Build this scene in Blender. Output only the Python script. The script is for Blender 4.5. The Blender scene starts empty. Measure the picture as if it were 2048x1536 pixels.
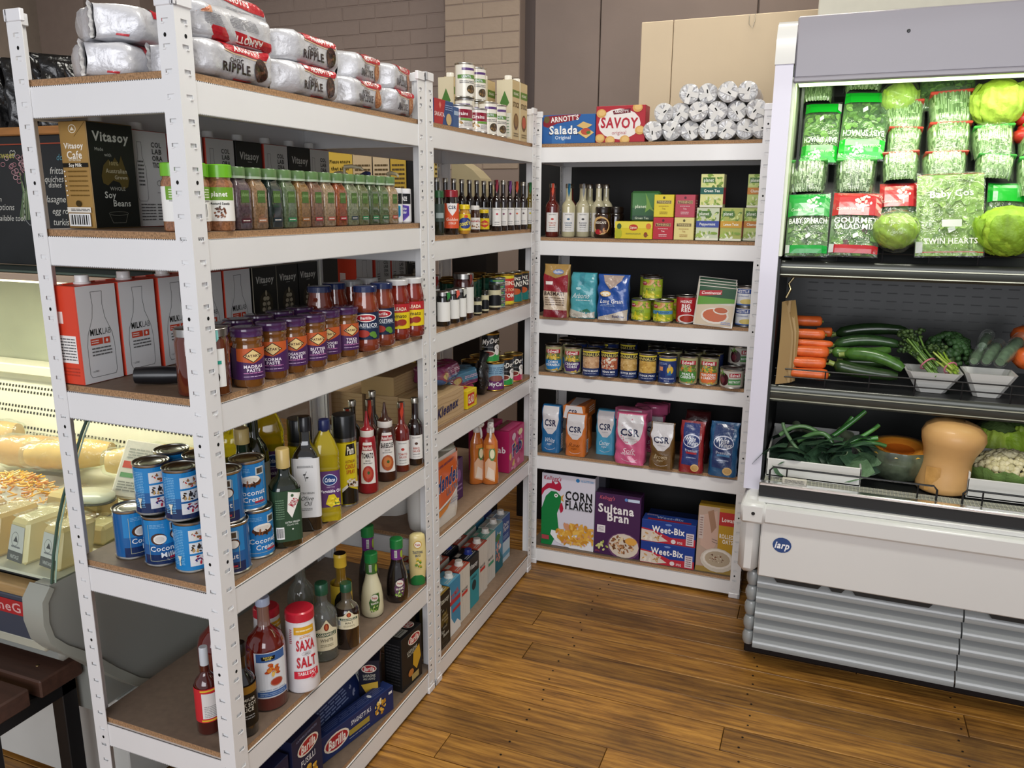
import bpy, bmesh, math, random
import numpy as np
from mathutils import Vector, Matrix
from mathutils.geometry import tessellate_polygon
random.seed(7)
SC = bpy.context.scene
COLL = SC.collection
# ---------------------------------------------------------------- camera, world, light, exposure
CAM = np.array([1.0579, -1.1233, 1.5251]); YAW, PIT, ROL, FOC = -0.3752, -0.2243, 0.0066, 1579.83
_f = np.array([math.sin(YAW)*math.cos(PIT), math.cos(YAW)*math.cos(PIT), math.sin(PIT)])
_r = np.array([math.cos(YAW), -math.sin(YAW), 0.0]); _u = np.cross(_r, _f)
_r, _u = math.cos(ROL)*_r + math.sin(ROL)*_u, -math.sin(ROL)*_r + math.cos(ROL)*_u
cd = bpy.data.cameras.new('camera'); cam = bpy.data.objects.new('camera', cd); COLL.objects.link(cam)
cd.sensor_fit = 'HORIZONTAL'; cd.sensor_width = 36.0; cd.lens = FOC/2048*36; cd.clip_start = .05
cam.matrix_world = Matrix(((_r[0], _u[0], -_f[0], CAM[0]), (_r[1], _u[1], -_f[1], CAM[1]), (_r[2], _u[2], -_f[2], CAM[2]), (0, 0, 0, 1)))
SC.camera = cam
w = bpy.data.worlds.new('World'); SC.world = w; w.use_nodes = True
w.node_tree.nodes['Background'].inputs[0].default_value = (.93, .94, 1.0, 1); w.node_tree.nodes['Background'].inputs[1].default_value = .37
SC.view_settings.view_transform = 'Standard'; SC.view_settings.look = 'None'
SC.view_settings.exposure = 0.35; SC.view_settings.gamma = 1.0; SC.view_settings.use_curve_mapping = False
SC.cycles.use_denoising = True; SC.cycles.max_bounces = 8; SC.cycles.transparent_max_bounces = 16
SC.cycles.caustics_refractive = False; SC.cycles.caustics_reflective = False
def area(name, loc, size, power, col, target):
    l = bpy.data.lights.new(name, 'AREA'); l.shape = 'RECTANGLE'; l.size, l.size_y = size; l.energy = power; l.color = col
    o = bpy.data.objects.new(name, l); COLL.objects.link(o); o.location = loc
    o.rotation_euler = (Vector(target)-Vector(loc)).to_track_quat('-Z', 'Y').to_euler(); return o
area('shop_window_light', (1.6, -4.2, 2.0), (3.6, 2.2), 100, (.95, .96, 1.0), (.3, 1.6, .9))
area('ceiling_light', (.9, .2, 3.25), (1.3, .35), 30, (1.0, .97, .88), (.9, .2, 0))
area('ceiling_light', (-1.8, 1.4, 3.25), (1.3, .35), 30, (1.0, .95, .86), (-1.8, 1.4, 0))
area('ceiling_light', (.6, 2.3, 3.25), (1.3, .3), 18, (1.0, .93, .82), (.6, 2.3, 0))
area('fridge_canopy_lamp', (1.62, 1.575, 1.878), (1.4, .05), 3.6, (.90, 1.0, .74), (1.62, 1.78, 1.2))
area('display_case_lamp', (-1.45, .42, 1.30), (1.8, .08), 10.5, (1.0, .93, .80), (-1.45, .45, .6))
# ---------------------------------------------------------------- pixel of the photograph -> point on a real plane
def at(u, v, ax, val):
    d = _f + _r*(u-1024)/FOC - _u*(v-768)/FOC; i = 'xyz'.index(ax); return CAM + (val-CAM[i])/d[i]*d
def pix(x, y, z):
    d = np.array((x, y, z))-CAM; q = d@_f; return 1024+FOC*(d@_r)/q, 768-FOC*(d@_u)/q, q
def z_at(x, y, v):
    lo, hi = -1., 4.
    for _ in range(40):
        m = (lo+hi)/2
        if pix(x, y, m)[1] > v: lo = m
        else: hi = m
    return lo
# ---------------------------------------------------------------- colours and materials
def lin(c):
    if isinstance(c, str):
        c = c.lstrip('#'); 
        if len(c) == 3: c = ''.join(a+a for a in c)
        c = [int(c[i:i+2], 16)/255 for i in (0, 2, 4)]
    return tuple(((a/12.92) if a <= .04045 else ((a+.055)/1.055)**2.4) for a in c[:3])
MATS = {}
def mat(name, col=None, rough=.5, metal=0, trans=0, ior=1.45, coat=0, bump=0, bscale=40, spec=.5, emit=None, es=1, alpha=None, noise=0, nscale=20, stretch=None):
    if name in MATS: return MATS[name]
    m = bpy.data.materials.new(name); m.use_nodes = True; nt = m.node_tree; b = nt.nodes['Principled BSDF']
    N = nt.nodes.new; L = nt.links.new
    if col is None:
        a = N('ShaderNodeAttribute'); a.attribute_name = 'Col'; src = a.outputs['Color']
    else:
        a = N('ShaderNodeRGB'); a.outputs[0].default_value = (*lin(col), 1); src = a.outputs[0]
    tc = N('ShaderNodeTexCoord'); mp = N('ShaderNodeMapping'); L(tc.outputs['Object'], mp.inputs[0])
    if stretch: mp.inputs['Scale'].default_value = stretch
    if noise:
        n = N('ShaderNodeTexNoise'); n.inputs['Scale'].default_value = nscale; n.inputs['Detail'].default_value = 6; L(mp.outputs[0], n.inputs[0])
        r = N('ShaderNodeMapRange'); r.inputs[1].default_value = .3; r.inputs[2].default_value = .7; r.inputs[3].default_value = 1-noise; r.inputs[4].default_value = 1+noise*.6; L(n.outputs[0], r.inputs[0])
        x = N('ShaderNodeVectorMath'); x.operation = 'SCALE'; L(src, x.inputs[0]); L(r.outputs[0], x.inputs['Scale']); src = x.outputs[0]
    L(src, b.inputs['Base Color'])
    b.inputs['Roughness'].default_value = rough; b.inputs['Metallic'].default_value = metal; b.inputs['IOR'].default_value = ior
    b.inputs['Transmission Weight'].default_value = trans; b.inputs['Coat Weight'].default_value = coat; b.inputs['Coat Roughness'].default_value = .08
    b.inputs['Specular IOR Level'].default_value = spec
    if alpha is not None: b.inputs['Alpha'].default_value = alpha
    if emit: b.inputs['Emission Color'].default_value = (*lin(emit), 1); b.inputs['Emission Strength'].default_value = es
    if bump:
        n2 = N('ShaderNodeTexNoise'); n2.inputs['Scale'].default_value = bscale; n2.inputs['Detail'].default_value = 5; L(mp.outputs[0], n2.inputs[0])
        bp = N('ShaderNodeBump'); bp.inputs['Strength'].default_value = bump; bp.inputs['Distance'].default_value = .01; L(n2.outputs[0], bp.inputs['Height']); L(bp.outputs[0], b.inputs['Normal'])
    MATS[name] = m; return m
M_PRINT = mat('printed_card', rough=.42, spec=.4)
M_GLOSS = mat('printed_gloss', rough=.16, coat=.5)
M_PAPER = mat('matt_paper', rough=.8, spec=.2)
M_PLAS = mat('plastic', rough=.3, coat=.2)
M_DARKG = mat('filled_glass', rough=.07, coat=1.0, spec=.6)
M_METAL = mat('tin_metal', rough=.28, metal=1)
M_FILM = mat('crinkled_film', rough=.22, coat=.6, bump=.35, bscale=38)
M_FOIL = mat('foil_wrap', rough=.30, metal=.15, coat=.5, bump=1.0, bscale=15)
M_PAINT = mat('powder_coated_steel', 'e8e8e8', rough=.36, coat=.15, noise=.02, nscale=6)
M_VEG = mat('vegetable_skin', rough=.38, coat=.15, bump=.15, bscale=60, noise=.18, nscale=30)
M_LEAF = mat('leaf', rough=.5, bump=.8, bscale=32, noise=.3, nscale=22)
M_DULL = mat('dull_surface', rough=.7, spec=.3)
M_BLACK = mat('black_steel', '141416', rough=.4)
def film(name, tint='ffffff', gloss=.16, rough=.06, haze=.05, bump=.6, bscale=45, ior=1.4):
    """thin clear film or glass: see-through with its own surface reflection and a little haze"""
    if name in MATS: return MATS[name]
    m = bpy.data.materials.new(name); m.use_nodes = True; nt = m.node_tree; N = nt.nodes.new; L = nt.links.new; nt.nodes.remove(nt.nodes['Principled BSDF']); out = nt.nodes['Material Output']
    t = N('ShaderNodeBsdfTransparent'); t.inputs[0].default_value = (*lin(tint), 1); g = N('ShaderNodeBsdfGlossy'); g.inputs['Roughness'].default_value = rough; g.inputs[0].default_value = (1, 1, 1, 1)
    d = N('ShaderNodeBsdfDiffuse'); d.inputs[0].default_value = (.85, .87, .85, 1); fr = N('ShaderNodeLayerWeight'); fr.inputs[0].default_value = .5; pw = N('ShaderNodeMath'); pw.operation = 'POWER'; pw.inputs[1].default_value = 4; L(fr.outputs['Facing'], pw.inputs[0])
    ml = N('ShaderNodeMath'); ml.operation = 'MULTIPLY_ADD'; ml.inputs[1].default_value = .7; ml.inputs[2].default_value = gloss*.3; ml.use_clamp = True; L(pw.outputs[0], ml.inputs[0])
    a = N('ShaderNodeMixShader'); a.inputs[0].default_value = haze; L(t.outputs[0], a.inputs[1]); L(d.outputs[0], a.inputs[2]); b = N('ShaderNodeMixShader'); L(ml.outputs[0], b.inputs[0]); L(a.outputs[0], b.inputs[1]); L(g.outputs[0], b.inputs[2]); L(b.outputs[0], out.inputs[0])
    if bump:
        tc = N('ShaderNodeTexCoord'); n2 = N('ShaderNodeTexNoise'); n2.inputs['Scale'].default_value = bscale; n2.inputs['Detail'].default_value = 3; L(tc.outputs['Object'], n2.inputs[0]); bp = N('ShaderNodeBump'); bp.inputs['Strength'].default_value = bump; bp.inputs['Distance'].default_value = .01; L(n2.outputs[0], bp.inputs['Height']); L(bp.outputs[0], g.inputs['Normal']); L(bp.outputs[0], fr.inputs['Normal'])
    MATS[name] = m; return m
# ---------------------------------------------------------------- mesh builder with a colour per face
class MB:
    def __init__(s): s.v = []; s.f = []; s.c = []; s.sm = []
    def add(s, vs, fs, col, smooth=False):
        o = len(s.v); s.v.extend([tuple(map(float, p)) for p in vs])
        c = lin(col) if not (isinstance(col, list)) else None
        for i, f in enumerate(fs):
            s.f.append([o+k for k in f]); s.c.append(c if c else lin(col[i])); s.sm.append(smooth)
    def box(s, x0, y0, z0, x1, y1, z1, col='fff', cols=None):
        vs = [(x0, y0, z0), (x1, y0, z0), (x1, y1, z0), (x0, y1, z0), (x0, y0, z1), (x1, y0, z1), (x1, y1, z1), (x0, y1, z1)]
        fs = [(0, 3, 2, 1), (4, 5, 6, 7), (0, 1, 5, 4), (1, 2, 6, 5), (2, 3, 7, 6), (3, 0, 4, 7)]   # bottom top -y +x +y -x
        s.add(vs, fs, cols if cols else col)
    def cbox(s, x0, y0, z0, x1, y1, z1, col='fff', b=.004):
        """box with chamfered edges"""
        vs = []; idx = {}
        X = (x0, x1); Y = (y0, y1); Z = (z0, z1)
        for i in (0, 1):
            for j in (0, 1):
                for k in (0, 1):
                    sx, sy, sz = (1 if i == 0 else -1), (1 if j == 0 else -1), (1 if k == 0 else -1)
                    for a in range(3):
                        p = [X[i], Y[j], Z[k]]
                        if a != 0: p[0] += sx*b
                        if a != 1: p[1] += sy*b
                        if a != 2: p[2] += sz*b
                        idx[(i, j, k, a)] = len(vs); vs.append(tuple(p))
        F = []
        def q(*ks): F.append([idx[k] for k in ks])
        for i in (0, 1): q((i, 0, 0, 0), (i, 1, 0, 0), (i, 1, 1, 0), (i, 0, 1, 0))
        for j in (0, 1): q((0, j, 0, 1), (1, j, 0, 1), (1, j, 1, 1), (0, j, 1, 1))
        for k in (0, 1): q((0, 0, k, 2), (1, 0, k, 2), (1, 1, k, 2), (0, 1, k, 2))
        for i in (0, 1):
            for j in (0, 1): q((i, j, 0, 0), (i, j, 0, 1), (i, j, 1, 1), (i, j, 1, 0))
            for k in (0, 1): q((i, 0, k, 0), (i, 0, k, 2), (i, 1, k, 2), (i, 1, k, 0))
        for j in (0, 1):
            for k in (0, 1): q((0, j, k, 1), (0, j, k, 2), (1, j, k, 2), (1, j, k, 1))
        for i in (0, 1):
            for j in (0, 1):
                for k in (0, 1): q((i, j, k, 0), (i, j, k, 1), (i, j, k, 2))
        c = np.array([(x0+x1)/2, (y0+y1)/2, (z0+z1)/2]); F2 = []
        for f in F:
            P = [np.array(vs[t]) for t in f]; n = np.cross(P[1]-P[0], P[2]-P[0])
            F2.append(f if n@(sum(P)/len(P)-c) > 0 else f[::-1])
        s.add(vs, F2, col)
    def lathe(s, prof, seg=24, col='fff', sq=0, cx=0, cy=0, sx=1, sy=1, smooth=True, wob=None):
        """prof: (r, z[, colour]) from bottom up; sq: superellipse exponent for squarish sections"""
        vs = []; fs = []; cols = []
        rings = []
        for p in prof:
            r, z = p[0], p[1]
            if r < 1e-5: rings.append([len(vs)]); vs.append((cx, cy, z)); continue
            ring = []
            for k in range(seg):
                a = 2*math.pi*(k+.5*(1 if sq else 0))/seg; rr = r
                if sq: rr = r/(abs(math.cos(a))**sq+abs(math.sin(a))**sq)**(1/sq)
                if wob: rr *= wob(a, z)
                ring.append(len(vs)); vs.append((cx+rr*math.cos(a)*sx, cy+rr*math.sin(a)*sy, z))
            rings.append(ring)
        for i in range(len(rings)-1):
            A, B = rings[i], rings[i+1]; cc = prof[i+1][2] if len(prof[i+1]) > 2 and prof[i+1][2] else col
            for k in range(seg):
                k2 = (k+1) % seg
                if len(A) == 1 and len(B) == 1: break
                if len(A) == 1: fs.append((A[0], B[k], B[k2]) if False else (A[0], B[k2], B[k]))
                elif len(B) == 1: fs.append((A[k], A[k2], B[0]))
                else: fs.append((A[k], A[k2], B[k2], B[k]))
                cols.append(cc)
        s.add(vs, fs, cols, smooth)
    def tube(s, pts, r, seg=8, col='fff', cap=True):
        P = [np.array(p, float) for p in pts]; rs = r if isinstance(r, (list, tuple)) else [r]*len(P)
        vs = []; up = np.array((0, 0, 1.0)); prev = None
        for i, p in enumerate(P):
            t = (P[min(i+1, len(P)-1)]-P[max(i-1, 0)]); t = t/np.linalg.norm(t)
            a = np.cross(t, up if prev is None else prev)
            if np.linalg.norm(a) < 1e-4: a = np.cross(t, (1, 0, 0))
            a = a/np.linalg.norm(a); b = np.cross(a, t); prev = b if prev is None else b
            for k in range(seg):
                th = 2*math.pi*k/seg; vs.append(p+rs[i]*(math.cos(th)*a+math.sin(th)*b))
        fs = [(i*seg+k, i*seg+(k+1) % seg, (i+1)*seg+(k+1) % seg, (i+1)*seg+k) for i in range(len(P)-1) for k in range(seg)]
        s.add(vs, fs, col, True)
        if cap:
            s.add(vs[:seg], [tuple(range(seg))[::-1]], col); s.add(vs[-seg:], [tuple(range(seg))], col)
    def poly(s, pts, depth, col, origin=(0, 0, 0), ax=((1, 0, 0), (0, 0, 1), (0, -1, 0))):
        """extruded outline: pts in (a,b), extruded by depth along the third axis"""
        A, B, Cc = (np.array(a, float) for a in ax); o = np.array(origin, float); n = len(pts)
        v0 = [o+p[0]*A+p[1]*B for p in pts]; v1 = [p+depth*Cc for p in v0]
        tri = tessellate_polygon([[Vector((p[0], p[1], 0)) for p in pts]])
        s.add(v0+v1, [tuple(t) for t in tri]+[tuple(k+n for k in t)[::-1] for t in tri]+[(i, (i+1) % n, (i+1) % n+n, i+n) for i in range(n)], col)
    def grid(s, fn, nu, nv, col='fff', closed_u=False, smooth=True, flip=False):
        vs = [fn(i/nu, j/nv) for j in range(nv+1) for i in range(nu+(0 if closed_u else 1))]; w_ = nu if closed_u else nu+1
        fs = []
        for j in range(nv):
            for i in range(nu):
                i2 = (i+1) % w_; q = (j*w_+i, j*w_+i2, (j+1)*w_+i2, (j+1)*w_+i); fs.append(q[::-1] if flip else q)
        s.add(vs, fs, col, smooth)
    def mesh(s, name, m, sharp=None):
        me = bpy.data.meshes.new(name); me.from_pydata(s.v, [], s.f)
        a = me.color_attributes.new('Col', 'FLOAT_COLOR', 'CORNER')
        n = np.array([len(f) for f in s.f]); c = np.repeat(np.array([(*k, 1.0) for k in s.c], dtype=np.float32), n, axis=0)
        a.data.foreach_set('color', c.ravel())
        me.polygons.foreach_set('use_smooth', s.sm)
        if m: me.materials.append(m)
        if sharp: me.set_sharp_from_angle(angle=math.radians(sharp))
        return me
# ---------------------------------------------------------------- objects
def thing(name, label, cat, loc=(0, 0, 0), rz=0, group=None):
    o = bpy.data.objects.new(name, None); COLL.objects.link(o); o.location = loc; o.rotation_euler = (0, 0, rz); o.empty_display_size = .02
    o['label'] = label; o['category'] = cat
    if group: o['group'] = group
    return o
def part(name, me, par=None, loc=(0, 0, 0), rot=(0, 0, 0), label=None):
    o = bpy.data.objects.new(name, me); COLL.objects.link(o); o.location = loc; o.rotation_euler = rot
    if par: o.parent = par
    if label: o['label'] = label
    return o
def solo(name, me, label, cat, loc=(0, 0, 0), rot=(0, 0, 0), group=None):
    o = part(name, me, None, loc, rot); o['label'] = label; o['category'] = cat
    if group: o['group'] = group
    return o
def struct(name, me, par=None, loc=(0, 0, 0)):
    o = part(name, me, par, loc)
    if not par: o['kind'] = 'structure'
    return o
# ---------------------------------------------------------------- flat print: glyph outlines laid out by hand
CH = "ABCDEFGHIJKLMNOPQRSTUVWXYZabcdefghijklmnopqrstuvwxyz0123456789&'-.!%"
GL = {}
def load_glyphs():
    obs = []
    for wt, off in ((0, 0.0), (1, .014), (2, .030)):
        for c in CH:
            for s in (c, c+'H'):
                if s != c and wt: continue
                cu = bpy.data.curves.new('g', 'FONT'); cu.body = s; cu.size = 1; cu.resolution_u = 2; cu.offset = off
                o = bpy.data.objects.new('g', cu); COLL.objects.link(o); obs.append((wt, c, s, o))
    bpy.context.view_layer.update(); dg = bpy.context.evaluated_depsgraph_get(); hw = None; tmp = {}
    for wt, c, s, o in obs:
        me = o.evaluated_get(dg).to_mesh(); vs = np.array([v.co[:2] for v in me.vertices]) if len(me.vertices) else np.zeros((1, 2))
        me.calc_loop_triangles()
        tmp[(wt, s)] = (vs, [tuple(t.vertices) for t in me.loop_triangles])
    H = tmp[(0, 'H')][0]; caph = H[:, 1].max(); hmax = H[:, 0].max()
    for wt in (0, 1, 2):
        for c in CH:
            vs, tr = tmp[(wt, c)]; GL[(wt, c)] = (vs/caph, tr, (tmp[(0, c+'H')][0][:, 0].max()-hmax)/caph+(0, .045, .095)[wt])
    for wt, c, s, o in obs:
        cu = o.data; bpy.data.objects.remove(o); bpy.data.curves.remove(cu)
load_glyphs()
def ell(cx, cy, rx, ry, n=16, a0=0, a1=2*math.pi):
    return [(cx+rx*math.cos(a0+(a1-a0)*k/n), cy+ry*math.sin(a0+(a1-a0)*k/n)) for k in range(n+(0 if a1-a0 > 6.28 else 1))]
def art_polys(ops, W, H):
    """ops in label fractions -> [(polygon in metres, colour, layer)], origin at the lower left corner of the label"""
    out = []; k = 0
    for op in ops:
        t = op[0]; k += 1
        if t == 'r': _, x0, y0, x1, y1, c = op; out.append(([(x0*W, y0*H), (x1*W, y0*H), (x1*W, y1*H), (x0*W, y1*H)], c, k))
        elif t == 'e': _, cx, cy, rx, ry, c = op; out.append((ell(cx*W, cy*H, rx*W, ry*H), c, k))
        elif t == 'p':
            pts = [(x*W, y*H) for x, y in op[1]]
            for tr in tessellate_polygon([[Vector((*p, 0)) for p in pts]]):
                q = [pts[i] for i in tr]
                if (q[1][0]-q[0][0])*(q[2][1]-q[0][1])-(q[1][1]-q[0][1])*(q[2][0]-q[0][0]) < 0: q = q[::-1]
                out.append((q, op[2], k))
        elif t == 't':
            _, s, cx, cy, h, c = op[:6]; o = op[6] if len(op) > 6 else {}
            wt = o.get('b', 1); hh = h*H; adv = sum(GL[(wt, ch)][2] if ch != ' ' else .38 for ch in s); fit = o.get('w', .9)*W
            sx = min(o.get('x', 1.0), fit/max(adv*hh, 1e-6)) if not o.get('stretch') else fit/(adv*hh)
            x = -adv*hh*sx/2; sh = o.get('s', 0); ro = math.radians(o.get('rot', 0)); cr, sr = math.cos(ro), math.sin(ro); arc = o.get('arc', 0)
            for ch in s:
                if ch == ' ': x += .38*hh*sx; continue
                vs, tr, ad = GL[(wt, ch)]; P = []
                for a, b in vs:
                    px, py = x+a*hh*sx+sh*b*hh, (b-.5)*hh
                    py += arc*hh*(1-(px/(fit/2+1e-9))**2) if arc else 0
                    P.append((cx*W+px*cr-py*sr, cy*H+px*sr+py*cr))
                for q in tr:
                    q = [P[i] for i in q]
                    if (q[1][0]-q[0][0])*(q[2][1]-q[0][1])-(q[1][1]-q[0][1])*(q[2][0]-q[0][0]) < 0: q = q[::-1]
                    out.append((q, c, k))
                x += ad*hh*sx
        elif t == 'l':      # rows of print too small to read
            _, x0, y0, x1, y1, n, c = op; rn = random.Random(n*7+int(x0*99))
            for i in range(n):
                yy = y1-(y1-y0)*(i+.5)/n; hh = (y1-y0)/n*.42; xx = x0
                while xx < x1-.01:
                    wd = min(rn.uniform(.06, .16)*(x1-x0)*2, x1-xx); out.append(([(xx*W, (yy-hh/2)*H), ((xx+wd)*W, (yy-hh/2)*H), ((xx+wd)*W, (yy+hh/2)*H), (xx*W, (yy+hh/2)*H)], c, k)); xx += wd+.03*(x1-x0)
        elif t == 'b':      # heap of small shapes, a printed picture of food
            _, cx, cy, rx, ry, cs, n, sd = op[:8]; sz = op[8] if len(op) > 8 else .3; rn = random.Random(sd)
            for i in range(n):
                a = rn.uniform(0, 6.28); q = math.sqrt(rn.random()); bx, by = cx+rx*q*math.cos(a), cy+ry*q*math.sin(a)
                g = rn.uniform(.6, 1.3)*sz; th = rn.uniform(0, 3.1); A, B = rx*W*g, ry*H*g*rn.uniform(.45, .9); m = (A+B)/2; A = (A+m)/2; B = (B+m)/2*.8
                out.append(([(bx*W+A*math.cos(z)*math.cos(th)-B*math.sin(z)*math.sin(th), by*H+A*math.cos(z)*math.sin(th)+B*math.sin(z)*math.cos(th)) for z in [6.2832*j/7 for j in range(7)]], rn.choice(cs), k)); k += .12
        elif t == 'bar':    # barcode
            _, x0, y0, x1, y1 = op; out.append(([(x0*W, y0*H), (x1*W, y0*H), (x1*W, y1*H), (x0*W, y1*H)], 'f4f4f2', k)); k += 1; xx = x0+(x1-x0)*.08; rn = random.Random(3)
            while xx < x1-(x1-x0)*.1:
                wd = (x1-x0)*rn.choice((.025, .04, .06)); out.append(([(xx*W, (y0+(y1-y0)*.12)*H), ((xx+wd)*W, (y0+(y1-y0)*.12)*H), ((xx+wd)*W, (y1-(y1-y0)*.1)*H), (xx*W, (y1-(y1-y0)*.1)*H)], '151515', k)); xx += wd*1.9
        elif t == 'o':      # outline ellipse ring
            _, cx, cy, rx, ry, wd, c = op; A = ell(cx*W, cy*H, rx*W, ry*H, 24); B = ell(cx*W, cy*H, rx*W-wd, ry*H-wd, 24)
            for i in range(24): j = (i+1) % 24; out.append(([A[i], A[j], B[j], B[i]], c, k))
        elif t == 'ln':     # stroke along points, width in metres
            _, pts, wd, c = op; Q = [np.array((x*W, y*H)) for x, y in pts]
            for a, b in zip(Q, Q[1:]):
                d = b-a; L_ = np.linalg.norm(d)
                if L_ < 1e-7: continue
                n_ = np.array((-d[1], d[0]))/L_*wd/2; e = d/L_*wd*.3; out.append(([tuple(a-n_-e), tuple(b-n_+e), tuple(b+n_+e), tuple(a+n_-e)], c, k))
    return out
def _clip(p, ax, lo, hi):
    for sgn, lim in ((1, lo), (-1, hi)):
        q = []
        for i in range(len(p)):
            a, b = p[i], p[(i+1) % len(p)]; da, db = sgn*(a[ax]-lim), sgn*(b[ax]-lim)
            if da >= 0: q.append(a)
            if (da > 0 > db) or (da < 0 < db):
                t = da/(da-db); q.append((a[0]+t*(b[0]-a[0]), a[1]+t*(b[1]-a[1])))
        p = q
        if len(p) < 3: return None
    return p
def cut(p, ax, st):
    a = [q[ax] for q in p]; lo, hi = min(a), max(a)
    if hi-lo < st*1.02: return [p]
    out = []
    for i in range(int(math.floor(lo/st)), int(math.floor(hi/st-1e-9))+1):
        r = _clip(p, ax, i*st, (i+1)*st)
        if r: out.append(r)
    return out
def emit(mb, ops, W, H, fn, su=None, sv=None, eps=.00018, base=.0003):
    """fn(a, b, lift) -> 3D point for label coordinates in metres, a from -W/2 to W/2, b from 0 to H"""
    for p, c, k in art_polys(ops, W, H):
        for ax_, hi_ in ((0, W), (1, H)):
            if p and (min(q[ax_] for q in p) < 0 or max(q[ax_] for q in p) > hi_): p = _clip(p, ax_, 0, hi_)
        if not p: continue
        ps = [p]
        if su: ps = [q for a in ps for q in cut(a, 0, su)]
        if sv: ps = [q for a in ps for q in cut(a, 1, sv)]
        for q in ps: mb.add([fn(x-W/2, y, base+eps*k) for x, y in q], [tuple(range(len(q)))], c)
def SQ(t, n): return (abs(math.cos(t))**n+abs(math.sin(t))**n)**(-1/n) if n else 1
def flat(o, R_, U_):
    o, R_, U_ = np.array(o, float), np.array(R_, float), np.array(U_, float); n = np.cross(R_, U_)
    return lambda a, b, l: o+R_*a+U_*b+n*l
def cyl(r, z0, th0=-math.pi/2, cx=0, cy=0, rz=None, sq=0):
    """label wrapped on a cylinder, its middle facing the angle th0; rz(b): radius at height b"""
    def f(a, b, l):
        rr = rz(b) if rz else r; t = th0+a/r; rr = rr*SQ(t, sq); return (cx+(rr+l)*math.cos(t), cy+(rr+l)*math.sin(t), z0+b)
    return f
# ---------------------------------------------------------------- the room: floor boards, walls, ceiling
def wood_floor_mat():
    m = bpy.data.materials.new('varnished_floor_boards'); m.use_nodes = True; nt = m.node_tree; b = nt.nodes['Principled BSDF']; N = nt.nodes.new; L = nt.links.new
    g = N('ShaderNodeNewGeometry'); oi = N('ShaderNodeObjectInfo')
    off = N('ShaderNodeVectorMath'); off.operation = 'MULTIPLY_ADD'; cb = N('ShaderNodeCombineXYZ'); L(oi.outputs['Random'], cb.inputs[0]); L(oi.outputs['Random'], cb.inputs[2])
    L(cb.outputs[0], off.inputs[0]); off.inputs[1].default_value = (37, 0, 19); L(g.outputs['Position'], off.inputs[2])
    mp = N('ShaderNodeMapping'); mp.inputs['Scale'].default_value = (1.6, 26, 1); L(off.outputs[0], mp.inputs[0])
    n1 = N('ShaderNodeTexNoise'); n1.inputs['Scale'].default_value = 3; n1.inputs['Detail'].default_value = 8; n1.inputs['Roughness'].default_value = .65; L(mp.outputs[0], n1.inputs[0])
    cr = N('ShaderNodeValToRGB'); e = cr.color_ramp.elements; e[0].position = .30; e[0].color = (*lin('543617'), 1); e[1].position = .72; e[1].color = (*lin('c08c40'), 1)
    x = e.new(.47); x.color = (*lin('8c6029'), 1); x = e.new(.58); x.color = (*lin('a67633'), 1); L(n1.outputs[0], cr.inputs[0])
    # old traffic stains with shapes of their own
    n2 = N('ShaderNodeTexNoise'); n2.inputs['Scale'].default_value = 2.1; n2.inputs['Detail'].default_value = 7; n2.inputs['Roughness'].default_value = .62; mp2 = N('ShaderNodeMapping'); mp2.inputs['Scale'].default_value = (1, 1.7, 1); L(g.outputs['Position'], mp2.inputs[0]); L(mp2.outputs[0], n2.inputs[0])
    r2 = N('ShaderNodeMapRange'); r2.inputs[1].default_value = .52; r2.inputs[2].default_value = .68; r2.inputs[3].default_value = 0; r2.inputs[4].default_value = .62; L(n2.outputs[0], r2.inputs[0])
    mx = N('ShaderNodeMix'); mx.data_type = 'RGBA'; L(r2.outputs[0], mx.inputs['Factor']); L(cr.outputs[0], mx.inputs[6]); mx.inputs[7].default_value = (*lin('4a3018'), 1)
    # warm patches
    hs = N('ShaderNodeHueSaturation'); mr = N('ShaderNodeMapRange'); mr.inputs[3].default_value = .70; mr.inputs[4].default_value = 1.28; L(oi.outputs['Random'], mr.inputs[0]); L(mr.outputs[0], hs.inputs['Value']); L(mx.outputs[2], hs.inputs['Color'])
    L(hs.outputs[0], b.inputs['Base Color'])
    rr = N('ShaderNodeMapRange'); rr.inputs[3].default_value = .28; rr.inputs[4].default_value = .5; L(n2.outputs[0], rr.inputs[0]); L(rr.outputs[0], b.inputs['Roughness'])
    bp = N('ShaderNodeBump'); bp.inputs['Strength'].default_value = .25; bp.inputs['Distance'].default_value = .002; L(n1.outputs[0], bp.inputs['Height']); L(bp.outputs[0], b.inputs['Normal'])
    return m
MW = wood_floor_mat()
mb = MB(); mb.box(-3.6, -1.9, -.06, 3.2, 3.6, -.014, '1c120a'); FL = struct('floor', mb.mesh('floor', M_DULL))
rn = random.Random(5); y = -1.3
while y < 3.4:
    xs = [-3.5, 3.1]
    if -.3 < y < 2.6: xs = sorted([-3.5, 3.1]+[rn.uniform(-3, -1.2), rn.uniform(-.9, 2.2)])
    if abs(y-1.48) < .06: xs = [-3.5, -1.6, 1.27, 3.1]
    if abs(y-1.7) < .06: xs = [-3.5, -.4, .86, 3.1]
    for a, b_ in zip(xs, xs[1:]):
        mb = MB(); dz = rn.uniform(-.0008, .0006); mb.cbox(a+.001, y+.0013, -.014, b_-.001, y+.1107, dz, '8a5a20', .0014)
        part('plank', mb.mesh('plank', MW), FL)
        if b_-a > 1.2:
            pass
    y += .112
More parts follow.
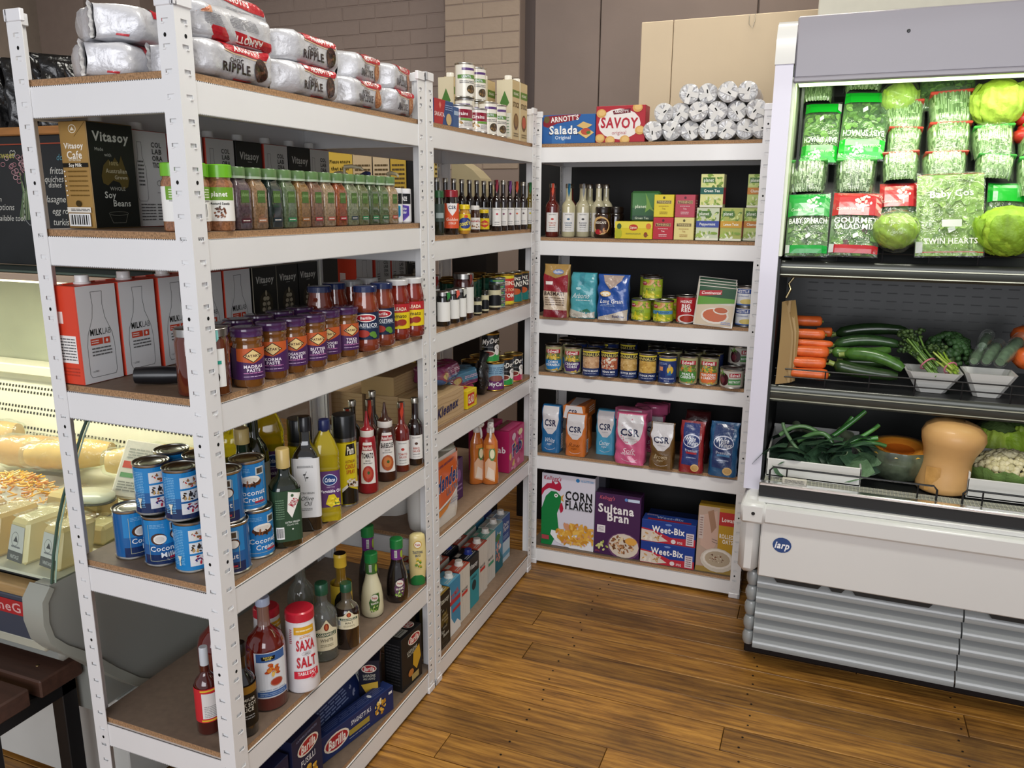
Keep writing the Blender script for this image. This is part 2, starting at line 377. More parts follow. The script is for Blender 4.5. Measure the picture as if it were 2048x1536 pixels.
# nail heads in pairs
mb = MB()
for i in range(44):
    for x0 in (.33, .95, 1.55):
        yy = -1.3+.112*i
        if yy > 1.9: break
        for d in (.03, .08): mb.lathe([(.0034, .0002), (.0034, .0009), (0, .0009)], 8, '17100a', cx=x0+rn.uniform(-.015, .015), cy=yy+d)
part('nail_heads', mb.mesh('nail_heads', M_DULL), FL)['kind'] = 'stuff'
M_WALL = mat('painted_brickwork', '8d7e76', rough=.75, bump=.5, bscale=18, noise=.10, nscale=3)
M_WALLB = mat('painted_brickwork_warm', 'a29181', rough=.75, bump=.5, bscale=18, noise=.10, nscale=3)
M_MORT = mat('painted_mortar', '8d7e76', rough=.85)
M_CREAM = mat('cream_partition', 'cdbb9f', rough=.6, noise=.05, nscale=3)
mb = MB(); mb.box(-4.2, 3.40, 0, .05, 3.5, 3.4); WL = struct('wall_back', mb.mesh('wall_back', M_MORT))
def bricks(par, x0, x1, z0, z1, yf, ax=0, m=M_WALL, bl=.235, bh=.082, gap=.003, amp=.0015, seed=1):
    rn = random.Random(seed); vari = []
    for k in range(8):
        b = MB(); b.cbox(0, 0, 0, bl-gap, .02, bh-gap, '8a7b72', .004); b.v = [(x+rn.uniform(-.0015, .0015), y_+rn.uniform(-.0012, .0012), z+rn.uniform(-.0015, .0015)) for x, y_, z in b.v]; vari.append(b.mesh('brick', m))
    h = {}
    z = z0; r = 0
    while z < z1-.03:
        x = x0-(bl/2 if r % 2 else 0)
        while x < x1-.02:
            a, b_ = max(x, x0), min(x+bl, x1)
            if b_-a > .05:
                if b_-a > bl-.01: me = rn.choice(vari)
                else:
                    key = round(b_-a, 3)
                    if key not in h: q = MB(); q.cbox(0, 0, 0, b_-a-gap, .02, bh-gap, '8a7b72', .004); h[key] = q.mesh('brick', m)
                    me = h[key]
                if ax == 0: part('brick', me, par, (a, yf-.0035-rn.uniform(0, amp), z))
                else: part('brick', me, par, (yf+.006+rn.uniform(0, amp), a, z), (0, 0, math.pi/2))
            x += bl
        z += bh; r += 1
bricks(WL, -4.1, -1.10, 1.72, 2.95, 3.40)
mb = MB(); mb.box(-1.095, 3.26, 0, -.635, 3.42, 3.4); PL = struct('trim_1', mb.mesh('brick_pier', M_MORT)); bricks(PL, -1.095, -.635, 1.72, 2.95, 3.26, m=M_WALLB, seed=4)
mb = MB(); mb.box(-.635, 3.34, 0, -.575, 3.42, 3.4, '4a4140'); struct('trim_2', mb.mesh('dark_recess', mat('shadow_gap_paint', '564c4a', rough=.8)))
# boarded partition right of the pier: wide painted boards
mb = MB(); mb.box(-.58, 3.36, 0, 3.2, 3.42, 3.4); W2 = struct('wall_right_of_pier', mb.mesh('wall_panelled', M_MORT)); W2.name = 'wall_boarded'
M_BRD = mat('painted_board', '81736c', rough=.6, bump=.2, bscale=9, noise=.08, nscale=3)
for a, b_, dy in ((-.575, -.20, 0), (-.193, .62, .006), (.627, 1.45, 0), (1.457, 2.4, .004), (2.407, 3.2, 0)):
    mb = MB(); mb.cbox(a, 3.335-dy, 0, b_, 3.36, 3.4, '81736c', .003); part('panel', mb.mesh('panel', M_BRD), W2)
# darker left wall with an edge near the chalkboard
mb = MB(); mb.box(-4.3, -1.9, 0, -4.2, 3.5, 3.4); struct('wall_left', mb.mesh('wall_left', mat('left_wall_paint', 'b8a796', rough=.8, noise=.06)))
mb = MB(); mb.box(-3.50, 2.6, 0, -3.12, 3.41, 3.4); mb.box(-3.11, 2.61, 0, -2.7, 3.41, 3.4); PP = struct('trim_3', mb.mesh('left_pier', mat('dark_board_paint', '6f625b', rough=.7, noise=.06)))
mb = MB(); mb.box(-4.3, -1.9, 3.40, 3.3, 3.6, 3.5); struct('ceiling', mb.mesh('ceiling', mat('ceiling_white', 'd8d6d0', rough=.9)))
mb = MB(); mb.box(2.9, .4, 0, 3.0, 3.6, 3.4); struct('wall_right', mb.mesh('wall_right', mat('right_wall_paint', '8b7d74', rough=.8)))
# cream cool-room box behind the far rack, with a cover strip and a hook
mb = MB(); mb.box(.23, 2.50, 0, 2.6, 3.1, 2.28, 'cdbb9f'); ob = solo('cool_room', mb.mesh('cool_room', M_CREAM), 'cream panelled cool room wall rising behind the far white rack', 'cool room')
cr_ = thing('cream_cabinet', 'tall cream panelled cabinet standing behind the far white rack of foil rolls', 'cabinet', (0, 0, 0)); ob.name = 'body'; ob.parent = cr_
for k in ('label', 'category'): del ob[k]
for a, b_ in ((.226, .362), (.365, 1.6), (1.603, 2.6)):
    mb = MB(); mb.cbox(a, 2.486, 0, b_, 2.50, 2.29, 'cdbb9f', .002); part('panel', mb.mesh('panel', M_CREAM), cr_)
mb = MB(); p_ = at(1505, 28, 'y', 2.48); mb.tube([(p_[0]-.012, 2.478, p_[2]), (p_[0]-.01, 2.475, p_[2]-.04), (p_[0]+.004, 2.473, p_[2]-.055), (p_[0]+.012, 2.475, p_[2]-.03), (p_[0]+.012, 2.478, p_[2])], .0016, 6, 'b8b0a0'); part('hook', mb.mesh('hook', M_METAL), cr_, label='bent wire hook')
# cream duct above the chiller
mb = MB(); mb.cbox(.955, 1.95, 2.06, 1.745, 2.4, 3.39, 'cfcbbb', .004); solo('wall_duct', mb.mesh('wall_duct', mat('duct_paint', 'c9c6b6', rough=.5, noise=.04)), 'cream boxed duct rising from the chiller top to the ceiling', 'duct')
# ---------------------------------------------------------------- boltless steel racks
def chip_mat():
    m = mat('chipboard_edge', None, rough=.8, noise=.45, nscale=260); return m
M_CHIP = chip_mat(); M_BTOP = mat('hardboard_top', None, rough=.55, noise=.12, nscale=60)
HB = .0574; LEG = .0386; SURF = .013
def post_mesh(h, flipx, flipy):
    """L-shaped slotted post, outer corner at the origin, legs along +x and +y (mirrored by the flips)"""
    mb = MB(); t = .0014; sl, sh, pit = .015, .0075, .0407
    for leg in (0, 1):
        def bx(a0, a1, z0, z1):
            if leg == 0: mb.box(a0, 0, z0, a1, t, z1, 'fff')
            else: mb.box(0, a0, z0, t, a1, z1, 'fff')
        c = LEG*.56; bx(0 if leg == 0 else t, c-sl/2, 0, h); bx(c+sl/2, LEG, 0, h)
        z = .03; prev = 0; k = 0
        while z < h-.03:
            hh = sh if k % 6 else sh
            bx(c-sl/2, c+sl/2, prev, z-hh/2); prev = z+hh/2
            # pressed tongue inside the slot
            (mb.box(c+sl/2-.006, -.0016, z-hh/2-.0016, c+sl/2, .0004, z-hh/2+.001, 'fff') if leg == 0 else mb.box(-.0016, c+sl/2-.006, z-hh/2-.0016, .0004, c+sl/2, z-hh/2+.001, 'fff'))
            z += pit; k += 1
        bx(c-sl/2, c+sl/2, prev, h)
        (mb.box(c-sl/2-.001, .0034, 0, c+sl/2+.001, .0042, h, 'fff') if leg == 0 else mb.box(.0034, c-sl/2-.001, 0, .0042, c+sl/2+.001, h, 'fff'))
    mb.v = [((-x if flipx else x), (-y if flipy else y), z) for x, y, z in mb.v]
    if flipx != flipy: mb.f = [f[::-1] for f in mb.f]
    return mb.mesh('post', M_PAINT)
def rack(name, label, ox, oy, rz, L, D, zs, H, tops, hide_back=False):
    """front face runs from the origin along local +x, depth goes to local +y; all measured at the outer corners"""
    R = thing(name, label, 'shelving rack', (ox, oy, 0), rz, 'white slotted steel racks of groceries')
    for (x, y_, fx, fy) in ((0, 0, 0, 0), (L, 0, 1, 0), (0, D, 0, 1), (L, D, 1, 1)):
        key = ('post', fx, fy, H)
        if key not in CACHE: CACHE[key] = post_mesh(H, fx, fy)
        p = part('post', CACHE[key], R, (x, y_, .004))
        sx, sy = (-1 if fx else 1), (-1 if fy else 1)
        for z in np.arange(.09, H-.04, .244):
            for (ax_) in (0, 1):
                c = LEG*.60; rr = .0032; vs = []
                for k in range(8):
                    a = k*math.pi/4
                    if ax_ == 0: vs.append((sx*(c+rr*math.cos(a)), -sy*.0003, z+rr*1.2*math.sin(a)))
                    else: vs.append((-sx*.0003, sy*(c+rr*math.cos(a)), z+rr*1.2*math.sin(a)))
                dk = MB(); dk.add(vs, [tuple(range(8))], '101010'); part('bolt_hole', dk.mesh('bolt_hole', M_DULL), p)
        for nm, z0, z1, e in (('foot', -.004, .016, .002), ('cap', H-.018, H+.004, .0025)):
            c = MB(); c.cbox(-e, -e, z0, LEG+e, .007, z1, 'e8e8ea', .0012); c.cbox(-e, -e, z0, .007, LEG+e, z1, 'e8e8ea', .0012)
            c.v = [(sx*x_, sy*yy, z_) for x_, yy, z_ in c.v]
            if sx*sy < 0: c.f = [f[::-1] for f in c.f]
            part(nm, c.mesh(nm, M_PLAS), p)
    for i, z in enumerate(zs):
        for side in (0, 1):
            b = MB(); y0 = .002 if side == 0 else D-.002; s = 1 if side == 0 else -1
            b.box(.004, min(y0, y0+s*.0016), z-HB, L-.004, max(y0, y0+s*.0016), z, 'fff'); b.box(.004, min(y0, y0+s*.012), z-.0016, L-.004, max(y0, y0+s*.012), z, 'fff')
            b.box(.004, min(y0+s*.0016, y0+s*.03), z-.006, L-.004, max(y0+s*.0016, y0+s*.03), z-.0036, 'fff'); b.box(.004, min(y0, y0+s*.014), z-HB, L-.004, max(y0, y0+s*.014), z-HB+.0016, 'fff')
            part('beam', b.mesh('beam', M_PAINT), R)
            b = MB(); x0 = .002 if side == 0 else L-.002
            b.box(min(x0, x0+s*.0016), .004, z-HB, max(x0, x0+s*.0016), D-.004, z, 'fff'); b.box(min(x0, x0+s*.012), .004, z-.0016, max(x0, x0+s*.012), D-.004, z, 'fff'); b.box(min(x0, x0+s*.014), .004, z-HB, max(x0, x0+s*.014), D-.004, z-HB+.0016, 'fff')
            part('beam', b.mesh('beam', M_PAINT), R)
        b = MB(); e = .0075; b.box(e, e, z-.0025, L-e, D-e, z+SURF-.0008, 'a5805c'); bd = part('shelf_board', b.mesh('shelf_board', M_CHIP), R)
        b = MB(); b.box(e, e, z+SURF-.0008, L-e, D-e, z+SURF, tops[i]); part('board_face', b.mesh('board_face', M_BTOP), bd)
    return R
CACHE = {}
ZA = [1.7336, 1.458, 1.1465, .7592, .3747, .0682]; ZB = [1.7344, 1.4184, 1.1463, .8384, .4934, .0677]; ZC = [1.7388, 1.3843, 1.0712, .8391, .4910, .0705]
TA = ['7b6552']*3+['7c6a58', '756355', '6c5c4e']
# rack A and B face +x: local x -> world +y needs rotation of +90deg, then depth +y -> world -x
rack('steel_rack', 'white slotted steel rack nearest the camera, coconut cans on its fourth shelf', 0, 0, math.pi/2, .9, .40, ZA, 1.862, TA)
rack('steel_rack', 'white slotted steel rack in the middle, tissue boxes on its fourth shelf', 0, .9106, math.pi/2+.0085, .9067, .40, ZB, 1.866, ['8b735e']*6)
rack('steel_rack', 'white slotted steel rack at the far end, cereal boxes on its lowest shelf', -.0449, 1.8753, .0057, .8941, .40, ZC, 1.862, ['6f6152']*6)
# black backing sheet behind the far rack
mb = MB(); mb.box(-.262, 2.30, .02, .86, 2.312, 1.70, '121214'); solo('backing_board', mb.mesh('backing_board', mat('black_backing', '111214', rough=.6)), 'black backing board fixed behind the far white rack', 'board')
SA, SB, SCC = ([z+SURF+.0008 for z in q] for q in (ZA, ZB, ZC))
# ---------------------------------------------------------------- builders for the groceries
RG = random.Random(11)
def face_cam(x, y, off=0):
    """rotation that turns a local -y front towards the shopper's standing place, plus an offset in degrees"""
    return math.atan2(CAM[1]-y, CAM[0]-x)+math.pi/2+math.radians(off)
def round_at(z, u, vb, wpx, vt, r=None):
    p = at(u, vb, 'z', z); q = pix(*p)[2]; r = r or wpx/2*q/FOC; d = np.array((p[0]-CAM[0], p[1]-CAM[1])); d /= np.linalg.norm(d)
    x, y = p[0]+d[0]*r, p[1]+d[1]*r; return x, y, r, (z_at(x, y, vt)-z if vt else None)
def wrap(mb, r, z0, z1, ops, col, Wd=None, th0=-math.pi/2, rzf=None, seg=32, span=None, sq=0):
    """label sleeve: full ring of base colour (or an arc of it) and the print on its front"""
    H = z1-z0; Wd = Wd or 2*r*1.25
    full = span is None; sp = 2*math.pi if full else span; n = seg if full else max(6, int(seg*sp/6.28))
    nb = 1 if not rzf else 6
    def fn(i, j):
        t = th0-sp/2+sp*i; rr = (rzf(H*j) if rzf else r)*SQ(t, sq); return ((rr+.0003)*math.cos(t), (rr+.0003)*math.sin(t), z0+H*j)
    if col: mb.grid(fn, n, nb, col)
    emit(mb, ops, Wd, H, cyl(r, z0, th0, rz=rzf, sq=sq), su=r*.14, sv=(H/6 if rzf else None), base=.0005)
def can(name, label, cat, group, x, y, z, r, h, rz, ops, col, lid='b9b9b5', body='c9c9c6', Wd=None, key=None, gold=False):
    R = thing(name, label, cat, (x, y, z), rz, group); k = ('can', key)
    if not key or k not in CACHE:
        m = MB(); e = .0016; c1 = 'c8a24a' if gold else body
        m.lathe([(0, 0), (r-.003, 0), (r, .001), (r, .003), (r-e, .005), (r-e, h-.006), (r, h-.003), (r, h-.0008), (r-.0012, h), (r-.0026, h-.0012)], 32, c1)
        l = MB(); g = lid; l.lathe([(r-.0026, h-.0012), (r-.0036, h-.0045), (r*.80, h-.0045), (r*.78, h-.0030), (r*.74, h-.0030), (r*.72, h-.0045), (r*.62, h-.0045), (r*.60, h-.0036), (r*.57, h-.0046), (0, h-.0046)], 32, g)
        w_ = MB(); wrap(w_, r-e, .0055, h-.0065, ops, col, Wd)
        CACHE[k] = (m.mesh('body', M_METAL, 35), l.mesh('lid', M_METAL), w_.mesh('label', M_GLOSS))
    for n_, me in zip(('body', 'lid', 'label'), CACHE[k]): part(n_, me, R)
    return R
def jar(name, label, cat, group, x, y, z, rz, prof, lidprof, ops=None, lab=None, col='c00', labcol='fff', lidm=None, bodym=None, sq=0, span=None, seg=28, sx=1, sy=1, extra=None, Wd=None, key=None, labm=None, lsq=0, flatlab=None):
    """prof/lidprof: lathe profiles (r, z[, colour]); lab: (r, z0, z1) of the label or flatlab: (halfwidth, y, z0, z1) on a flat face"""
    R = thing(name, label, cat, (x, y, z), rz, group); k = ('jar', key)
    if not key or k not in CACHE:
        m = MB(); m.lathe(prof, 56 if sq else seg, col, sq=sq, sx=sx, sy=sy); P = [('body', m.mesh('body', bodym or M_DARKG, 50))]
        if lidprof: m = MB(); m.lathe(lidprof, 24, 'fff', sq=lsq, sx=1, sy=1); P.append(('lid', m.mesh('lid', lidm or M_PLAS, 40)))
        if lab:
            m = MB(); rr = lab[0]; rzf = None
            if callable(rr): rzf = rr; rr = rzf(0)
            wrap(m, rr, lab[1], lab[2], ops, labcol, Wd, span=span, rzf=rzf, sq=sq, seg=56 if sq else 32)
            if sx != 1 or sy != 1: m.v = [(a*sx, b*sy, c) for a, b, c in m.v]
            P.append(('label', m.mesh('label', labm or M_PRINT)))
        if flatlab:
            hw, fy, z0, z1 = flatlab; m = MB(); emit(m, ([('r', 0, 0, 1, 1, labcol)] if labcol else [])+ops, 2*hw, z1-z0, flat((0, fy, z0), (1, 0, 0), (0, 0, 1))); P.append(('label', m.mesh('label', labm or M_PRINT)))
        if extra: P += extra
        CACHE[k] = P
    for n_, me in CACHE[k]: part(n_, me, R)
    return R
def box_front(z, a, b, vt, vtu=None):
    """two base corners in the photograph -> origin at the left base corner, width, heading, height"""
    p, q = at(*a, 'z', z), at(*b, 'z', z); W = math.hypot(q[0]-p[0], q[1]-p[1]); return p[0], p[1], W, math.atan2(q[1]-p[1], q[0]-p[0]), (z_at(p[0], p[1], vt)-z if vt else None)
def boxy(name, label, cat, group, x, y, z, rz, W, D, H, col, front=(), left=(), right=(), top=(), cap=None, key=None, m=None, bev=.0012, tilt=None, capx=.5, capd=.3, sidecol=None, topcol=None, flap=False):
    """box whose left front base corner is at x, y, z; front along local +x, depth along local +y"""
    R = thing(name, label, cat, (x, y, z), rz, group); k = ('box', key)
    if tilt: R.rotation_euler = tilt
    if not key or k not in CACHE:
        b = MB(); b.cbox(0, 0, 0, W, D, H, col, bev)
        def pr_(nm, ops, w_, h_, fn, bg):
            if not ops and not bg: return None
            mm = MB(); emit(mm, ([('r', .012, .006, .988, .994, bg)] if bg else [])+list(ops), w_, h_, fn); return (nm, mm.mesh(nm, m or M_PRINT))
        P = [('body', b.mesh('body', m or M_PRINT))]
        P += [q for q in (pr_('front_print', front, W, H, flat((W/2, 0, 0), (1, 0, 0), (0, 0, 1)), None), pr_('side_print', left, D, H, flat((0, D/2, 0), (0, -1, 0), (0, 0, 1)), sidecol),
              pr_('side_print', right, D, H, flat((W, D/2, 0), (0, 1, 0), (0, 0, 1)), sidecol), pr_('top_print', top, W, D, flat((W/2, 0, H), (1, 0, 0), (0, 1, 0)), topcol)) if q]
        if cap:
            c = MB(); cx, cy = W*capx, D*capd; c.lathe([(0, H), (.0165, H), (.0165, H+.004), (.0135, H+.0045), (.0135, H+.0165), (.0125, H+.018), (0, H+.018)], 20, cap, cx=cx, cy=cy); P.append(('screw_cap', c.mesh('screw_cap', M_PLAS, 40)))
            g = MB(); g.cbox(W*.1, D*.62, H, W*.9, D*.655, H+.0035, col, .0008); P.append(('top_seam', g.mesh('top_seam', m or M_PRINT)))
        if flap: g = MB(); g.cbox(.002, D*.48, H, W-.002, D*.98, H+.0012, topcol or col, .0004); P.append(('flap', g.mesh('flap', m or M_PRINT)))
        CACHE[k] = P
    for n_, me in CACHE[k]: part(n_, me, R)
    return R
def crinkle(seed, amp):
    rn = random.Random(seed); W_ = [(rn.uniform(20, 140), rn.uniform(20, 140), rn.uniform(20, 140), rn.uniform(0, 6.3), rn.uniform(.4, 1)) for _ in range(7)]
    return lambda x, y, z: amp*sum(a*math.sin(kx*x+ky*y+kz*z+p) for kx, ky, kz, p, a in W_)/2.6
def bag(name, label, cat, group, x, y, z, rz, W, D, H, col, ops=(), style='brick', seed=1, m=None, side=(), n=5, amp=.0016, key=None, rot=None, topcol=None, sideops=()):
    """paper or film bag standing at x, y (centre of its base), front local -y"""
    R = thing(name, label, cat, (x, y, z), rz, group); k = ('bag', key)
    if rot: R.rotation_euler = rot
    if not key or k not in CACHE:
        cr = crinkle(seed, amp)
        def tp(b):
            t = b/H
            if style == 'brick': return (1, 1-.05*t) if t < .82 else (1-.04*(t-.82)/.18, 1-.05-.55*((t-.82)/.18)**1.3)
            if style == 'fin': return (1-.10*math.sin(math.pi*min(t, 1)), max(.05, math.sqrt(max(0, 1-(abs(2*t-1))**3.2))))
            if style == 'crimp': return (1-.03*math.sin(3.1*t), max(.06, (1-.12*t) if t < .62 else (1-.12*t)*(1-((t-.62)/.38)**1.7)))
            return (1, 1)
        def rad(th, b):
            kx, ky = tp(b); c, s = math.cos(th), math.sin(th); q = (abs(c)**n+abs(s)**n)**(-1/n); X, Y = q*c*W/2*kx, q*s*D/2*ky; d = cr(X*1.0, Y, b)
            L_ = math.hypot(c, s); return X+c*d, Y+s*d*(.4+.6*ky)
        def fn(i, j):
            b = H*j; X, Y = rad(2*math.pi*i, b); return (X, Y, b)
        g = MB(); g.grid(fn, 40, 26, col, closed_u=True)
        top = [len(g.v)-40+i for i in range(40)]; bot = list(range(40)); g.f += [top, bot[::-1]]; g.c += [lin(topcol or col)]*2; g.sm += [False]*2
        def lf(a, b, l):
            kx, ky = tp(b); hx = W/2*kx; X = max(-.985*hx, min(.985*hx, a)); Y = -D/2*ky*(1-abs(X/hx)**n)**(1/n); d = cr(X, Y, b); th = math.atan2(Y, X)
            return (X+math.cos(th)*d*.3, Y-abs(d)*0-(-d)*math.sin(th)*(.4+.6*ky)*-1*-1-l*1.5, b) if False else (X+math.cos(th)*(d+l), Y+math.sin(th)*(d*(.4+.6*ky))-l*1.4-.0006, b)
        P = [('body', g.mesh('body', m or M_FILM))]
        if ops: q = MB(); emit(q, ops, W*.97, H, lf, su=W/16, sv=H/24, eps=.00012); P.append(('label', q.mesh('label', m or M_FILM)))
        if sideops:
            def sf(a, b, l):
                kx, ky = tp(b); return (W/2*kx+.0012+l, a*ky, b)
            q = MB(); emit(q, sideops, D*.7, H*.8, sf, su=D/4, sv=H/16, eps=.00012); P.append(('side_print', q.mesh('side_print', m or M_FILM)))
        CACHE[k] = P
    for n_, me in CACHE[k]: part(n_, me, R)
    return R
def flowpack(name, label, group, x, y, z, rz, L, D, H, ops, seed, flip=False, key=None, fins=True, cat='biscuits', rx=0, m=None, col='c6c6ca', shape=None):
    """foil biscuit pack lying on its side: axis local x, front -y, crimped fins at both ends"""
    R = thing(name, label, cat, (x, y, z), rz, group); R.rotation_euler = (rx, 0, rz); k = ('flow', key)
    if not key or k not in CACHE:
        cr = crinkle(seed, .0032); n = shape or 4.5
        def e(s):
            t = abs(s)/(L/2); return 1 if t < .66 else max(.08, 1-((t-.66)/.30)**1.6*.92)
        def ez(s):
            t = abs(s)/(L/2); return 1 if t < .62 else 1-.12*((t-.62)/.38)
        def pt(s, th, l=0):
            c, s_ = math.cos(th), math.sin(th); q = (abs(c)**n+abs(s_)**n)**(-1/n); ky, kz = e(s), ez(s); Y, Z = q*c*D/2*ky, q*s_*H/2*kz; d = cr(s, Y, Z)*(1.4 if abs(s) > L*.3 else .8)
            return (s, Y+c*(d+l)-0, H/2+Z+s_*(d*.8+l))
        g = MB(); g.grid(lambda i, j: pt(-L/2+L*j, 2*math.pi*i), 30, 34, col, closed_u=True)
        def lf(a, b, l):
            zz = (b-H/2)/(H/2)*.97; ky, kz = e(a), ez(a); yy = (1-abs(zz)**n)**(1/n); th = math.atan2(zz/1.0, -yy); return pt(a, th, l+.0005)
        P = [('body', g.mesh('body', m or M_FOIL))]
        if ops:
            q = MB(); emit(q, ops, L*.98, H, lf, su=L/26, sv=H/12, eps=.00012)
            if flip: q.v = [(-a, b, H-c) for a, b, c in q.v]
            P.append(('label', q.mesh('label', m or M_FOIL)))
        if fins:
            q = MB()
            for s in (-1, 1):
                vs = []
                for t in range(13): zz = H*(t/12); wv = .0025*math.sin(t*1.9); vs += [(s*L/2*.965, wv*.3, H/2+(zz-H/2)*.86), (s*(L/2+.012), wv+s*.004, H/2+(zz-H/2)*.98)]
                q.add(vs, [(2*t, 2*t+1, 2*t+3, 2*t+2) for t in range(12)], 'e4e4e6', True)
                q.add([(a, b+.0008, c) for a, b, c in vs], [(2*t+2, 2*t+3, 2*t+1, 2*t) for t in range(12)], 'e4e4e6', True)
            P.append(('end_fins', q.mesh('end_fins', m or M_FOIL)))
        CACHE[k] = P
    for n_, me in CACHE[k]: part(n_, me, R)
    return R
HP = math.pi/2
def lidp(r, z0, h, c='b8b8b8', rim=.001): return [(r-.002, z0, c), (r, z0, c), (r, z0+h-.002, c), (r-.0015, z0+h-.0004, c), (r-.004, z0+h, c), (0, z0+h, c)]
# ================================================================ rack nearest the camera
ya = lambda u, v, X: float(at(u, v, 'x', X)[1])
def ripple(t1, t2, cs, brand="ARNOTT'S"):
    a = [('p', [(.28, 1), (.30, .80), (.40, .74), (.62, .70), (.80, .72), (.86, 1)], 'b5202c'), ('t', brand, .57, .86, .15, 'f4f0ea', {'w': .36, 'b': 2}), ('p', [(.29, .78), (.40, .72), (.62, .67), (.80, .69), (.80, .66), (.62, .645), (.40, .69), (.29, .74)], 'd8b48c')]
    a += [('t', 'THE ORIGINAL', .42, .63, .04, '555', {'w': .16}), ('t', t1, .42, .52, .12, '2c2024', {'w': .2, 'b': 2}), ('t', t2, .42, .32, .24, '2c1a1c', {'w': .36, 'b': 2})]
    a += [('e', .72, .40, .08, .34, cs[0]), ('b', .72, .40, .065, .29, cs, 26, 3, .3), ('r', .40, .03, .62, .06, 'a8262c')]
    return a
CHOC = ['3b2018', '553026', '6d4432', '2a1610']; SNAP = ['a8683c', 'b87c4c', '94562c', 'c48c5c']
def backside():
    return [('p', [(.10, 1), (.12, .74), (.55, .62), (.80, .60), (.85, 1)], 'b5202c'), ('t', "ARNOTT'S", .44, .82, .17, 'f4f0ea', {'w': .4, 'b': 2}), ('l', .30, .25, .62, .55, 8, '8a8a90'), ('l', .66, .30, .86, .6, 7, '8a8a90'), ('r', .80, .12, .92, .30, 'd8a080'), ('e', .86, .2, .04, .07, 'a86040')]
zt = SA[0]+.0022; GP = 'foil biscuit packs on the top shelf of the near rack'
lows = [(.055, .245, 'CHOC', 'RIPPLE', CHOC), (.300, .235, 'CHOC', 'RIPPLE', CHOC), (.537, .185, 'BUTTERNUT', 'SNAP COOKIE', SNAP), (.722, .165, 'BUTTERNUT', 'SNAP COOKIE', SNAP)]
nmz = ['silver choc biscuit pack on the shelf edge beside the near corner post', 'second silver choc biscuit pack along the lower front layer', 'silver snap cookie pack, third along the lower front layer', 'silver snap cookie pack, lower layer against the middle posts']
for i, (y0, L, a, b, cs) in enumerate(lows):
    flowpack('biscuit_pack', nmz[i], GP, -.058, y0+L/2, zt, HP+.03*(i % 2), L-.008, .098, .066, ripple(a, b, cs), 20+i)
ups = [(.06, .255, 'x', '', CHOC), (.315, .235, 'CHOC', 'RIPPLE', CHOC), (.555, .175, 'BUTTERNUT', 'SNAP COOKIE', SNAP), (.728, .155, 'BUTTERNUT', 'SNAP COOKIE', SNAP)]
nmz = ['silver biscuit pack lying upside down on the upper front layer', 'silver choc biscuit pack on the upper front layer, right way up', 'silver snap cookie pack, third along the upper front layer', 'silver snap cookie pack, upper layer against the middle posts']
for i, (y0, L, a, b, cs) in enumerate(ups):
    flowpack('biscuit_pack', nmz[i], GP, -.064, y0+L/2, zt+.064-.004*(i > 1), HP-.05+.05*i, L-.01, .098, .066, backside() if a == 'x' else ripple(a, b, cs), 30+i, flip=(a == 'x'))
flowpack('biscuit_pack', 'topmost silver biscuit pack leaning on its back side behind the upper layer', GP, -.15, .30, zt+.122, HP+.06, .25, .085, .064, backside(), 41)
k = 0
bl = ['silver pack end facing the deli side, lower of the two near the left post', 'silver pack end facing the deli side, upper of the two near the left post', 'silver pack in the lower back row of the top shelf, middle', 'silver pack in the upper back row of the top shelf, middle', 'silver pack in the lower back row of the top shelf, far end', 'silver pack in the upper back row of the top shelf, far end']
for yy in (.155, .42, .68):
    for lay in (0, 1):
        flowpack('biscuit_pack', bl[k], GP, -.255+.012*lay, yy+.01*lay, zt+.066*lay, HP+.06*lay, .24, .15, .066, [('r', .06, .10, .10, .16, 'b5202c'), ('p', [(.28, 1), (.30, .70), (.62, .66), (.80, .70), (.86, 1)], 'b5202c')], 50+k); k += 1
for yy, nm_ in ((.2, 'near end'), (.5, 'middle'), (.76, 'far end')): flowpack('biscuit_pack', 'silver pack deep between front and back packs, '+nm_, GP, -.150, yy, zt, HP, .22, .07, .062, [], 60, key='mid')
# --- second shelf: cartons behind, spice jars in front
XC = -.318; CW, CD, CH_ = .1, .068, .2
def milk_front(sub='MILKLAB', y0=0):
    bot = [(.36, .93), (.64, .93), (.62, .80), (.66, .66), (.80, .50), (.84, .38), (.84, .10), (.80, .06), (.20, .06), (.16, .10), (.16, .38), (.20, .50), (.34, .66), (.38, .80), (.36, .93)]
    return [('r', .01, .005, .99, .995, 'e2e2e2'), ('ln', bot, .0009, '3c3c3c'), ('t', 'MILK', .40, .52, .062, '1d1d1d', {'w': .3, 'b': 2}), ('t', 'LAB', .66, .52, .062, '777', {'w': .22, 'b': 0}), ('r', .24, .39, .54, .455, 'd24a33'), ('r', .57, .39, .72, .455, 'd24a33'), ('l', .26, .40, .44, .445, 2, 'f6e6e0'), ('e', .645, .422, .03, .018, 'f6e6e0'), ('l', .25, .27, .74, .37, 3, '666'), ('t', '1 LITRE', .28, .12, .016, '666')]
def milk_side(): return [('r', .12, .62, .42, .74, 'f3ded8'), ('r', .14, .22, .86, .50, 'f0ece8'), ('l', .18, .24, .82, .48, 8, '666'), ('l', .14, .08, .86, .18, 3, 'b23a26')]
def collab(): return [('r', .01, .005, .99, .995, 'cfcfcd'), ('ln', [(.14, .88), (.26, .88), (.26, .74), (.34, .60), (.34, .30), (.30, .27), (.10, .27), (.06, .30), (.06, .60), (.14, .74), (.14, .88)], .0008, '444'), ('l', .12, .42, .28, .70, 7, '555')]+[('t', t, .68, .86-.07*i, .05, '4a4a4a', {'w': .3, 'b': 2}) for i, t in enumerate(('COL', 'LAB', 'ORA', 'TION'))]+[('o', .68, .46, .07, .03, .0009, '444'), ('ln', [(.60, .36), (.76, .36)], .0009, '444'), ('l', .10, .06, .50, .25, 6, '666'), ('l', .56, .06, .92, .25, 6, '666')]
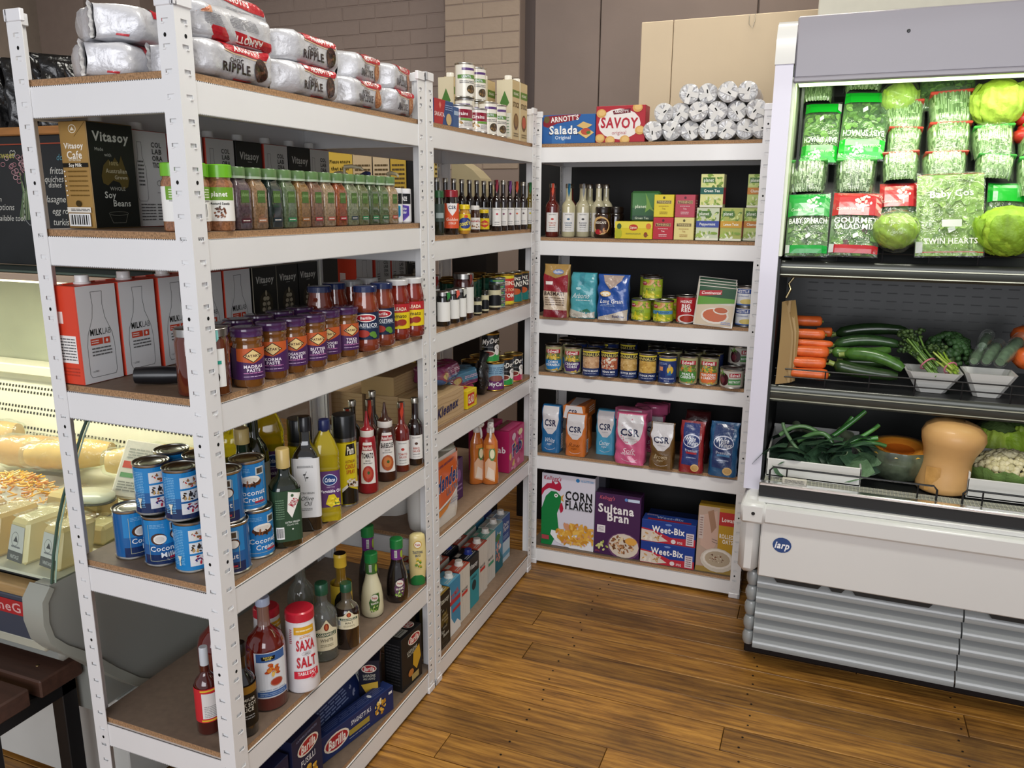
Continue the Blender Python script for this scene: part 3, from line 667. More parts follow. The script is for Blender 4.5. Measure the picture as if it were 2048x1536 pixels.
def soy(front=True):
    a = [('r', .01, .005, .99, .995, '1f201f'), ('t', 'Vitasoy', .5, .83, .085, 'c9c9c2', {'w': .74, 'b': 2, 's': .08}), ('r', .42, .755, .58, .76, 'c9c9c2')]
    if front: a += [('e', .5, .50, .28, .17, '3a3428'), ('ln', [(.5, .34), (.5, .62)], .0012, 'a79e88')]+[('e', .5+sx*dx, .44+.07*i, .07, .028, 'b0a68e') for i, dx in enumerate((.11, .09, .06)) for sx in (-1, 1)]+[('e', .5, .65, .04, .04, 'b0a68e'), ('ln', [(.28, .27), (.34, .12), (.66, .12), (.72, .27), (.28, .27)], .0010, '9a9a94'), ('o', .76, .19, .06, .035, .0009, '9a9a94'), ('t', 'SOY', .5, .19, .028, '9a9a94')]+[('ln', [(.5+.34*math.cos(t), .24+.12*math.sin(t)), (.5+.44*math.cos(t), .24+.17*math.sin(t))], .0009, '9a9a94') for t in (.1, .5, 2.6, 3.0)]
    return a
def soy_big():
    return [('r', .01, .005, .99, .995, '1c1e1b'), ('t', 'Vitasoy', .5, .87, .085, 'c2c4b8', {'w': .78, 'b': 2, 's': .05}), ('t', 'Made', .22, .75, .03, 'a6a89c', {'w': .2}), ('t', 'with', .40, .70, .03, 'a6a89c', {'w': .2}), ('p', [(.22, .50), (.28, .60), (.40, .66), (.46, .62), (.54, .68), (.62, .62), (.68, .70), (.76, .56), (.82, .48), (.78, .40), (.66, .37), (.60, .44), (.46, .46), (.34, .41), (.24, .43)], '5a4c22'), ('t', '100%', .5, .62, .035, 'a99d70', {'w': .3}), ('t', 'Australian', .55, .55, .04, 'b8b094', {'w': .5}), ('t', 'Grown', .64, .49, .036, 'b8b094', {'w': .3}), ('t', 'WHOLE', .54, .38, .034, '9c9c90', {'w': .34}), ('t', 'Soy', .36, .32, .06, 'c9cbc0', {'w': .26}), ('t', 'Beans', .60, .24, .06, 'c9cbc0', {'w': .44}), ('o', .5, .14, .22, .02, .0008, '77776c'), ('ln', [(.3, .13), (.36, .05), (.64, .05), (.70, .13)], .0008, '77776c')]
def cafe(): return [('r', .01, .005, .99, .995, 'a8854c'), ('o', .5, .93, .14, .04, .0016, 'efe6d2'), ('p', [(.42, .915), (.58, .915), (.5, .95)], 'efe6d2'), ('ln', [(.98, .99), (.55, .86)], .0008, '6a5026'), ('t', 'Vitasoy', .5, .775, .05, 'f6f0e2', {'w': .84, 'b': 2}), ('t', 'Cafe', .5, .69, .07, 'f6f0e2', {'w': .7}), ('t', 'for Baristas', .5, .645, .022, 'efe2c4', {'w': .6}), ('r', .03, .575, .97, .615, '1b1a16'), ('t', 'Soy Milk', .5, .595, .03, 'f6f0e2', {'w': .7, 'b': 2})]+[('l', .2, .30+.045*i, .9, .325+.045*i, 1, '6f5322') for i in range(6)]+[('e', .11, .312+.045*i, .03, .007, 'f6f0e2') for i in range(6)]+[('e', .5, .235, .1, .03, '3f3218'), ('r', .06, .15, .94, .20, 'efeadf'), ('l', .2, .16, .9, .19, 2, '444'), ('bar', .1, .02, .9, .14)]
def carton(label, y, z, kind, key, x=XC, group='one litre milk cartons on the near rack', rzj=0, cap='ececea'):
    F, Sd, base, sc, tc = {'milk': (milk_front(), milk_side(), 'd8452c', 'd8452c', 'd04a34'), 'collab': (collab(), [('l', .2, .1, .8, .9, 12, 'c8604c')], 'd04a38', 'd04a38', 'c9c9c7'), 'soy': (soy(), [('l', .15, .1, .85, .6, 12, '6a6a60')], '1f201f', '23231f', '23231f'), 'soybig': (soy_big(), cafe(), 'a8854c', None, '8a6c3a'), 'soyblk': (soy(), [('l', .15, .1, .85, .9, 12, 'b4a46c')], 'a9a08a', '1f201f', '23231f')}[kind]
    return boxy('milk_carton', label, 'carton', group, x, y, z, HP+rzj, CW-.003, CD, CH_, base, front=F, left=Sd, sidecol=sc, topcol=tc, cap=cap, key=('ct', kind), capx=.5, capd=.5)
z = SA[1]
boxy('milk_carton', 'black and gold soy milk carton at the left end of the second shelf', 'carton', 'one litre milk cartons on the near rack', -.300, .062, z, HP, .112, .072, .205, 'a8854c', front=soy_big(), left=cafe(), topcol='8a6c3a', cap='ececea', capd=.5)
seq = [(.186, 'collab', 'grey coffee milk carton beside the black and gold soy carton'), (.296, 'collab', 'grey coffee milk carton hidden by the near corner post'), (.402, 'collab', 'grey coffee milk carton just right of the near corner post, second shelf'), (.506, 'soy', 'black soy milk carton between two grey cartons, near the corner post'), (.612, 'collab', 'grey coffee milk carton between two black soy cartons'), (.714, 'soy', 'black soy milk carton, the farther one on the second shelf'), (.806, 'collab', 'grey coffee milk carton at the far end of the second shelf')]
for y, kd, lb in seq: carton(lb, y, z, kd, None)
SPC = [('5a4a50', '4a1826', 'dark purple brown ground spice'), ('8c6f52', '9a6a50', 'tan ground spice'), ('24302c', '1f2b36', 'near black leaf spice'), ('5b6b4e', '2f7a50', 'grey green dried herb'), ('86663e', '8a5a34', 'ochre ground spice'), ('7a5a48', '9c2f3a', 'reddish brown ground spice'), ('9a8468', 'a8584a', 'pale brown ground spice'), ('8c4a2c', '9c2030', 'red chilli flake spice'), ('7c8468', '2a3a4a', 'pale sage dried herb'), ('6a7250', '2f7a50', 'olive dried herb'), ('4c5c40', '2f7a50', 'dark green dried herb'), ('5e6e4c', '2f6a48', 'mid green dried herb'), ('a08868', 'b04838', 'beige ground spice')]
yb = [.136, .191, .245, .285, .34, .387, .438, .482, .528, .573, .624, .671, .716, .768]; yb = [.136+(.768-.136)*i/13 for i in range(14)]
M_SP = mat('glass_over_spice', rough=.10, coat=1, noise=.45, nscale=240)
for i, (c, lc, ds) in enumerate(SPC):
    w2 = .0225; yc = (yb[i]+yb[i+1])/2
    jar('spice_jar', f'square glass jar of {ds} with dark green lid', 'jar', 'square spice jars on the second shelf of the near rack', -.034, yc, z, HP, [(0, 0), (.020, 0), (w2, .003), (w2, .078), (.019, .088), (.015, .094), (.0145, .10)], [(.0195, .098, '5f7a50'), (.0205, .0985, '5f7a50'), (.0205, .103, 'a8b8a0'), (.0205, .118, '5b7a4a'), (.019, .120, '5b7a4a'), (0, .120, '4c663e')], [('r', .16, .60, .84, .90, '4c6a34'), ('t', 'planet', .5, .80, .09, '8aa870', {'w': .6}), ('r', .10, .12, .90, .22, lc), ('l', .2, .14, .8, .2, 1, 'd8d0c8')], flatlab=(.017, -w2-.0002, .004, .084), col=c, labcol=None, sq=8, lsq=0, bodym=M_SP)
def planet_round(label, x, y, off, back=False):
    ops = [('r', 0, 0, 1, 1, 'ecebe6'), ('r', 0, .62, 1, 1, '6d9c2c')]
    if back: ops += [('l', .1, .66, .9, .95, 4, 'dfe8cc'), ('bar', .2, .08, .75, .55), ('l', .1, .56, .9, .62, 1, '888')]
    else: ops += [('t', 'planet', .5, .80, .14, 'f6f6ee', {'w': .5, 'b': 2}), ('t', 'Mustard Seeds', .5, .52, .07, '2a2a2a', {'w': .6, 'b': 2}), ('b', .5, .26, .2, .16, ['6c3c26', '8a5434', '4a2818'], 30, 5, .22)]
    jar('spice_jar', label, 'jar', 'round spice jars with bright green lids, near rack', x, y, z, face_cam(x, y, off), [(0, 0), (.022, 0), (.0242, .003), (.0242, .086), (.0205, .094), (.0205, .1)], lidp(.0235, .098, .024, '6fb52a'), ops, lab=(.0243, .018, .08), col='9c6a4a', labcol='ecebe6', bodym=M_SP, lidm=M_PLAS)
planet_round('round spice jar with bright green lid showing its barcode', -.062, -.012+.045, 30, True); planet_round('round green-lidded spice jar tucked behind the barcode jar', -.030, .046, 20, True)
planet_round('round green-lidded seed jar half hidden by the near corner post', -.052, .083, 0); planet_round('round green-lidded mustard seed jar in front of the square jars', -.026, .108, -4)
for i, (c1, c2, lb) in enumerate((('1c6f9c', '2aa0c0', 'white tub of baking powder with blue band beside the spice jars'), ('4a3a94', '6a4ab0', 'white tub of gelatine powder with purple band at the shelf end'))):
    y = .792+.048*i
    jar('powder_tub', lb, 'tub', None, -.040, y, z, face_cam(-.04, y, -8), [(0, 0), (.019, 0), (.021, .003), (.021, .084)], lidp(.0212, .082, .010, 'e8e8ea'), [('r', 0, .62, 1, .98, '14161c'), ('t', 'McKENZIE', .5, .80, .14, 'eee', {'w': .5, 'b': 2}), ('p', [(.16, .10), (.5, 0), (.86, .22), (.86, .55), (.16, .62)], c2), ('p', [(.2, .14), (.5, .06), (.82, .24), (.82, .52), (.2, .58)], c1), ('t', 'Baking' if not i else 'Gelatine', .5, .46, .10, 'eee', {'w': .42, 'b': 1}), ('t', 'Powder', .5, .33, .10, 'eee', {'w': .42, 'b': 1})], lab=(.0211, .004, .080), col='e4e4e8', labcol='e4e4e8', bodym=M_PLAS)
# pump bottles standing behind the spice jars
for i, (x, y, c, h, a) in enumerate(((-.20, .80, 'd8cba4', .135, .4), (-.27, .86, 'd8cba4', .12, -.2), (-.14, .83, '1d2d66', .118, 2.6), (-.10, .865, 'd8cba4', .118, -.5))):
    m = MB(); m.lathe([(0, 0), (.026, 0), (.028, .004), (.028, .08), (.012, .094), (.012, .1), (.0, .1)], 20, ['d9d2bc', 'c9c4ae', 'cfc9b6', 'd9d2bc'][i]); p = MB(); p.lathe([(.012, .098), (.013, .108), (.005, .110), (.004, h+.012), (0, h+.012)], 12, c); p.tube([(0, 0, h+.014), (.02, 0, h+.016), (.045, 0, h+.012), (.052, 0, h+.006)], [.006, .0055, .004, .003], 8, c)
    R = thing('pump_bottle', ['cream pump bottle standing tallest behind the spice jars', 'cream pump bottle at the back corner behind the spice jars', 'bottle with a navy blue pump head behind the spice jars', 'cream pump bottle closest to the powder tubs'][i], 'bottle', (x, y, SA[1]), a, 'pump bottles behind the spice jars'); part('body', m.mesh('body', M_PLAS, 50), R); part('pump', p.mesh('pump', M_PLAS, 50), R)
# --- third shelf: milk cartons behind, cooking pastes and sauces in front
z = SA[2]
kd = ['milk', 'milk', 'milk', 'milk', 'milk', 'soyblk', 'soyblk', 'soyblk']; yy = [.010, .114, .222, .326, .430, .535, .632, .724]
lb3 = ['white and red milk carton with a bottle outline at the left end', 'white and red milk carton, second from the left end of the third shelf', 'white and red milk carton partly behind the near corner post', 'white and red milk carton hidden behind the near corner post', 'white and red milk carton beside the black soy cartons', 'black soy carton next to the white milk cartons, third shelf', 'black soy carton, middle of three on the third shelf', 'black soy carton, farthest of three on the third shelf']
for a, b, c in zip(kd, yy, lb3): carton(c, b, z, a, None)
def pataks(t1): return [('r', 0, 0, 1, 1, '4a2458'), ('p', [(0, .60), (0, 1), (1, 1), (1, .72), (.5, .52)], 'c25a2a'), ('p', [(.5, .98), (.80, .76), (.5, .54), (.20, .76)], '2a1a10'), ('p', [(.5, .95), (.76, .76), (.5, .57), (.24, .76)], 'e2c88a'), ('t', "PATAK'S", .5, .76, .075, '4a1c1c', {'w': .46, 'b': 2}), ('t', t1, .5, .42, .095, 'ece2ee', {'w': .66, 'b': 2}), ('t', 'PASTE', .5, .30, .095, 'ece2ee', {'w': .6, 'b': 2}), ('l', .2, .18, .8, .25, 1, 'c07ab0'), ('l', .2, .08, .8, .13, 1, 'c8b0d0')]
def pjar(label, u, v, t1, off=0, x=None, y=None, c='75481e'):
    if x is None: x, y, r, h = round_at(z, u, v, 0, None, r=.034)
    jar('curry_paste_jar', label, 'jar', 'curry paste jars with purple lids on the near rack', x, y, z, face_cam(x, y, off), [(0, 0), (.028, 0), (.031, .004), (.0315, .075), (.029, .085), (.0285, .088), (.031, .094), (.031, .098), (.028, .104)], [(.030, .102, '3d2148'), (.0322, .1025, '3d2148'), (.0322, .112, '4a2a58'), (.0332, .114, '4a2a58'), (.0322, .118, '3d2148'), (.028, .1195, '33203c'), (0, .1185, '2c1c34')], pataks(t1), lab=(.0317, .016, .080), col=c, labcol='4a2458', Wd=.066, lidm=M_GLOSS)
pjar('curry paste jar with purple lid beside the metal-lidded jar at the post', 500, 776, 'MADRAS', 18)
pjar('korma curry paste jar with purple lid, second from the near post', 549, 759, 'KORMA'); pjar('rogan josh curry paste jar with purple lid, third from the near post', 588, 747, 'ROGAN JOSH', 14); pjar('butter chicken paste jar with purple lid, fourth along', 628, 736, 'BUTTER', 22)
pjar('tandoori paste jar set slightly behind its neighbours', 657, 723, 'TANDOORI', 4); pjar('tikka paste jar with purple lid beside the pasta sauce', 693, 714, 'TIKKA', 28)
for i, (x, y) in enumerate(((-.11, .16), (-.115, .235), (-.12, .31), (-.12, .385), (-.12, .46))): pjar('purple-lidded curry paste jar in the back row, behind the '+('madras', 'korma', 'rogan josh', 'butter chicken', 'tandoori')[i]+' jar', 0, 0, 'PASTE', 10, x, y)
def tall_jar(label, u, v, c, lidc, ops, labc, r=.033, h=.165, off=0, group=None, x=None, y=None, lm=M_GLOSS, cat='jar'):
    if x is None: x, y, _, _ = round_at(z, u, v, 0, None, r=r)
    jar('sauce_jar', label, cat, group, x, y, z, face_cam(x, y, off), [(0, 0), (r*.85, 0), (r, .005), (r, .028), (r*.97, .03), (r*.97, h*.60), (r, h*.61), (r, h*.68), (r*.86, h*.80), (r*.80, h*.86), (r*.80, h*.92)], lidp(r*.90, h*.90, h*.09, lidc), ops, lab=(r*.985, h*.19, h*.60), col=c, labcol=labc, lidm=lm)
bar = lambda t: [('r', 0, 0, 1, 1, '182848'), ('e', .46, .80, .34, .15, 'f0ece6'), ('e', .46, .80, .30, .115, 'b01c28'), ('t', 'Barilla', .46, .80, .10, 'f4f0ec', {'w': .42, 'b': 2}), ('t', t, .5, .53, .13, 'e8ecf2', {'w': .66, 'b': 2}), ('l', .12, .41, .88, .46, 1, '9ab'), ('e', .36, .22, .2, .14, 'a83428'), ('e', .66, .20, .11, .1, '5c8a34'), ('e', .72, .12, .08, .08, '5c8a34')]
dol = [('r', 0, 0, 1, .66, 'e6cc1e'), ('r', 0, .66, 1, 1, 'b5252c'), ('t', 'SOLEADA', .5, .80, .13, 'f2e6cc', {'w': .6, 'b': 2}), ('t', 'Tomato', .5, .52, .15, '3a2a10', {'w': .6}), ('e', .36, .22, .17, .13, '8c2c20'), ('e', .62, .26, .17, .13, '9c3424')]
tall_jar('basil pasta sauce jar with navy label and lid', 734, 704, '7c3420', '1c2850', bar('BASILICO'), '182848', off=6); tall_jar('napoletana pasta sauce jar with navy label and lid', 766, 693, '7c3420', '1c2850', bar('NAPOLETANA'), '182848', off=6)
tall_jar('tomato pasta sauce jar with yellow label and white lid, left one', 797, 681, '7c2418', 'c9c9c9', dol, 'b5252c', off=2); tall_jar('tomato pasta sauce jar with yellow label and white lid at the shelf end', 826, 674, '7c2418', 'c9c9c9', dol, 'b5252c', off=2)
for i, (x, y, lc) in enumerate(((-.11, .53, '1c2850'), (-.12, .61, '1c2850'), (-.12, .69, '8a8a8a'), (-.12, .77, 'a9a9a9'))): tall_jar(['navy-lidded sauce jar behind the tikka paste jar', 'navy-lidded sauce jar behind the basil sauce jar', 'grey-lidded sauce jar behind the napoletana jar', 'pale grey-lidded sauce jar behind the yellow labels'][i], 0, 0, '6c2a1c', lc, bar('SAUCE'), '182848', x=x, y=y)
def beren(u, v, label, x=None, y=None, off=0, front=True, zz=None, sc=1, c='5a2a18', band='2a9a86', grp=None, ribbon='7ab8b0'):
    ops = [('r', 0, 0, 1, 1, 'e6e6e2'), ('l', .3, .88, .75, .93, 1, '777'), ('t', 'BEERENBERG', .5, .80, .06, '777', {'w': .46}), ('r', .4, .60, .9, .69, band), ('t', 'SAVOURY', .5, .52, .05, '888', {'w': .5}), ('e', .55, .26, .26, .2, '241a16'), ('e', .55, .26, .22, .16, '5a3020'), ('b', .55, .26, .18, .12, ['a8502c', '8c3c22', 'c07040'], 14, 4, .3)] if front else [('r', 0, 0, 1, 1, 'e6e6e2')]
    e = MB(); e.add([(.008, -.0305*sc-.001, .128*sc), (.018, -.027*sc-.001, .128*sc), (.019, -.0285*sc-.0015, .112*sc), (.009, -.032*sc-.0015, .098*sc)], [(0, 1, 2, 3), (3, 2, 1, 0)], ribbon)
    jar('sauce_jar', label, 'jar', grp, x, y, zz if zz else z, face_cam(x, y, off), [(0, 0), (.026*sc, 0), (.030*sc, .004), (.030*sc, .105*sc), (.027*sc, .112*sc), (.0265*sc, .116*sc)], lidp(.0295*sc, .115*sc, .016*sc, 'b4b2ae'), ops, lab=(.0302*sc, .018*sc, .092*sc), span=1.9, col=c, labcol='e6e6e2', lidm=M_METAL, Wd=.052*sc, extra=[('ribbon_seal', e.mesh('ribbon_seal', M_PAPER))])
beren(0, 0, 'dark sauce jar with white label and steel lid beside the near post', -.030, .062, -14); beren(0, 0, 'steel-lidded sauce jar seen through the side opening left of the post', -.066, .043, 150, c='5a2418')
m = MB(); m.tube([(-.235, .062, z+.018), (-.19, .085, z+.018), (-.15, .105, z+.018)], [.017, .019, .016], 14, '17171a'); m.tube([(-.15, .105, z+.018), (-.09, .14, z+.018), (-.05, .16, z+.018)], [.010, .009, .008], 12, '202024')
solo('torch', m.mesh('torch', M_PLAS, 50), 'black handled torch lying on the third shelf before the milk cartons', 'torch')
# --- fourth shelf: coconut cans, oils and sauces
z = SA[3]; GC = 'blue coconut cans stacked on the fourth shelf of the near rack'
cblue = [('r', 0, .45, 1, 1, '2383c4'), ('r', 0, .22, 1, .45, '1e5f9e'), ('r', 0, 0, 1, .22, '172c58')]
def coco(b): return cblue*(b == 'Milk')+([('r', 0, 0, 1, 1, '2480c4')] if b != 'Milk' else [])+[('ln', [(.14, .9), (.14, .08), (.86, .08), (.86, .9)], .0007, 'c9c9a0'), ('r', .62, .74, .84, .92, 'c9d4d8'), ('r', .65, .77, .81, .89, '4a4034'), ('l', .18, .82, .5, .92, 3, '7ab4dc')]+([('e', .36, .58, .17, .13, '4a2c20'), ('e', .39, .575, .14, .105, 'efece4'), ('e', .38, .57, .10, .07, 'd9d4cc'), ('e', .74, .64, .14, .11, '4a2c20'), ('e', .745, .63, .11, .09, 'efece4')] if b == 'Milk' else [('e', .5, .60, .26, .10, '5a3420'), ('e', .5, .66, .22, .09, 'efece4'), ('e', .5, .65, .15, .055, 'dcd6cc'), ('b', .5, .56, .2, .05, ['6a3c24', '3a2016', '8a5434'], 14, 2, .3)])+[('t', 'Coconut', .5, .365, .110, 'eef2f4', {'w': .66, 'b': 1}), ('t', b, .54, .215, .110, 'eef2f4', {'w': .46, 'b': 1}), ('r', .56, .12, .80, .165, 'b02c3c')]
def cpic(v): return cblue*(v == 0)+([('r', 0, 0, 1, 1, '2383c4')] if v else [])+[('l', .08, .12, .34, .92, 22, '7ab8e0')]+[q for i, cs in enumerate((['8a5c34', 'd8b074', 'c83c2c', 'efe6d4'], ['3a2c20', 'c8a060', '8a8a8a', '2a2420'], ['8c1c34', '2c3a7a', 'e8e4ec', 'b8283c'])) for q in (('r', .46, .66-.28*i, .86, .90-.28*i, 'dfe2e4'), ('b', .66, .78-.28*i, .16, .09, cs, 22, i+2, .3))]+[('p', [(.22, .12), (.26, .12), (.25, .22), (.29, .34), (.19, .34), (.23, .22)], 'e8e2cc')]
def cc(label, x, y, lay, kind, off=0, key=None):
    ops, k = {'milk': (coco('Milk'), 'ccm'), 'cream': (coco('Cream'), 'ccr'), 'pic': (cpic(0), 'ccp'), 'pic2': (cpic(1), 'ccp2')}[kind]
    can('coconut_can', label, 'can', GC, x, y, z+.1105*lay, .0375, .11, face_cam(x, y, off), ops, '2383c4' if kind in ('cream', 'pic2') else '1e5f9e', lid='a9aaa4', key=k)
cc('leftmost coconut can on the shelf, label turned partly away', -.300, .070, 0, 'milk', 42); cc('coconut milk can in the bottom layer showing halved coconuts', -.215, .068, 0, 'milk', 10); cc('bottom layer coconut can showing dessert pictures by the near post', -.133, .070, 0, 'pic2', -5); cc('bottom coconut can just right of the near post', -.050, .094, 0, 'milk', -30)
cc('bottom coconut cream can beside the dark olive oil bottle', -.052, .174, 0, 'cream', 22)
cc('upper coconut can showing food pictures, left one of the front pair', -.232, .074, 1, 'pic', -5); cc('upper coconut can showing food pictures, next to the near post', -.150, .072, 1, 'pic', 0); cc('upper coconut milk can seen just right of the near post', -.056, .092, 1, 'milk', -28); cc('upper coconut cream can beside the gold-capped bottles', -.060, .168, 1, 'cream', 8)
for i, (x, y, l) in enumerate(((-.255, .155, 0), (-.255, .155, 1), (-.172, .152, 0), (-.172, .152, 1), (-.295, .235, 0), (-.128, .160, 1))):
    if i == 5: x, y = -.215, .232
    cc(['blue coconut can at the back left, bottom layer', 'blue coconut can at the back left, upper layer', 'blue coconut can in the second row, bottom layer', 'blue coconut can in the second row, upper layer', 'blue coconut can at the back left corner of the stack', 'blue coconut can deepest behind the second row'][i], x, y, l if i != 5 else 0, 'pic', 60)
M_OIL = mat('clear_yellow_oil', 'e4cc24', rough=.04, trans=.6, ior=1.2, coat=1); M_CLEAR = film('clear_bottle', 'c4ccbc', gloss=.2, rough=.03, haze=.10, bump=0)
def bottle(label, x, y, off, r, h, col, cap, ops, lab, labcol, neck=.35, nr=.3, capr=None, caph=.12, bodym=None, sq=0, group=None, fill=None, sx=1, sy=1, zz=None, Wd=None, span=None, lidm=None, labm=None, extra=None, shoulder=.16, capprof=None, name='sauce_bottle', cat='bottle', key=None):
    """r body radius, h full height, neck: share of the height taken by neck, nr: neck radius share"""
    n0 = h*(1-neck); s0 = n0-h*shoulder; N = r*nr; c0 = h*(1-caph)
    prof = [(0, 0), (r*.9, 0), (r, .004), (r, s0), (r*.96, s0+(n0-s0)*.25), (r*.82, s0+(n0-s0)*.55), (N+(r-N)*.30, s0+(n0-s0)*.8), (N*1.08, n0), (N, n0+(c0-n0)*.4), (N, c0), (N, c0+.002)]
    if fill: prof = [(p[0], p[1], fill[1] if p[1] > fill[0]*h else col) for p in prof]
    cr_ = capr or N*1.25
    lp = capprof or [(cr_*.9, c0), (cr_, c0+.001), (cr_, h-.002), (cr_*.9, h), (0, h)]
    lp = [(p[0], p[1], (p[2] if len(p) > 2 else cap)) for p in lp]
    jar(name, label, cat, group, x, y, z if zz is None else zz, face_cam(x, y, off), prof, lp, ops, lab=(r+.0003, lab[0]*h, lab[1]*h) if lab else None, col=col, labcol=labcol, sq=sq, bodym=bodym or M_DARKG, lidm=lidm or M_PLAS, span=span, sx=sx, sy=sy, Wd=Wd, labm=labm, extra=extra, key=key)
def AT(u, v, w, zz=None, r=None):
    x, y, r, _ = round_at(z if zz is None else zz, u, v, w, None, r); return x, y, r
def ht(x, y, v, zz=None): return z_at(x, y, v)-(z if zz is None else zz)
x, y, r = AT(576, 1096, 58); h = ht(x, y, 896)
moro = [('r', 0, 0, 1, 1, '2f4a34'), ('p', [(.52, .98), (.96, .92), (.62, .46), (.46, .60)], 'ece8e0'), ('t', 'MORO', .70, .76, .11, 'a8283c', {'w': .34, 'b': 2, 'rot': 52}), ('e', .66, .90, .05, .03, '3a5a3a'), ('t', 'EXTRA VIRGIN', .62, .38, .035, 'dfe4dc', {'w': .5}), ('t', 'OLIVE OIL', .62, .33, .03, 'c8d0c4', {'w': .4}), ('e', .62, .24, .03, .015, 'dfe4dc'), ('l', .10, .45, .36, .85, 9, '6a8a6c'), ('bar', .08, .06, .32, .30)]
bottle('dark green olive oil bottle with gold cap and green label in front', x, y, 10, r*.98, h, '121b10', 'c2a868', moro, (.07, .60), '2f4a34', neck=.27, nr=.38, caph=.20, sq=4, Wd=r*1.8, capprof=None, group='olive oil bottles on the fourth shelf')
x2, y2, _ = AT(530, 1068, 50, r=.03); bottle('gold-capped olive oil bottle behind the coconut cream cans', -.132, .240, 0, .032, .258, '243018', 'c8b070', [('r', 0, 0, 1, 1, '9a9a78')], (.1, .72), '8c8c6c', neck=.22, nr=.42, caph=.14, sq=4, group='olive oil bottles on the fourth shelf')
bottle('gold-capped bottle at the back, seen just right of the near post', -.135, .158+.0, 0, .033, .262, '3a3a1c', 'c8b070', [], None, '', neck=.22, nr=.42, caph=.14, group='olive oil bottles on the fourth shelf')
bottle('black-capped dark bottle standing behind the green olive oil', -.165, .315, 0, .035, .31, '1c2410', '16161a', [('r', 0, 0, 1, 1, 'b8b8a8')], (.1, .5), 'b8b8a8', neck=.30, nr=.40, caph=.15, group='olive oil bottles on the fourth shelf')
x, y, r = AT(620, 1063, 54); h = ht(x, y, 832)
bottle('tall black olive oil bottle with a long white label', x, y, -6, r, h, '14120f', '101014', [('r', 0, 0, 1, 1, 'dcdcdc'), ('t', 'BEERENBERG', .5, .86, .035, '555', {'w': .6}), ('ln', [(.5, .62), (.46, .72), (.55, .78)], .001, '333'), ('e', .46, .73, .06, .012, '333'), ('e', .56, .68, .06, .012, '333'), ('t', 'EXTRA VIRGIN', .5, .42, .03, '555', {'w': .6}), ('t', 'Olive', .5, .33, .07, '333', {'w': .5, 'b': 0, 's': .3}), ('t', 'Oil', .52, .24, .07, '333', {'w': .3, 'b': 0, 's': .3}), ('l', .3, .12, .7, .17, 2, '777')], (.13, .66), 'dcdcdc', neck=.24, nr=.36, caph=.13, span=2.0, Wd=r*1.7, sq=6, group='olive oil bottles on the fourth shelf')
def oil(label, x, y, off, r, h, full=True):
    ops = [('r', 0, 0, 1, 1, '5a3468'), ('e', .58, .76, .26, .16, 'c8d4e4'), ('e', .58, .76, .235, .14, '1c3c78'), ('t', 'Crisco', .58, .76, .11, 'eef2f8', {'w': .38, 'b': 2, 's': .1}), ('t', '100% PURE', .60, .56, .03, 'cbb8d0', {'w': .3}), ('t', 'Vegetable Oil', .60, .45, .08, 'eee8f0', {'w': .72, 'b': 2}), ('p', [(.52, .34), (.72, .36), (.90, .10), (.60, .0), (.40, .10)], 'd8c020'), ('b', .66, .14, .22, .12, ['e0c828', 'c8ac18', 'ecd840', '4a7a2c'], 16, 4, .4), ('e', .12, .16, .07, .05, 'd8c060')]
    ribs = [(r, .004), (r, h*.10), (r*.97, h*.12), (r, h*.14)]
    prof = [(0, 0), (r*.8, 0)]+ribs+[(r*.985, h*.15), (r*.985, h*.53), (r, h*.54), (r*.95, h*.56), (r, h*.58), (r*.95, h*.60), (r, h*.62), (r*.95, h*.64), (r, h*.66), (r*.98, h*.70), (r*.72, h*.80), (r*.38, h*.88), (r*.36, h*.90)]
    jar('oil_bottle', label, 'bottle', 'clear vegetable oil bottles with navy caps', x, y, z, face_cam(x, y, off), prof, [(r*.42, h*.89, '1c2450'), (r*.44, h*.90), (r*.44, h*.985), (r*.38, h), (0, h)], ops, lab=(r*.99, h*.16, h*.52), col='d8c020', labcol='5a3468', sq=5, bodym=M_OIL, lidm=mat('navy_cap', '1c2450', rough=.3), Wd=r*1.9)
x, y, r = AT(657, 1046, 52); h = ht(x, y, 838); oil('clear bottle of yellow vegetable oil with purple label', x, y, 4, r, h); oil('yellow oil bottle behind the tall black olive oil bottle', -.21, .43, 0, .036, .285); oil('second yellow oil bottle at the back left of the oils', -.24, .34, 0, .036, .27)
x, y, r = AT(694, 1013, 46); h = ht(x, y, 828)
def spray(label, x, y, r, h, off):
    ops = [('r', 0, 0, 1, 1, 'dcc81c'), ('p', [(.46, .98), (.80, .98), (.86, .80), (.40, .80)], '141414'), ('t', 'Pam', .62, .88, .12, 'f0ecd8', {'w': .3, 'b': 2}), ('t', 'AUSTRALIAN', .6, .70, .045, '8a4418', {'w': .4}), ('t', 'CANOLA', .6, .62, .075, 'b4581c', {'w': .42, 'b': 2}), ('t', 'SPRAY', .6, .53, .06, 'b4581c', {'w': .36, 'b': 2}), ('p', [(.24, 0), (.24, .22), (.42, .30), (1, .18), (1, 0)], '15140f'), ('p', [(.24, .20), (.5, .30), (1, .24), (1, .33), (.6, .38), (.24, .26)], 'e8e6dc'), ('b', .62, .36, .18, .07, ['6a4426', '3a2818', 'c8a070', 'e0d8c8'], 20, 6, .35)]
    R = jar('cooking_spray', label, 'spray can', 'black-capped cooking spray cans', x, y, z, face_cam(x, y, off), [(r, 0, 'c9c9c9'), (r, .002, 'c9c9c9'), (r*.985, .004, '888'), (r*.985, h*.72, 'dcc81c'), (r*.985, h*.725, '8a8a8a'), (r*.98, h*.76, '8a8a8a')], [(r*1.0, h*.76, '101214'), (r*1.0, h*.985, '101214'), (r*.95, h, '16181a'), (0, h, '16181a')], ops, lab=(r, .006, h*.71), col='dcc81c', labcol='dcc81c', bodym=M_METAL, labm=M_GLOSS, Wd=r*2.2)
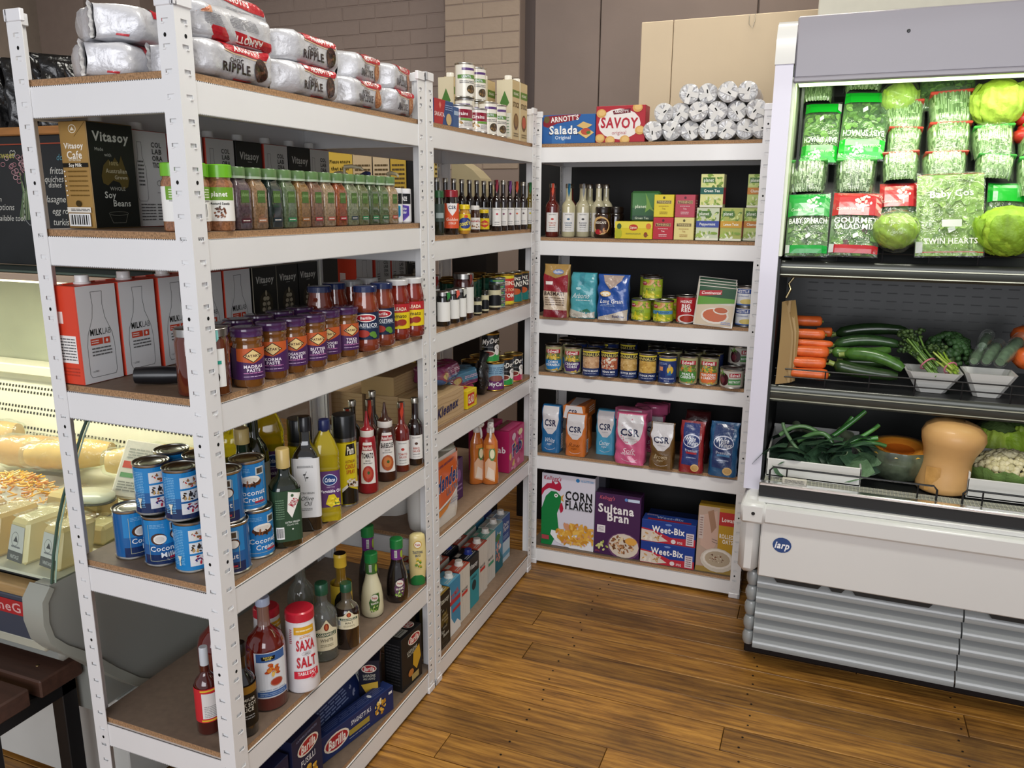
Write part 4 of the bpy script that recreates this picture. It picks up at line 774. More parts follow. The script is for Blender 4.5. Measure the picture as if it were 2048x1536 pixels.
spray('yellow cooking spray can with black cap in the front row', x, y, r, h, 14); spray('black-capped spray can standing behind the vegetable oil', -.125, .44, .030, .232, 30)
def mfoods(u, v, w, vt, col, labc, t1, cs, label, off):
    x, y, r = AT(u, v, w); h = ht(x, y, vt)
    ops = [('p', [(.06, 0), (.94, 0), (.94, .62), (.78, 1), (.22, 1), (.06, .62)], 'e4e0da'), ('r', .16, .80, .84, .93, '9c2a30'), ('t', 'MasterFoods', .5, .865, .085, 'f0e8e0', {'w': .62, 'b': 2}), ('t', t1, .5, .68, .12, '231c18', {'w': .72, 'b': 2}), ('t', 'SAUCE', .5, .56, .05, '5a5048', {'w': .3}), ('l', .24, .48, .76, .52, 1, '777'), ('e', .5, .24, .32, .20, cs), ('e', .48, .26, .22, .13, 'b8503c' if cs != 'a8542c' else 'c0743c'), ('e', .52, .27, .07, .04, '3c5a28')]
    tp = lambda b: r*(1-.30*max(0, (b/h-.05))**1.1)
    prof = [(0, 0), (r*.9, 0), (r, .005), (tp(h*.2), h*.2), (tp(h*.4), h*.4), (tp(h*.6), h*.6), (tp(h*.68)*.95, h*.68), (r*.55, h*.71)]
    jar('sauce_bottle', label, 'bottle', 'squeezy sauce bottles with white collars', x, y, z, face_cam(x, y, off), prof, [(r*.66, h*.695, 'e6e2dc'), (r*.68, h*.70, 'e6e2dc'), (r*.68, h*.775, 'e6e2dc'), (r*.60, h*.78, col), (r*.32, h*.82, col), (r*.16, h*.93, col), (r*.10, h, col), (0, h, col)], ops, lab=((lambda b: tp(b+h*.13)+.0006), h*.13, h*.64), col=col, labcol=None, bodym=M_PLAS, lidm=M_PLAS, Wd=r*1.75, labm=M_GLOSS)
mfoods(738, 988, 40, 822, '8e1620', '', 'TOMATO', 'a8322a', 'red squeezy tomato sauce bottle with white collar', 0); mfoods(773, 964, 44, 805, '3a1c12', '', 'BARBECUE', 'a8542c', 'brown squeezy barbecue sauce bottle with white collar', 10)
def berb(label, x, y, off, h, col, t1, t2, ic, ribbon='b8402c', r=.0225, clear=False, zz=None, m=None, labspan=1.9, group='slim sauce bottles with white labels', key=None, t3=None):
    ops = [('r', 0, 0, 1, 1, 'e4e2de'), ('t', 'BEERENBERG', .5, .90, .045, '777', {'w': .7}), ('e', .5, .66, .14, .055, ic), ('t', t1, .5, .46, .085, 'b04c34' if not t3 else t3, {'w': .74, 'b': 1}), ('t', t2, .5, .34, .085, 'b04c34' if not t3 else t3, {'w': .62, 'b': 1}), ('l', .2, .18, .8, .25, 1, '888'), ('l', .2, .08, .8, .12, 1, '888')]
    ex = None
    if ribbon:
        e = MB(); N = r*.42
        e.add([(-.004, -N*1.25-.001, h+.001), (.005, -N*1.25-.001, h+.001), (.0055, -N*1.1-.001, h*.86), (0, -N*1.3-.001, h*.74), (-.0045, -N*1.1-.001, h*.86)], [(0, 4, 3, 2, 1), (0, 1, 2, 3, 4)], ribbon); ex = [('ribbon_seal', e.mesh('ribbon_seal', M_PAPER))]
    bottle(label, x, y, off, r, h, col, 'a9a49a', ops, (.10, .46), 'e4e2de', neck=.30, nr=.42, caph=.08, shoulder=.14, span=labspan, Wd=r*1.5, lidm=M_METAL, extra=ex, group=group, zz=zz, bodym=m, key=key, capr=r*.5)
x, y, r = AT(805, 944, 30); berb('slim tomato sauce bottle with red ribbon seal near the shelf end', x, y, 6, ht(x, y, 804), '6a1a14', 'TOMATO', 'SAUCE', 'b83c30'); x, y, r = AT(832, 931, 30); berb('slim dark barbecue sauce bottle at the end of the fourth shelf', x, y, 6, ht(x, y, 795), '1f1210', 'BBQ', 'SAUCE', '4a2c20', ribbon=None)
for i, (x, y, c, rb) in enumerate(((-.11, .63, '5a1c14', 'b8402c'), (-.14, .70, '2c2410', None), (-.09, .71, '5a1a14', 'b8402c'), (-.13, .79, '241c10', None))): berb(['slim sauce bottle with red ribbon behind the tomato squeezy', 'slim dark bottle farthest back behind the squeezy sauces', 'slim sauce bottle with red ribbon behind the barbecue squeezy', 'slim dark bottle behind the far tomato sauce bottle'][i], x, y, 0, .212+.004*i, c, 'SAUCE', 'HOT', '8a3a2c', ribbon=rb)
jar('sauce_bottle', 'brown squeezy bottle mostly hidden behind the red tomato one', 'bottle', None, -.105, .575, z, 0, [(0, 0), (.028, 0), (.028, .1), (.022, .16)], [(.019, .155, 'e6e2dc'), (.019, .17, 'e6e2dc'), (.008, .18, '2c1612'), (.003, .2, '2c1612'), (0, .2, '2c1612')], col='2c1612', bodym=M_PLAS)
# --- fifth shelf
z = SA[4]
x, y, r = AT(418, 1470, 50); y -= 0; h = ht(x, y, 1292)
bottle('slim sauce bottle with red label and pale cap, left of the post', x+.005, y, 45, r*.95, h, '48120c', 'c9ced4', [('r', 0, 0, 1, 1, 'c42c34'), ('r', 0, .92, 1, .97, 'e0b838'), ('r', 0, .03, 1, .08, 'e0b838'), ('p', [(.04, .12), (.5, .12), (.62, .34), (.62, .60), (.5, .84), (.04, .88)], 'dcd8d6'), ('l', .1, .14, .44, .5, 7, '999'), ('b', .56, .55, .1, .08, ['d8a070', 'c06a3c', 'efe0c8'], 10, 3, .4), ('r', .6, .12, 1, .46, '2a1410')], (.16, .56), 'c42c34', neck=.30, nr=.36, caph=.22, capr=r*.34, Wd=r*2.6)
x, y, r = AT(497, 1478, 40, r=.029); h = .215
bottle('dark soy sauce bottle just right of the near post', x-.006, y, 0, .029, h, '0f0c0a', '14100e', [('r', 0, 0, 1, 1, '15130f'), ('r', 0, .80, 1, .98, '8c6420'), ('t', 'PREMIUM', .55, .66, .07, 'c8c4b8', {'w': .6}), ('t', 'DARK SOY', .55, .54, .09, 'c8c4b8', {'w': .7, 'b': 2}), ('t', 'SAUCE', .55, .42, .09, 'c8c4b8', {'w': .5, 'b': 2}), ('l', .3, .18, .8, .3, 2, '999')], (.12, .58), '15130f', neck=.30, nr=.36, caph=.14)
def chilli(label, x, y, r, h, off):
    ops = [('r', 0, 0, 1, 1, 'dfe3e8'), ('r', .02, .80, .98, .985, '3c64a0'), ('p', [(.20, .84), (.60, .84), (.62, .92), (.18, .92)], '151515'), ('t', 'ROYAL', .40, .90, .035, 'ecd870', {'w': .34, 'b': 2}), ('t', 'LINE', .40, .86, .035, 'ecd870', {'w': .3, 'b': 2}), ('b', .50, .60, .24, .13, ['c8642c', 'e09038', 'b84820', 'e8c060'], 26, 4, .35), ('e', .62, .34, .20, .09, 'b87058'), ('e', .62, .345, .17, .07, 'a83c2c'), ('r', .02, .04, .98, .15, '3c64a0'), ('l', .1, .06, .9, .13, 2, '9ab0d0'), ('l', .1, .17, .9, .20, 1, '8898b0')]
    bottle(label, x, y, off, r, h, '64160e', 'b4c2de', ops, (.13, .56), 'dfe3e8', neck=.26, nr=.30, caph=.075, shoulder=.20, span=1.75, Wd=r*1.6, fill=(.80, '8a6a60'), group='sweet chilli bottles on the fifth shelf', capr=r*.36)
x, y, r = AT(540, 1424, 80); chilli('large sweet chilli sauce bottle beside the salt drum', x, y, r*.97, ht(x, y, 1193), 14); chilli('large sweet chilli sauce bottle behind the near post', -.165, .15, r*.97, .27, 40)
def salt(label, x, y, r, h, off):
    ops = [('r', .22, .84, .98, .95, 'e0a828'), ('l', .3, .87, .9, .92, 1, 'f4e4b0'), ('l', .04, .70, .14, .92, 8, 'a83c48'), ('t', 'ICONIC', .62, .79, .035, 'd89858', {'w': .4, 'arc': .5}), ('t', 'SAXA', .62, .68, .145, 'c02436', {'w': .66, 'b': 2}), ('o', .62, .555, .16, .03, .0006, '8a8a9a'), ('t', '1,25KG'.replace(',', '.'), .62, .555, .028, '444', {'w': .2}), ('t', 'SALT', .62, .43, .145, 'c02436', {'w': .66, 'b': 2}), ('r', .20, .19, 1.0, .30, 'd82840'), ('t', 'TABLE SALT', .62, .265, .045, 'f8ecec', {'w': .6, 'b': 2}), ('e', .80, .20, .10, .04, 'd82840'), ('o', .80, .20, .08, .032, .0008, 'f8ecec')]
    tp = lambda b: r*(1-.22*(b/h))
    R = jar('salt_drum', label, 'drum', 'white salt drums with red lids', x, y, z, face_cam(x, y, off), [(0, 0), (r*.93, 0), (r, .006), (tp(h*.3), h*.3), (tp(h*.6), h*.6), (tp(h*.88), h*.88)], [(tp(h*.87), h*.87, 'c02436'), (tp(h*.87)+.0015, h*.875, 'c02436'), (tp(h*.96)+.0015, h*.97, 'c02436'), (tp(h)*.94, h*.985, 'c02436'), (0, h*.98, 'b01e30')], ops, lab=((lambda b: tp(b+h*.03)+.0004), h*.03, h*.86), col='ecebee', labcol=None, bodym=M_PLAS, labm=M_GLOSS, Wd=r*1.9)
x, y, r = AT(608, 1386, 66); salt('white salt drum with red lid at the front of the fifth shelf', x, y, r*1.04, ht(x, y, 1212), 4); salt('second white salt drum behind the sweet chilli bottle', -.135, .285, r*.95, .185, 30)
corn = lambda t: [('p', [(0, 0), (1, 0), (1, .62), (.74, .72), (.5, 1), (.26, .72), (0, .62)], 'e4dcbc'), ('e', .5, .76, .10, .12, '8c3020'), ('e', .5, .76, .045, .09, 'c86a40'), ('r', .10, .46, .90, .58, '1f4a30'), ('t', 'CORNWELLS', .5, .52, .08, 'ece4cc', {'w': .72, 'b': 2}), ('t', t, .5, .34, .10, '7a7460', {'w': .5}), ('l', .25, .12, .75, .22, 2, '9a9278')]
x, y, r = AT(650, 1325, 58); bottle('clear white vinegar bottle with dark green cap', x, y, 12, r, ht(x, y, 1165), 'e8eee6', '1e5038', corn('WHITE'), (.16, .58), None, neck=.26, nr=.36, caph=.15, shoulder=.2, bodym=M_CLEAR, span=2.4, Wd=r*1.75, group='vinegar bottles with green caps'); bottle('clear vinegar bottle farther back with dark green cap', -.14, .43, 12, .036, .25, 'e8eee6', '1e5038', [], None, None, neck=.26, nr=.36, caph=.12, shoulder=.2, bodym=M_CLEAR, group='vinegar bottles with green caps')
x, y, r = AT(697, 1300, 50); bottle('dark brown vinegar bottle with green cap and cream label', x, y, 8, r, ht(x, y, 1165), '1c0e0a', '1e5038', corn('MALT')+[('bar', .02, .2, .14, .5)], (.34, .64), None, neck=.28, nr=.38, caph=.13, shoulder=.18, span=2.4, Wd=r*1.8, fill=(.68, '5a5040'), group='vinegar bottles with green caps')
bottle('black and gold bottle with yellow ring on its black cap', -.085, .53, 0, .028, .225, '8a6a1c', '15120e', [('r', 0, 0, 1, 1, 'c8a834'), ('e', .6, .5, .4, .4, '14120e'), ('t', 'OLIVE', .6, .5, .09, 'ece0b0', {'w': .5})], (.12, .62), 'c8a834', neck=.34, nr=.48, caph=.16, capprof=[(.016, .186, '14100e'), (.017, .187, '14100e'), (.017, .214, 'e0bc3c'), (.018, .216, 'e0bc3c'), (.016, .224, 'e0bc3c'), (.010, .225, '14100e'), (0, .224, '14100e')])
def dress(label, u, v, w, vt, col, band, capc, off, x=None, y=None, h=None, r=None, dark=True):
    if x is None: x, y, r = AT(u, v, w); h = ht(x, y, vt)
    b = MB(); wrap(b, r*.54, h*.68, h*.86, [('r', 0, 0, 1, 1, band), ('r', .18, .2, .42, .85, 'c8ccc4'), ('l', .2, .25, .4, .8, 5, '777'), ('e', .84, .5, .14, .35, '9ab83c')], band, r*1.0)
    g = MB(); emit(g, [('p', [(.2, .0), (.75, .05), (.95, .5), (.85, .95), (.35, .9), (.05, .5)], '3c6a30' if not dark else '5a3c58'), ('e', .5, .72, .3, .17, 'e0dcd0'), ('t', 'Praise', .5, .72, .11, 'b02c34', {'w': .4, 'b': 2}), ('t', 'RANCH' if not dark else 'BALSAMIC', .5, .45, .10, 'f0f0e4', {'w': .6, 'b': 2, 'rot': 8}), ('b', .45, .22, .3, .16, ['6a9a34', '88b04c', '3c6a28', 'c8d890'], 14, 3, .35)], r*1.15, h*.32, cyl(r*.99+.0004, h*.10), su=r*.2)
    jar('dressing_bottle', label, 'bottle', 'salad dressing bottles with green caps', x, y, z, face_cam(x, y, off), [(0, 0), (r*.85, 0), (r, .006), (r*1.02, h*.12), (r*.98, h*.30), (r*.86, h*.45), (r*.62, h*.58), (r*.52, h*.66), (r*.52, h*.87)], lidp(r*.60, h*.855, h*.145, capc), None, None, col=col, bodym=M_DARKG if dark else M_PLAS, extra=[('neck_band', b.mesh('neck_band', M_GLOSS)), ('label', g.mesh('label', M_GLOSS))])
dress('creamy ranch dressing bottle with green cap', 746, 1237, 44, 1104, 'd8d2b0', '3c6a34', '1f7a3c', 12, dark=False)
dress('dark balsamic dressing bottle with purple neck band, front one', 796, 1207, 44, 1076, '17100e', '6a2c78', '1f7a3c', 12); dress('dark balsamic dressing bottle with purple neck band, rear one', 0, 0, 0, 0, '17100e', '6a2c78', '1f7a3c', 20, x=-.105, y=.70, h=.235, r=.031)
# mayonnaise tube standing on its green cap
x, y, r = AT(836, 1174, 34); h = ht(x, y, 1066)
def tp_(b): t = b/h; return r*(.86+.18*math.sin(min(1, t*1.1)*2.6))
m = MB(); m.lathe([(0, .001), (r*.80, .001), (r*.86, h*.02), (tp_(h*.3), h*.3), (tp_(h*.5), h*.5), (tp_(h*.7), h*.7), (tp_(h*.9), h*.9), (tp_(h)*.92, h*.97), (tp_(h)*.6, h), (0, h)], 28, 'dccb8c', sy=.62); c = MB(); c.lathe([(0, 0), (r*.86, 0), (r*.9, .003), (r*.9, h*.20), (0, h*.2)], 28, '1f7a3c', sy=.66)
l = MB(); emit(l, [('e', .5, .80, .30, .10, 'c89c30'), ('e', .5, .80, .25, .08, 'f0ead8'), ('t', 'Praise', .5, .80, .06, 'b02c34', {'w': .36, 'b': 2}), ('t', 'TRADITIONAL', .5, .60, .065, '4a5a68', {'w': .76, 'b': 2}), ('t', 'MAYO', .5, .51, .06, '4a5a68', {'w': .4, 'b': 2}), ('b', .5, .28, .26, .14, ['d8b83c', 'efe6b0', '5c8a34', 'c8a030'], 16, 4, .35)], r*1.6, h*.74, lambda a, b, li: (a, -(math.sqrt(max(0, tp_(b+h*.22)**2-a*a))*.62+li+.0008), b+h*.22), su=r*.25, sv=h*.1)
R = thing('mayonnaise_tube', 'cream mayonnaise squeeze bottle standing on its green cap', 'bottle', (x, y, z), face_cam(x, y, 6)); part('body', m.mesh('body', M_PLAS, 60), R); part('cap', c.mesh('cap', M_PLAS, 40), R); part('label', l.mesh('label', M_GLOSS), R)
# --- lowest shelf: pasta boxes
z = SA[5]
logo = lambda cx, cy, rx, ry, rot=0: [('e', cx, cy, rx, ry, 'e6dccb'), ('e', cx, cy, rx*.88, ry*.80, 'a8242c'), ('t', 'Barilla', cx, cy, ry*1.0, 'f4ede4', {'w': rx*1.4, 'b': 2, 's': .12})]
def pasta(label, loc, rz, W, D, H, front, left=(), top=(), col='1c2140', tilt=None): return boxy('pasta_box', label, 'box', 'dark blue pasta boxes on the lowest near shelf', *loc, rz, W, D, H, col, front=front, left=left, top=top, tilt=tilt)
y0 = ya(566, 1480, -.03); 
pasta('upright dark blue fusilli pasta box with red oval logo', (-.028, .215, z), HP, .118, .045, .185, [('t', 'LA FAMILLE DES PATES', .5, .94, .03, '8890b0', {'w': .7})]+logo(.52, .76, .36, .12)+[('t', 'FUSILLI', .5, .56, .085, 'e0e0e4', {'w': .5})]+[('b', .55, .28, .24, .16, ['d8a83c', 'e4c060', 'b88428', 'eed080'], 22, 4, .35)])
pasta('dark blue pasta box at the near end of the lowest shelf', (-.030, .085, z), HP, .118, .045, .165, logo(.6, .80, .3, .10)+[('r', .3, .40, .7, .55, '8a8c5a')])
p, q = at(646, 1532, 'z', z), at(790, 1418, 'z', z)
spg = logo(.20, .50, .165, .34)+[('t', 'SPAGHETTI N.5', .53, .74, .17, 'dfe0e4', {'w': .28, 'b': 1}), ('r', .36, .30, .64, .52, 'a08c3c'), ('l', .36, .16, .64, .24, 1, '8890a8'), ('b', .80, .52, .08, .28, ['d8a83c', 'e4c060', 'b88428', 'f0e0b0'], 30, 5, .3), ('r', .92, .76, .97, .86, 'e0e0e0')]
pasta('spaghetti box lying along the front edge of the lowest shelf', (float(p[0])-.004, float(p[1]), z), math.atan2(q[1]-p[1], q[0]-p[0]), math.hypot(q[0]-p[0], q[1]-p[1]), .04, .078, spg, left=logo(.5, .5, .36, .30), top=[('l', .1, .2, .9, .8, 4, '4a5684'), ('e', .72, .5, .02, .2, 'd0d0d0')], col='1d2c5c')
R = pasta('spaghetti box leaning on its edge behind the front spaghetti box', (-.085, .34, z+.012), HP, .31, .036, .078, [('l', .1, .3, .6, .8, 5, '7a88b0'), ('bar', .80, .2, .95, .85), ('b', .66, .5, .05, .2, ['c86a3c', '8a90b0'], 6, 2, .4)], top=[('r', .3, .2, .55, .8, 'a08c3c'), ('t', 'SPAGHETTI N.5', .5, .5, .28, 'cfd2dc', {'w': .3}), ('b', .84, .5, .08, .35, ['d8a83c', 'e4c060', 'b88428'], 24, 5, .3)]+logo(.12, .5, .1, .3), col='1d2c5c', tilt=None)
R.rotation_euler = (math.radians(-24), 0, HP); R.location = (-.085, .37, z+.05)
pasta('spaghetti box lying flat deepest on the lowest shelf', (-.22, .30, z), HP-.1, .27, .07, .04, [], top=spg, col='1d2c5c')
p, q = at(803, 1384, 'z', z), at(839, 1350, 'z', z)
pasta('upright black lasagne box at the far end of the lowest shelf', (-.020, .728, z), HP-.06, .115, .062, .175, logo(.62, .84, .30, .10)+[('t', 'LASAGNE', .5, .66, .055, 'c8c8b8', {'w': .5}), ('t', "ALL'UOVO", .5, .60, .045, 'c8c8b8', {'w': .46}), ('p', [(.55, .58), (.85, .66), (.92, .40), (.70, .22), (.52, .36)], 'c89c2c'), ('e', .42, .24, .13, .07, 'b87434'), ('r', .45, .06, .80, .18, 'a8955c')], left=[('l', .1, .1, .9, .9, 14, '3a3a3c')], top=[('r', .1, .2, .5, .8, 'a8a8a0'), ('l', .14, .3, .46, .7, 3, '444')]+logo(.75, .5, .18, .3), col='191a1c')
pasta('upright dark lasagne box beside the far black one', (-.035, .628, z), HP+.5, .095, .06, .165, [('l', .1, .15, .9, .8, 10, '4a4a50')]+logo(.5, .9, .3, .06), left=logo(.5, .85, .36, .08)+[('t', 'LASAGNE', .5, .72, .05, 'c8c8b8', {'w': .6}), ('t', "ALL'UOVO", .5, .66, .04, 'c8c8b8', {'w': .56}), ('p', [(.1, .55), (.9, .60), (.9, .36), (.5, .26)], 'c8a43c')], col='17192c')
# ================================================================ middle rack
BX = -.010
yb_ = lambda u, v, X=-.03: float(at(u, v, 'x', X)[1])
z = SB[0]
def bbox_(name, label, cat, group, u0, u1, v, vt, W_=None, D=.06, X=-.018, **k):
    y0, y1 = yb_(u0, v, X), yb_(u1, v, X); H = z_at(X, (y0+y1)/2, vt)-z
    return boxy(name, label, cat, group, X, y0, z, HP, W_ or (y1-y0), D, H, k.pop('col'), **k)
bbox_('cracker_box', 'red and blue rice cracker box at the near end of the middle top shelf', 'box', 'cracker boxes on the middle top shelf', 868, 907, 245, 200, D=.05, col='2c4c80', front=[('p', [(0, 0), (.42, 0), (.58, 1), (0, 1)], 'b02a2e'), ('p', [(.3, .62), (.36, .78), (.3, .92), (.24, .78)], 'd88070'), ('t', 'SAKATA', .27, .40, .16, 'f0e0dc', {'w': .5, 'b': 1}), ('e', .74, .26, .14, .24, 'cbb07c'), ('l', .56, .6, .95, .85, 3, '8aa4cc')])
bbox_('cracker_box', 'thin blue cracker box beside the red and blue one', 'box', 'cracker boxes on the middle top shelf', 907, 918, 248, 214, D=.05, col='3c5c8c', front=[('r', .1, .6, .9, .8, 'a4b8d0')])
graze = [('r', 0, .62, 1, 1, 'e8e4e0'), ('r', 0, .48, 1, .88, '8a1c34'), ('t', 'Grains', .55, .68, .15, 'f0e8e8', {'w': .6, 'b': 2}), ('e', .34, .28, .3, .22, 'efece4'), ('b', .34, .28, .24, .17, ['b89058', '8a6838', 'd8bc88'], 20, 4, .3), ('r', .5, .36, 1, .46, '6a9a3c'), ('l', .62, .1, .95, .3, 3, '999')]
for i, (u, v, w_, vt, X) in enumerate(((931, 262, 37, 210, 0), (960, 266, 24, 217, 0))):
    y = yb_(u, v, -.03); can('milk_tin', ['large white and maroon tin beside the blue cracker box', 'white and maroon tin next to the large maroon tin'][i], 'can', 'maroon tins on the middle top shelf', -.06+.01*i, y+.012, z, .046-.008*i, z_at(-.04, y, vt)-z, face_cam(-.05, y, 8), graze, 'e8e4e0', Wd=.10-.016*i)
grn = lambda t: [('r', 0, 0, 1, 1, 'e8e4d8'), ('r', .3, .82, .9, .90, '5a3c78'), ('r', .1, .56, .95, .68, '5c8a3c'), ('t', t, .5, .62, .07, 'eef', {'w': .6}), ('l', .2, .4, .9, .5, 2, '777'), ('e', .7, .22, .2, .14, '4a4030'), ('b', .7, .22, .15, .1, ['8a6a40', '5a4028'], 10, 3, .35)]
for i, (u, vb, vt, lay) in enumerate(((981, 268, 220, 0), (1000, 270, 222, 0), (953, 212, 168, 1), (976, 214, 166, 1))):
    y = yb_(u, 240, -.04); can('soup_can', ['small white and green soup can beside the maroon tins', 'small white and green soup can beside the stock cartons', 'soup can stacked above the maroon tins, left', 'soup can stacked above the small soup cans, right'][i], 'can', 'white and green soup cans on the middle top shelf', -.05-.045*lay, y+.03*lay, z+(.112 if lay else 0), .033, .108, face_cam(-.05, y, 12), grn('LENTIL'), 'e4dcc8', body='cfcabc')
y = yb_(955, 240, -.12); can('soup_can', 'soup can carrying the upper left can, behind the maroon tins', 'can', 'white and green soup cans on the middle top shelf', -.095, yb_(953, 240, -.04)+.03, z, .033, .110, 0, grn('PEA'), 'e4dcc8'); can('soup_can', 'soup can carrying the upper right can, behind the small cans', 'can', 'white and green soup cans on the middle top shelf', -.098, yb_(976, 240, -.04)+.035, z, .033, .110, 0, grn('PEA'), 'e4dcc8')
stk = lambda c: [('r', .01, .005, .99, .995, 'c9b488'), ('r', .0, .72, 1, .84, '5c7c34'), ('t', 'ORGANIC', .5, .78, .04, 'e8e8d0', {'w': .7}), ('t', 'STOCK', .5, .60, .08, '4a3418', {'w': .86, 'b': 2}), ('e', .5, .32, .34, .14, '6a4a2c'), ('e', .5, .33, .28, .10, c), ('l', .15, .06, .85, .14, 2, '7a6a4a')]
for i, (y, x, c) in enumerate(((1.625, -.03, '8a6a3c'), (1.705, -.03, 'b8583c'), (1.60, -.115, 'c8b04c'), (1.50, -.20, 'c8b04c'))):
    boxy('stock_carton', ['brown stock carton, left one of the front pair', 'brown stock carton with a red bowl picture at the far end', 'brown stock carton behind the front pair with green sprig', 'brown stock carton deepest behind the stacked soup cans'][i], 'carton', 'brown stock cartons on the middle top shelf', x, y, z, HP, .068, .06, .205, 'c9b488', front=stk(c), left=[('r', 0, 0, 1, 1, 'd8ceb0'), ('p', [(.2, .62), (.5, .82), (.8, .62), (.5, .50)], '4c7a38'), ('r', .1, .05, .9, .45, 'e4e4da'), ('l', .2, .1, .8, .4, 6, '8aa48c')], topcol='d8ceb8', cap='e4e0d4', capd=.5)
# second shelf of the middle rack: spreads and slim vinegar bottles
z = SB[1]
def sjar(label, u, v, w_, vt, col, lidc, ops, labc, lab=(.12, .68), cat='jar', lidh=.16, waist=False, off=8, r=None, sq=0, bm=None, group=None):
    x, y, r, h = round_at(z, u, v, w_, None, r); h = z_at(x, y, vt)-z
    pr = [(0, 0), (r*.9, 0), (r, .004), (r, h*.68), (r*.86, h*.78), (r*.8, h*.86)] if not waist else [(0, 0), (r*.86, 0), (r, .005), (r, h*.30), (r*.93, h*.5), (r, h*.66), (r*.8, h*.8), (r*.76, h*.86)]
    jar('spread_jar', label, cat, group, x, y, z, face_cam(x, y, off), pr, lidp(r*.92, h*(1-lidh), h*lidh, lidc), ops, lab=(r+.0003, h*lab[0], h*lab[1]), col=col, labcol=labc, span=2.6, sq=sq, bodym=bm)
sjar('dark herb bottle with green cap beside the middle posts', 879, 470, 21, 381, '1d2418', '2c5c38', [('r', .2, .2, .8, .5, '9aa8a8')], '3c4a44', lab=(.3, .7)); 
sjar('dark syrup jar with red lid and orange label', 903, 469, 30, 380, '1a100c', '8c1c28', [('r', 0, 0, 1, 1, 'd0502c'), ('p', [(.2, 1), (.8, 1), (.72, .72), (.5, .5), (.28, .72)], 'e8e4e2'), ('t', 'CSR', .5, .84, .13, '1c2848', {'w': .4, 'b': 2}), ('t', 'Golden', .5, .36, .12, 'f0d8c8', {'w': .7, 's': .2}), ('t', 'SYRUP', .5, .2, .08, 'f0d8c8', {'w': .4})], 'd0502c', lab=(.14, .70))
sjar('peanut butter jar with yellow lid and blue label', 929, 468, 24, 409, 'b8842c', 'dcc01c', [('r', 0, 0, 1, 1, 'd8b820'), ('e', .5, .45, .46, .34, '2c3c7c'), ('t', "pnut'n", .5, .45, .26, 'e8d850', {'w': .76, 'b': 2, 'rot': 10}), ('e', .55, .86, .12, .1, 'c8502c')], 'd8b820', waist=True); sjar('hazelnut spread jar with white lid', 950, 465, 20, 411, '3c2012', 'e4e2de', [('r', 0, 0, 1, 1, 'e4e0da'), ('t', 'nutella', .5, .72, .2, 'a8242c', {'w': .8, 'b': 2}), ('b', .5, .3, .3, .2, ['6a3c20', '8a5834', 'e8e0d0'], 10, 2, .35)], 'e4e0da', lab=(.12, .55))
sjar('yeast spread jar with yellow lid and red diamond', 968, 463, 21, 419, '1f1210', 'e0c020', [('r', 0, 0, 1, 1, 'dcc020'), ('p', [(.0, .5), (.5, .85), (1, .5), (.5, .15)], 'c0302c'), ('t', 'VEGEMITE', .5, .5, .18, 'ecd850', {'w': .7, 'b': 2})], 'dcc020', lab=(.1, .6), waist=False)
cl = ['b8384c', '7a3c5c', '8a4c6c', 'd0683c', '5a4a50', 'c8b834']
ds = ['red berry picture', 'plum picture', 'purple fig picture', 'orange picture', 'blank side label', 'yellow lemon picture']
for i, u in enumerate((985.5, 998.5, 1012, 1025.5, 1037, 1051)):
    x, y, r, _ = round_at(z, u, 462-1.0*i, 0, None, .0185); x = -.028
    berb(f'slim dark vinegar bottle with {ds[i]}, front row', x, y, 6, .172, '1c1210' if i < 5 else '6a5a20', '', '', cl[i], ribbon=['8a3040', None, '6a3c78', 'b84c38', None, '3c7a48'][i], r=.0182, zz=z, group='slim vinegar bottles with white labels, middle rack')
for i in range(9): berb('slim dark bottle in the back row, '+['nearest the posts', 'second', 'third', 'fourth', 'fifth', 'sixth', 'seventh', 'eighth', 'last'][i]+' along', -.105, 1.17+.062*i, 20, .172, '1a1210', '', '', '6a5a50', ribbon=None, r=.0182, zz=z, group='slim bottles in the back row of the middle rack', key='bkb')
# third shelf: relishes, caviar, tuna and beans
z = SB[2]
for i, (u, v, rb, b2) in enumerate(((886, 653, '2f7a3c', 1), (905, 647, 'c85848', 1), (919, 643, 'b0b0a8', 1))):
    x, y, r, _ = round_at(z, u, v, 0, None, .0255); beren(0, 0, ['small relish jar with green ribbon by the middle posts', 'small relish jar with coral ribbon', 'small relish jar with pale ribbon beside the tall jar'][i], x, y, 12, zz=z, sc=.80, c='14120f', band='d0d0cc', front=False, grp='relish jars with white labels on the middle rack', ribbon=rb)
for i, (x, y, rb) in enumerate(((-.03, 1.205, None), (-.10, 1.02, '7a2420'), (-.10, 1.10, '7a2420'), (-.17, 1.06, None))): beren(0, 0, ['tall dark sauce jar with a long white label, front row', 'tall dark red jar behind the green ribbon jar', 'tall dark red jar behind the coral ribbon jar', 'tall dark jar deepest behind the relish jars'][i], x, y, 20, zz=z, sc=1.12, c='3a1612', front=False, grp='tall relish jars on the middle rack', ribbon=rb or '6a2c28')
for i, (u, v, w_, vt) in enumerate(((954, 631, 19, 594), (970, 626, 15, 580), (989, 620, 26, 568))): sjar(['black and cream spread jar, front left of three', 'dark spread jar between two cream banded jars', 'larger black and cream spread jar before the green cans'][i], u, v, w_, vt, '1a1a18', '23241e', [('r', 0, 0, 1, 1, 'c9c3a0'), ('p', [(0, .1), (1, .1), (1, .62), (.7, .72), (.3, .72), (0, .62)], '15171a')], 'c9c3a0', lab=(.10, .78))
gc = [('r', 0, 0, 1, 1, '1f4a38'), ('r', .3, .6, .9, .8, '3a6a58'), ('l', .2, .2, .8, .4, 2, '6a9a88')]
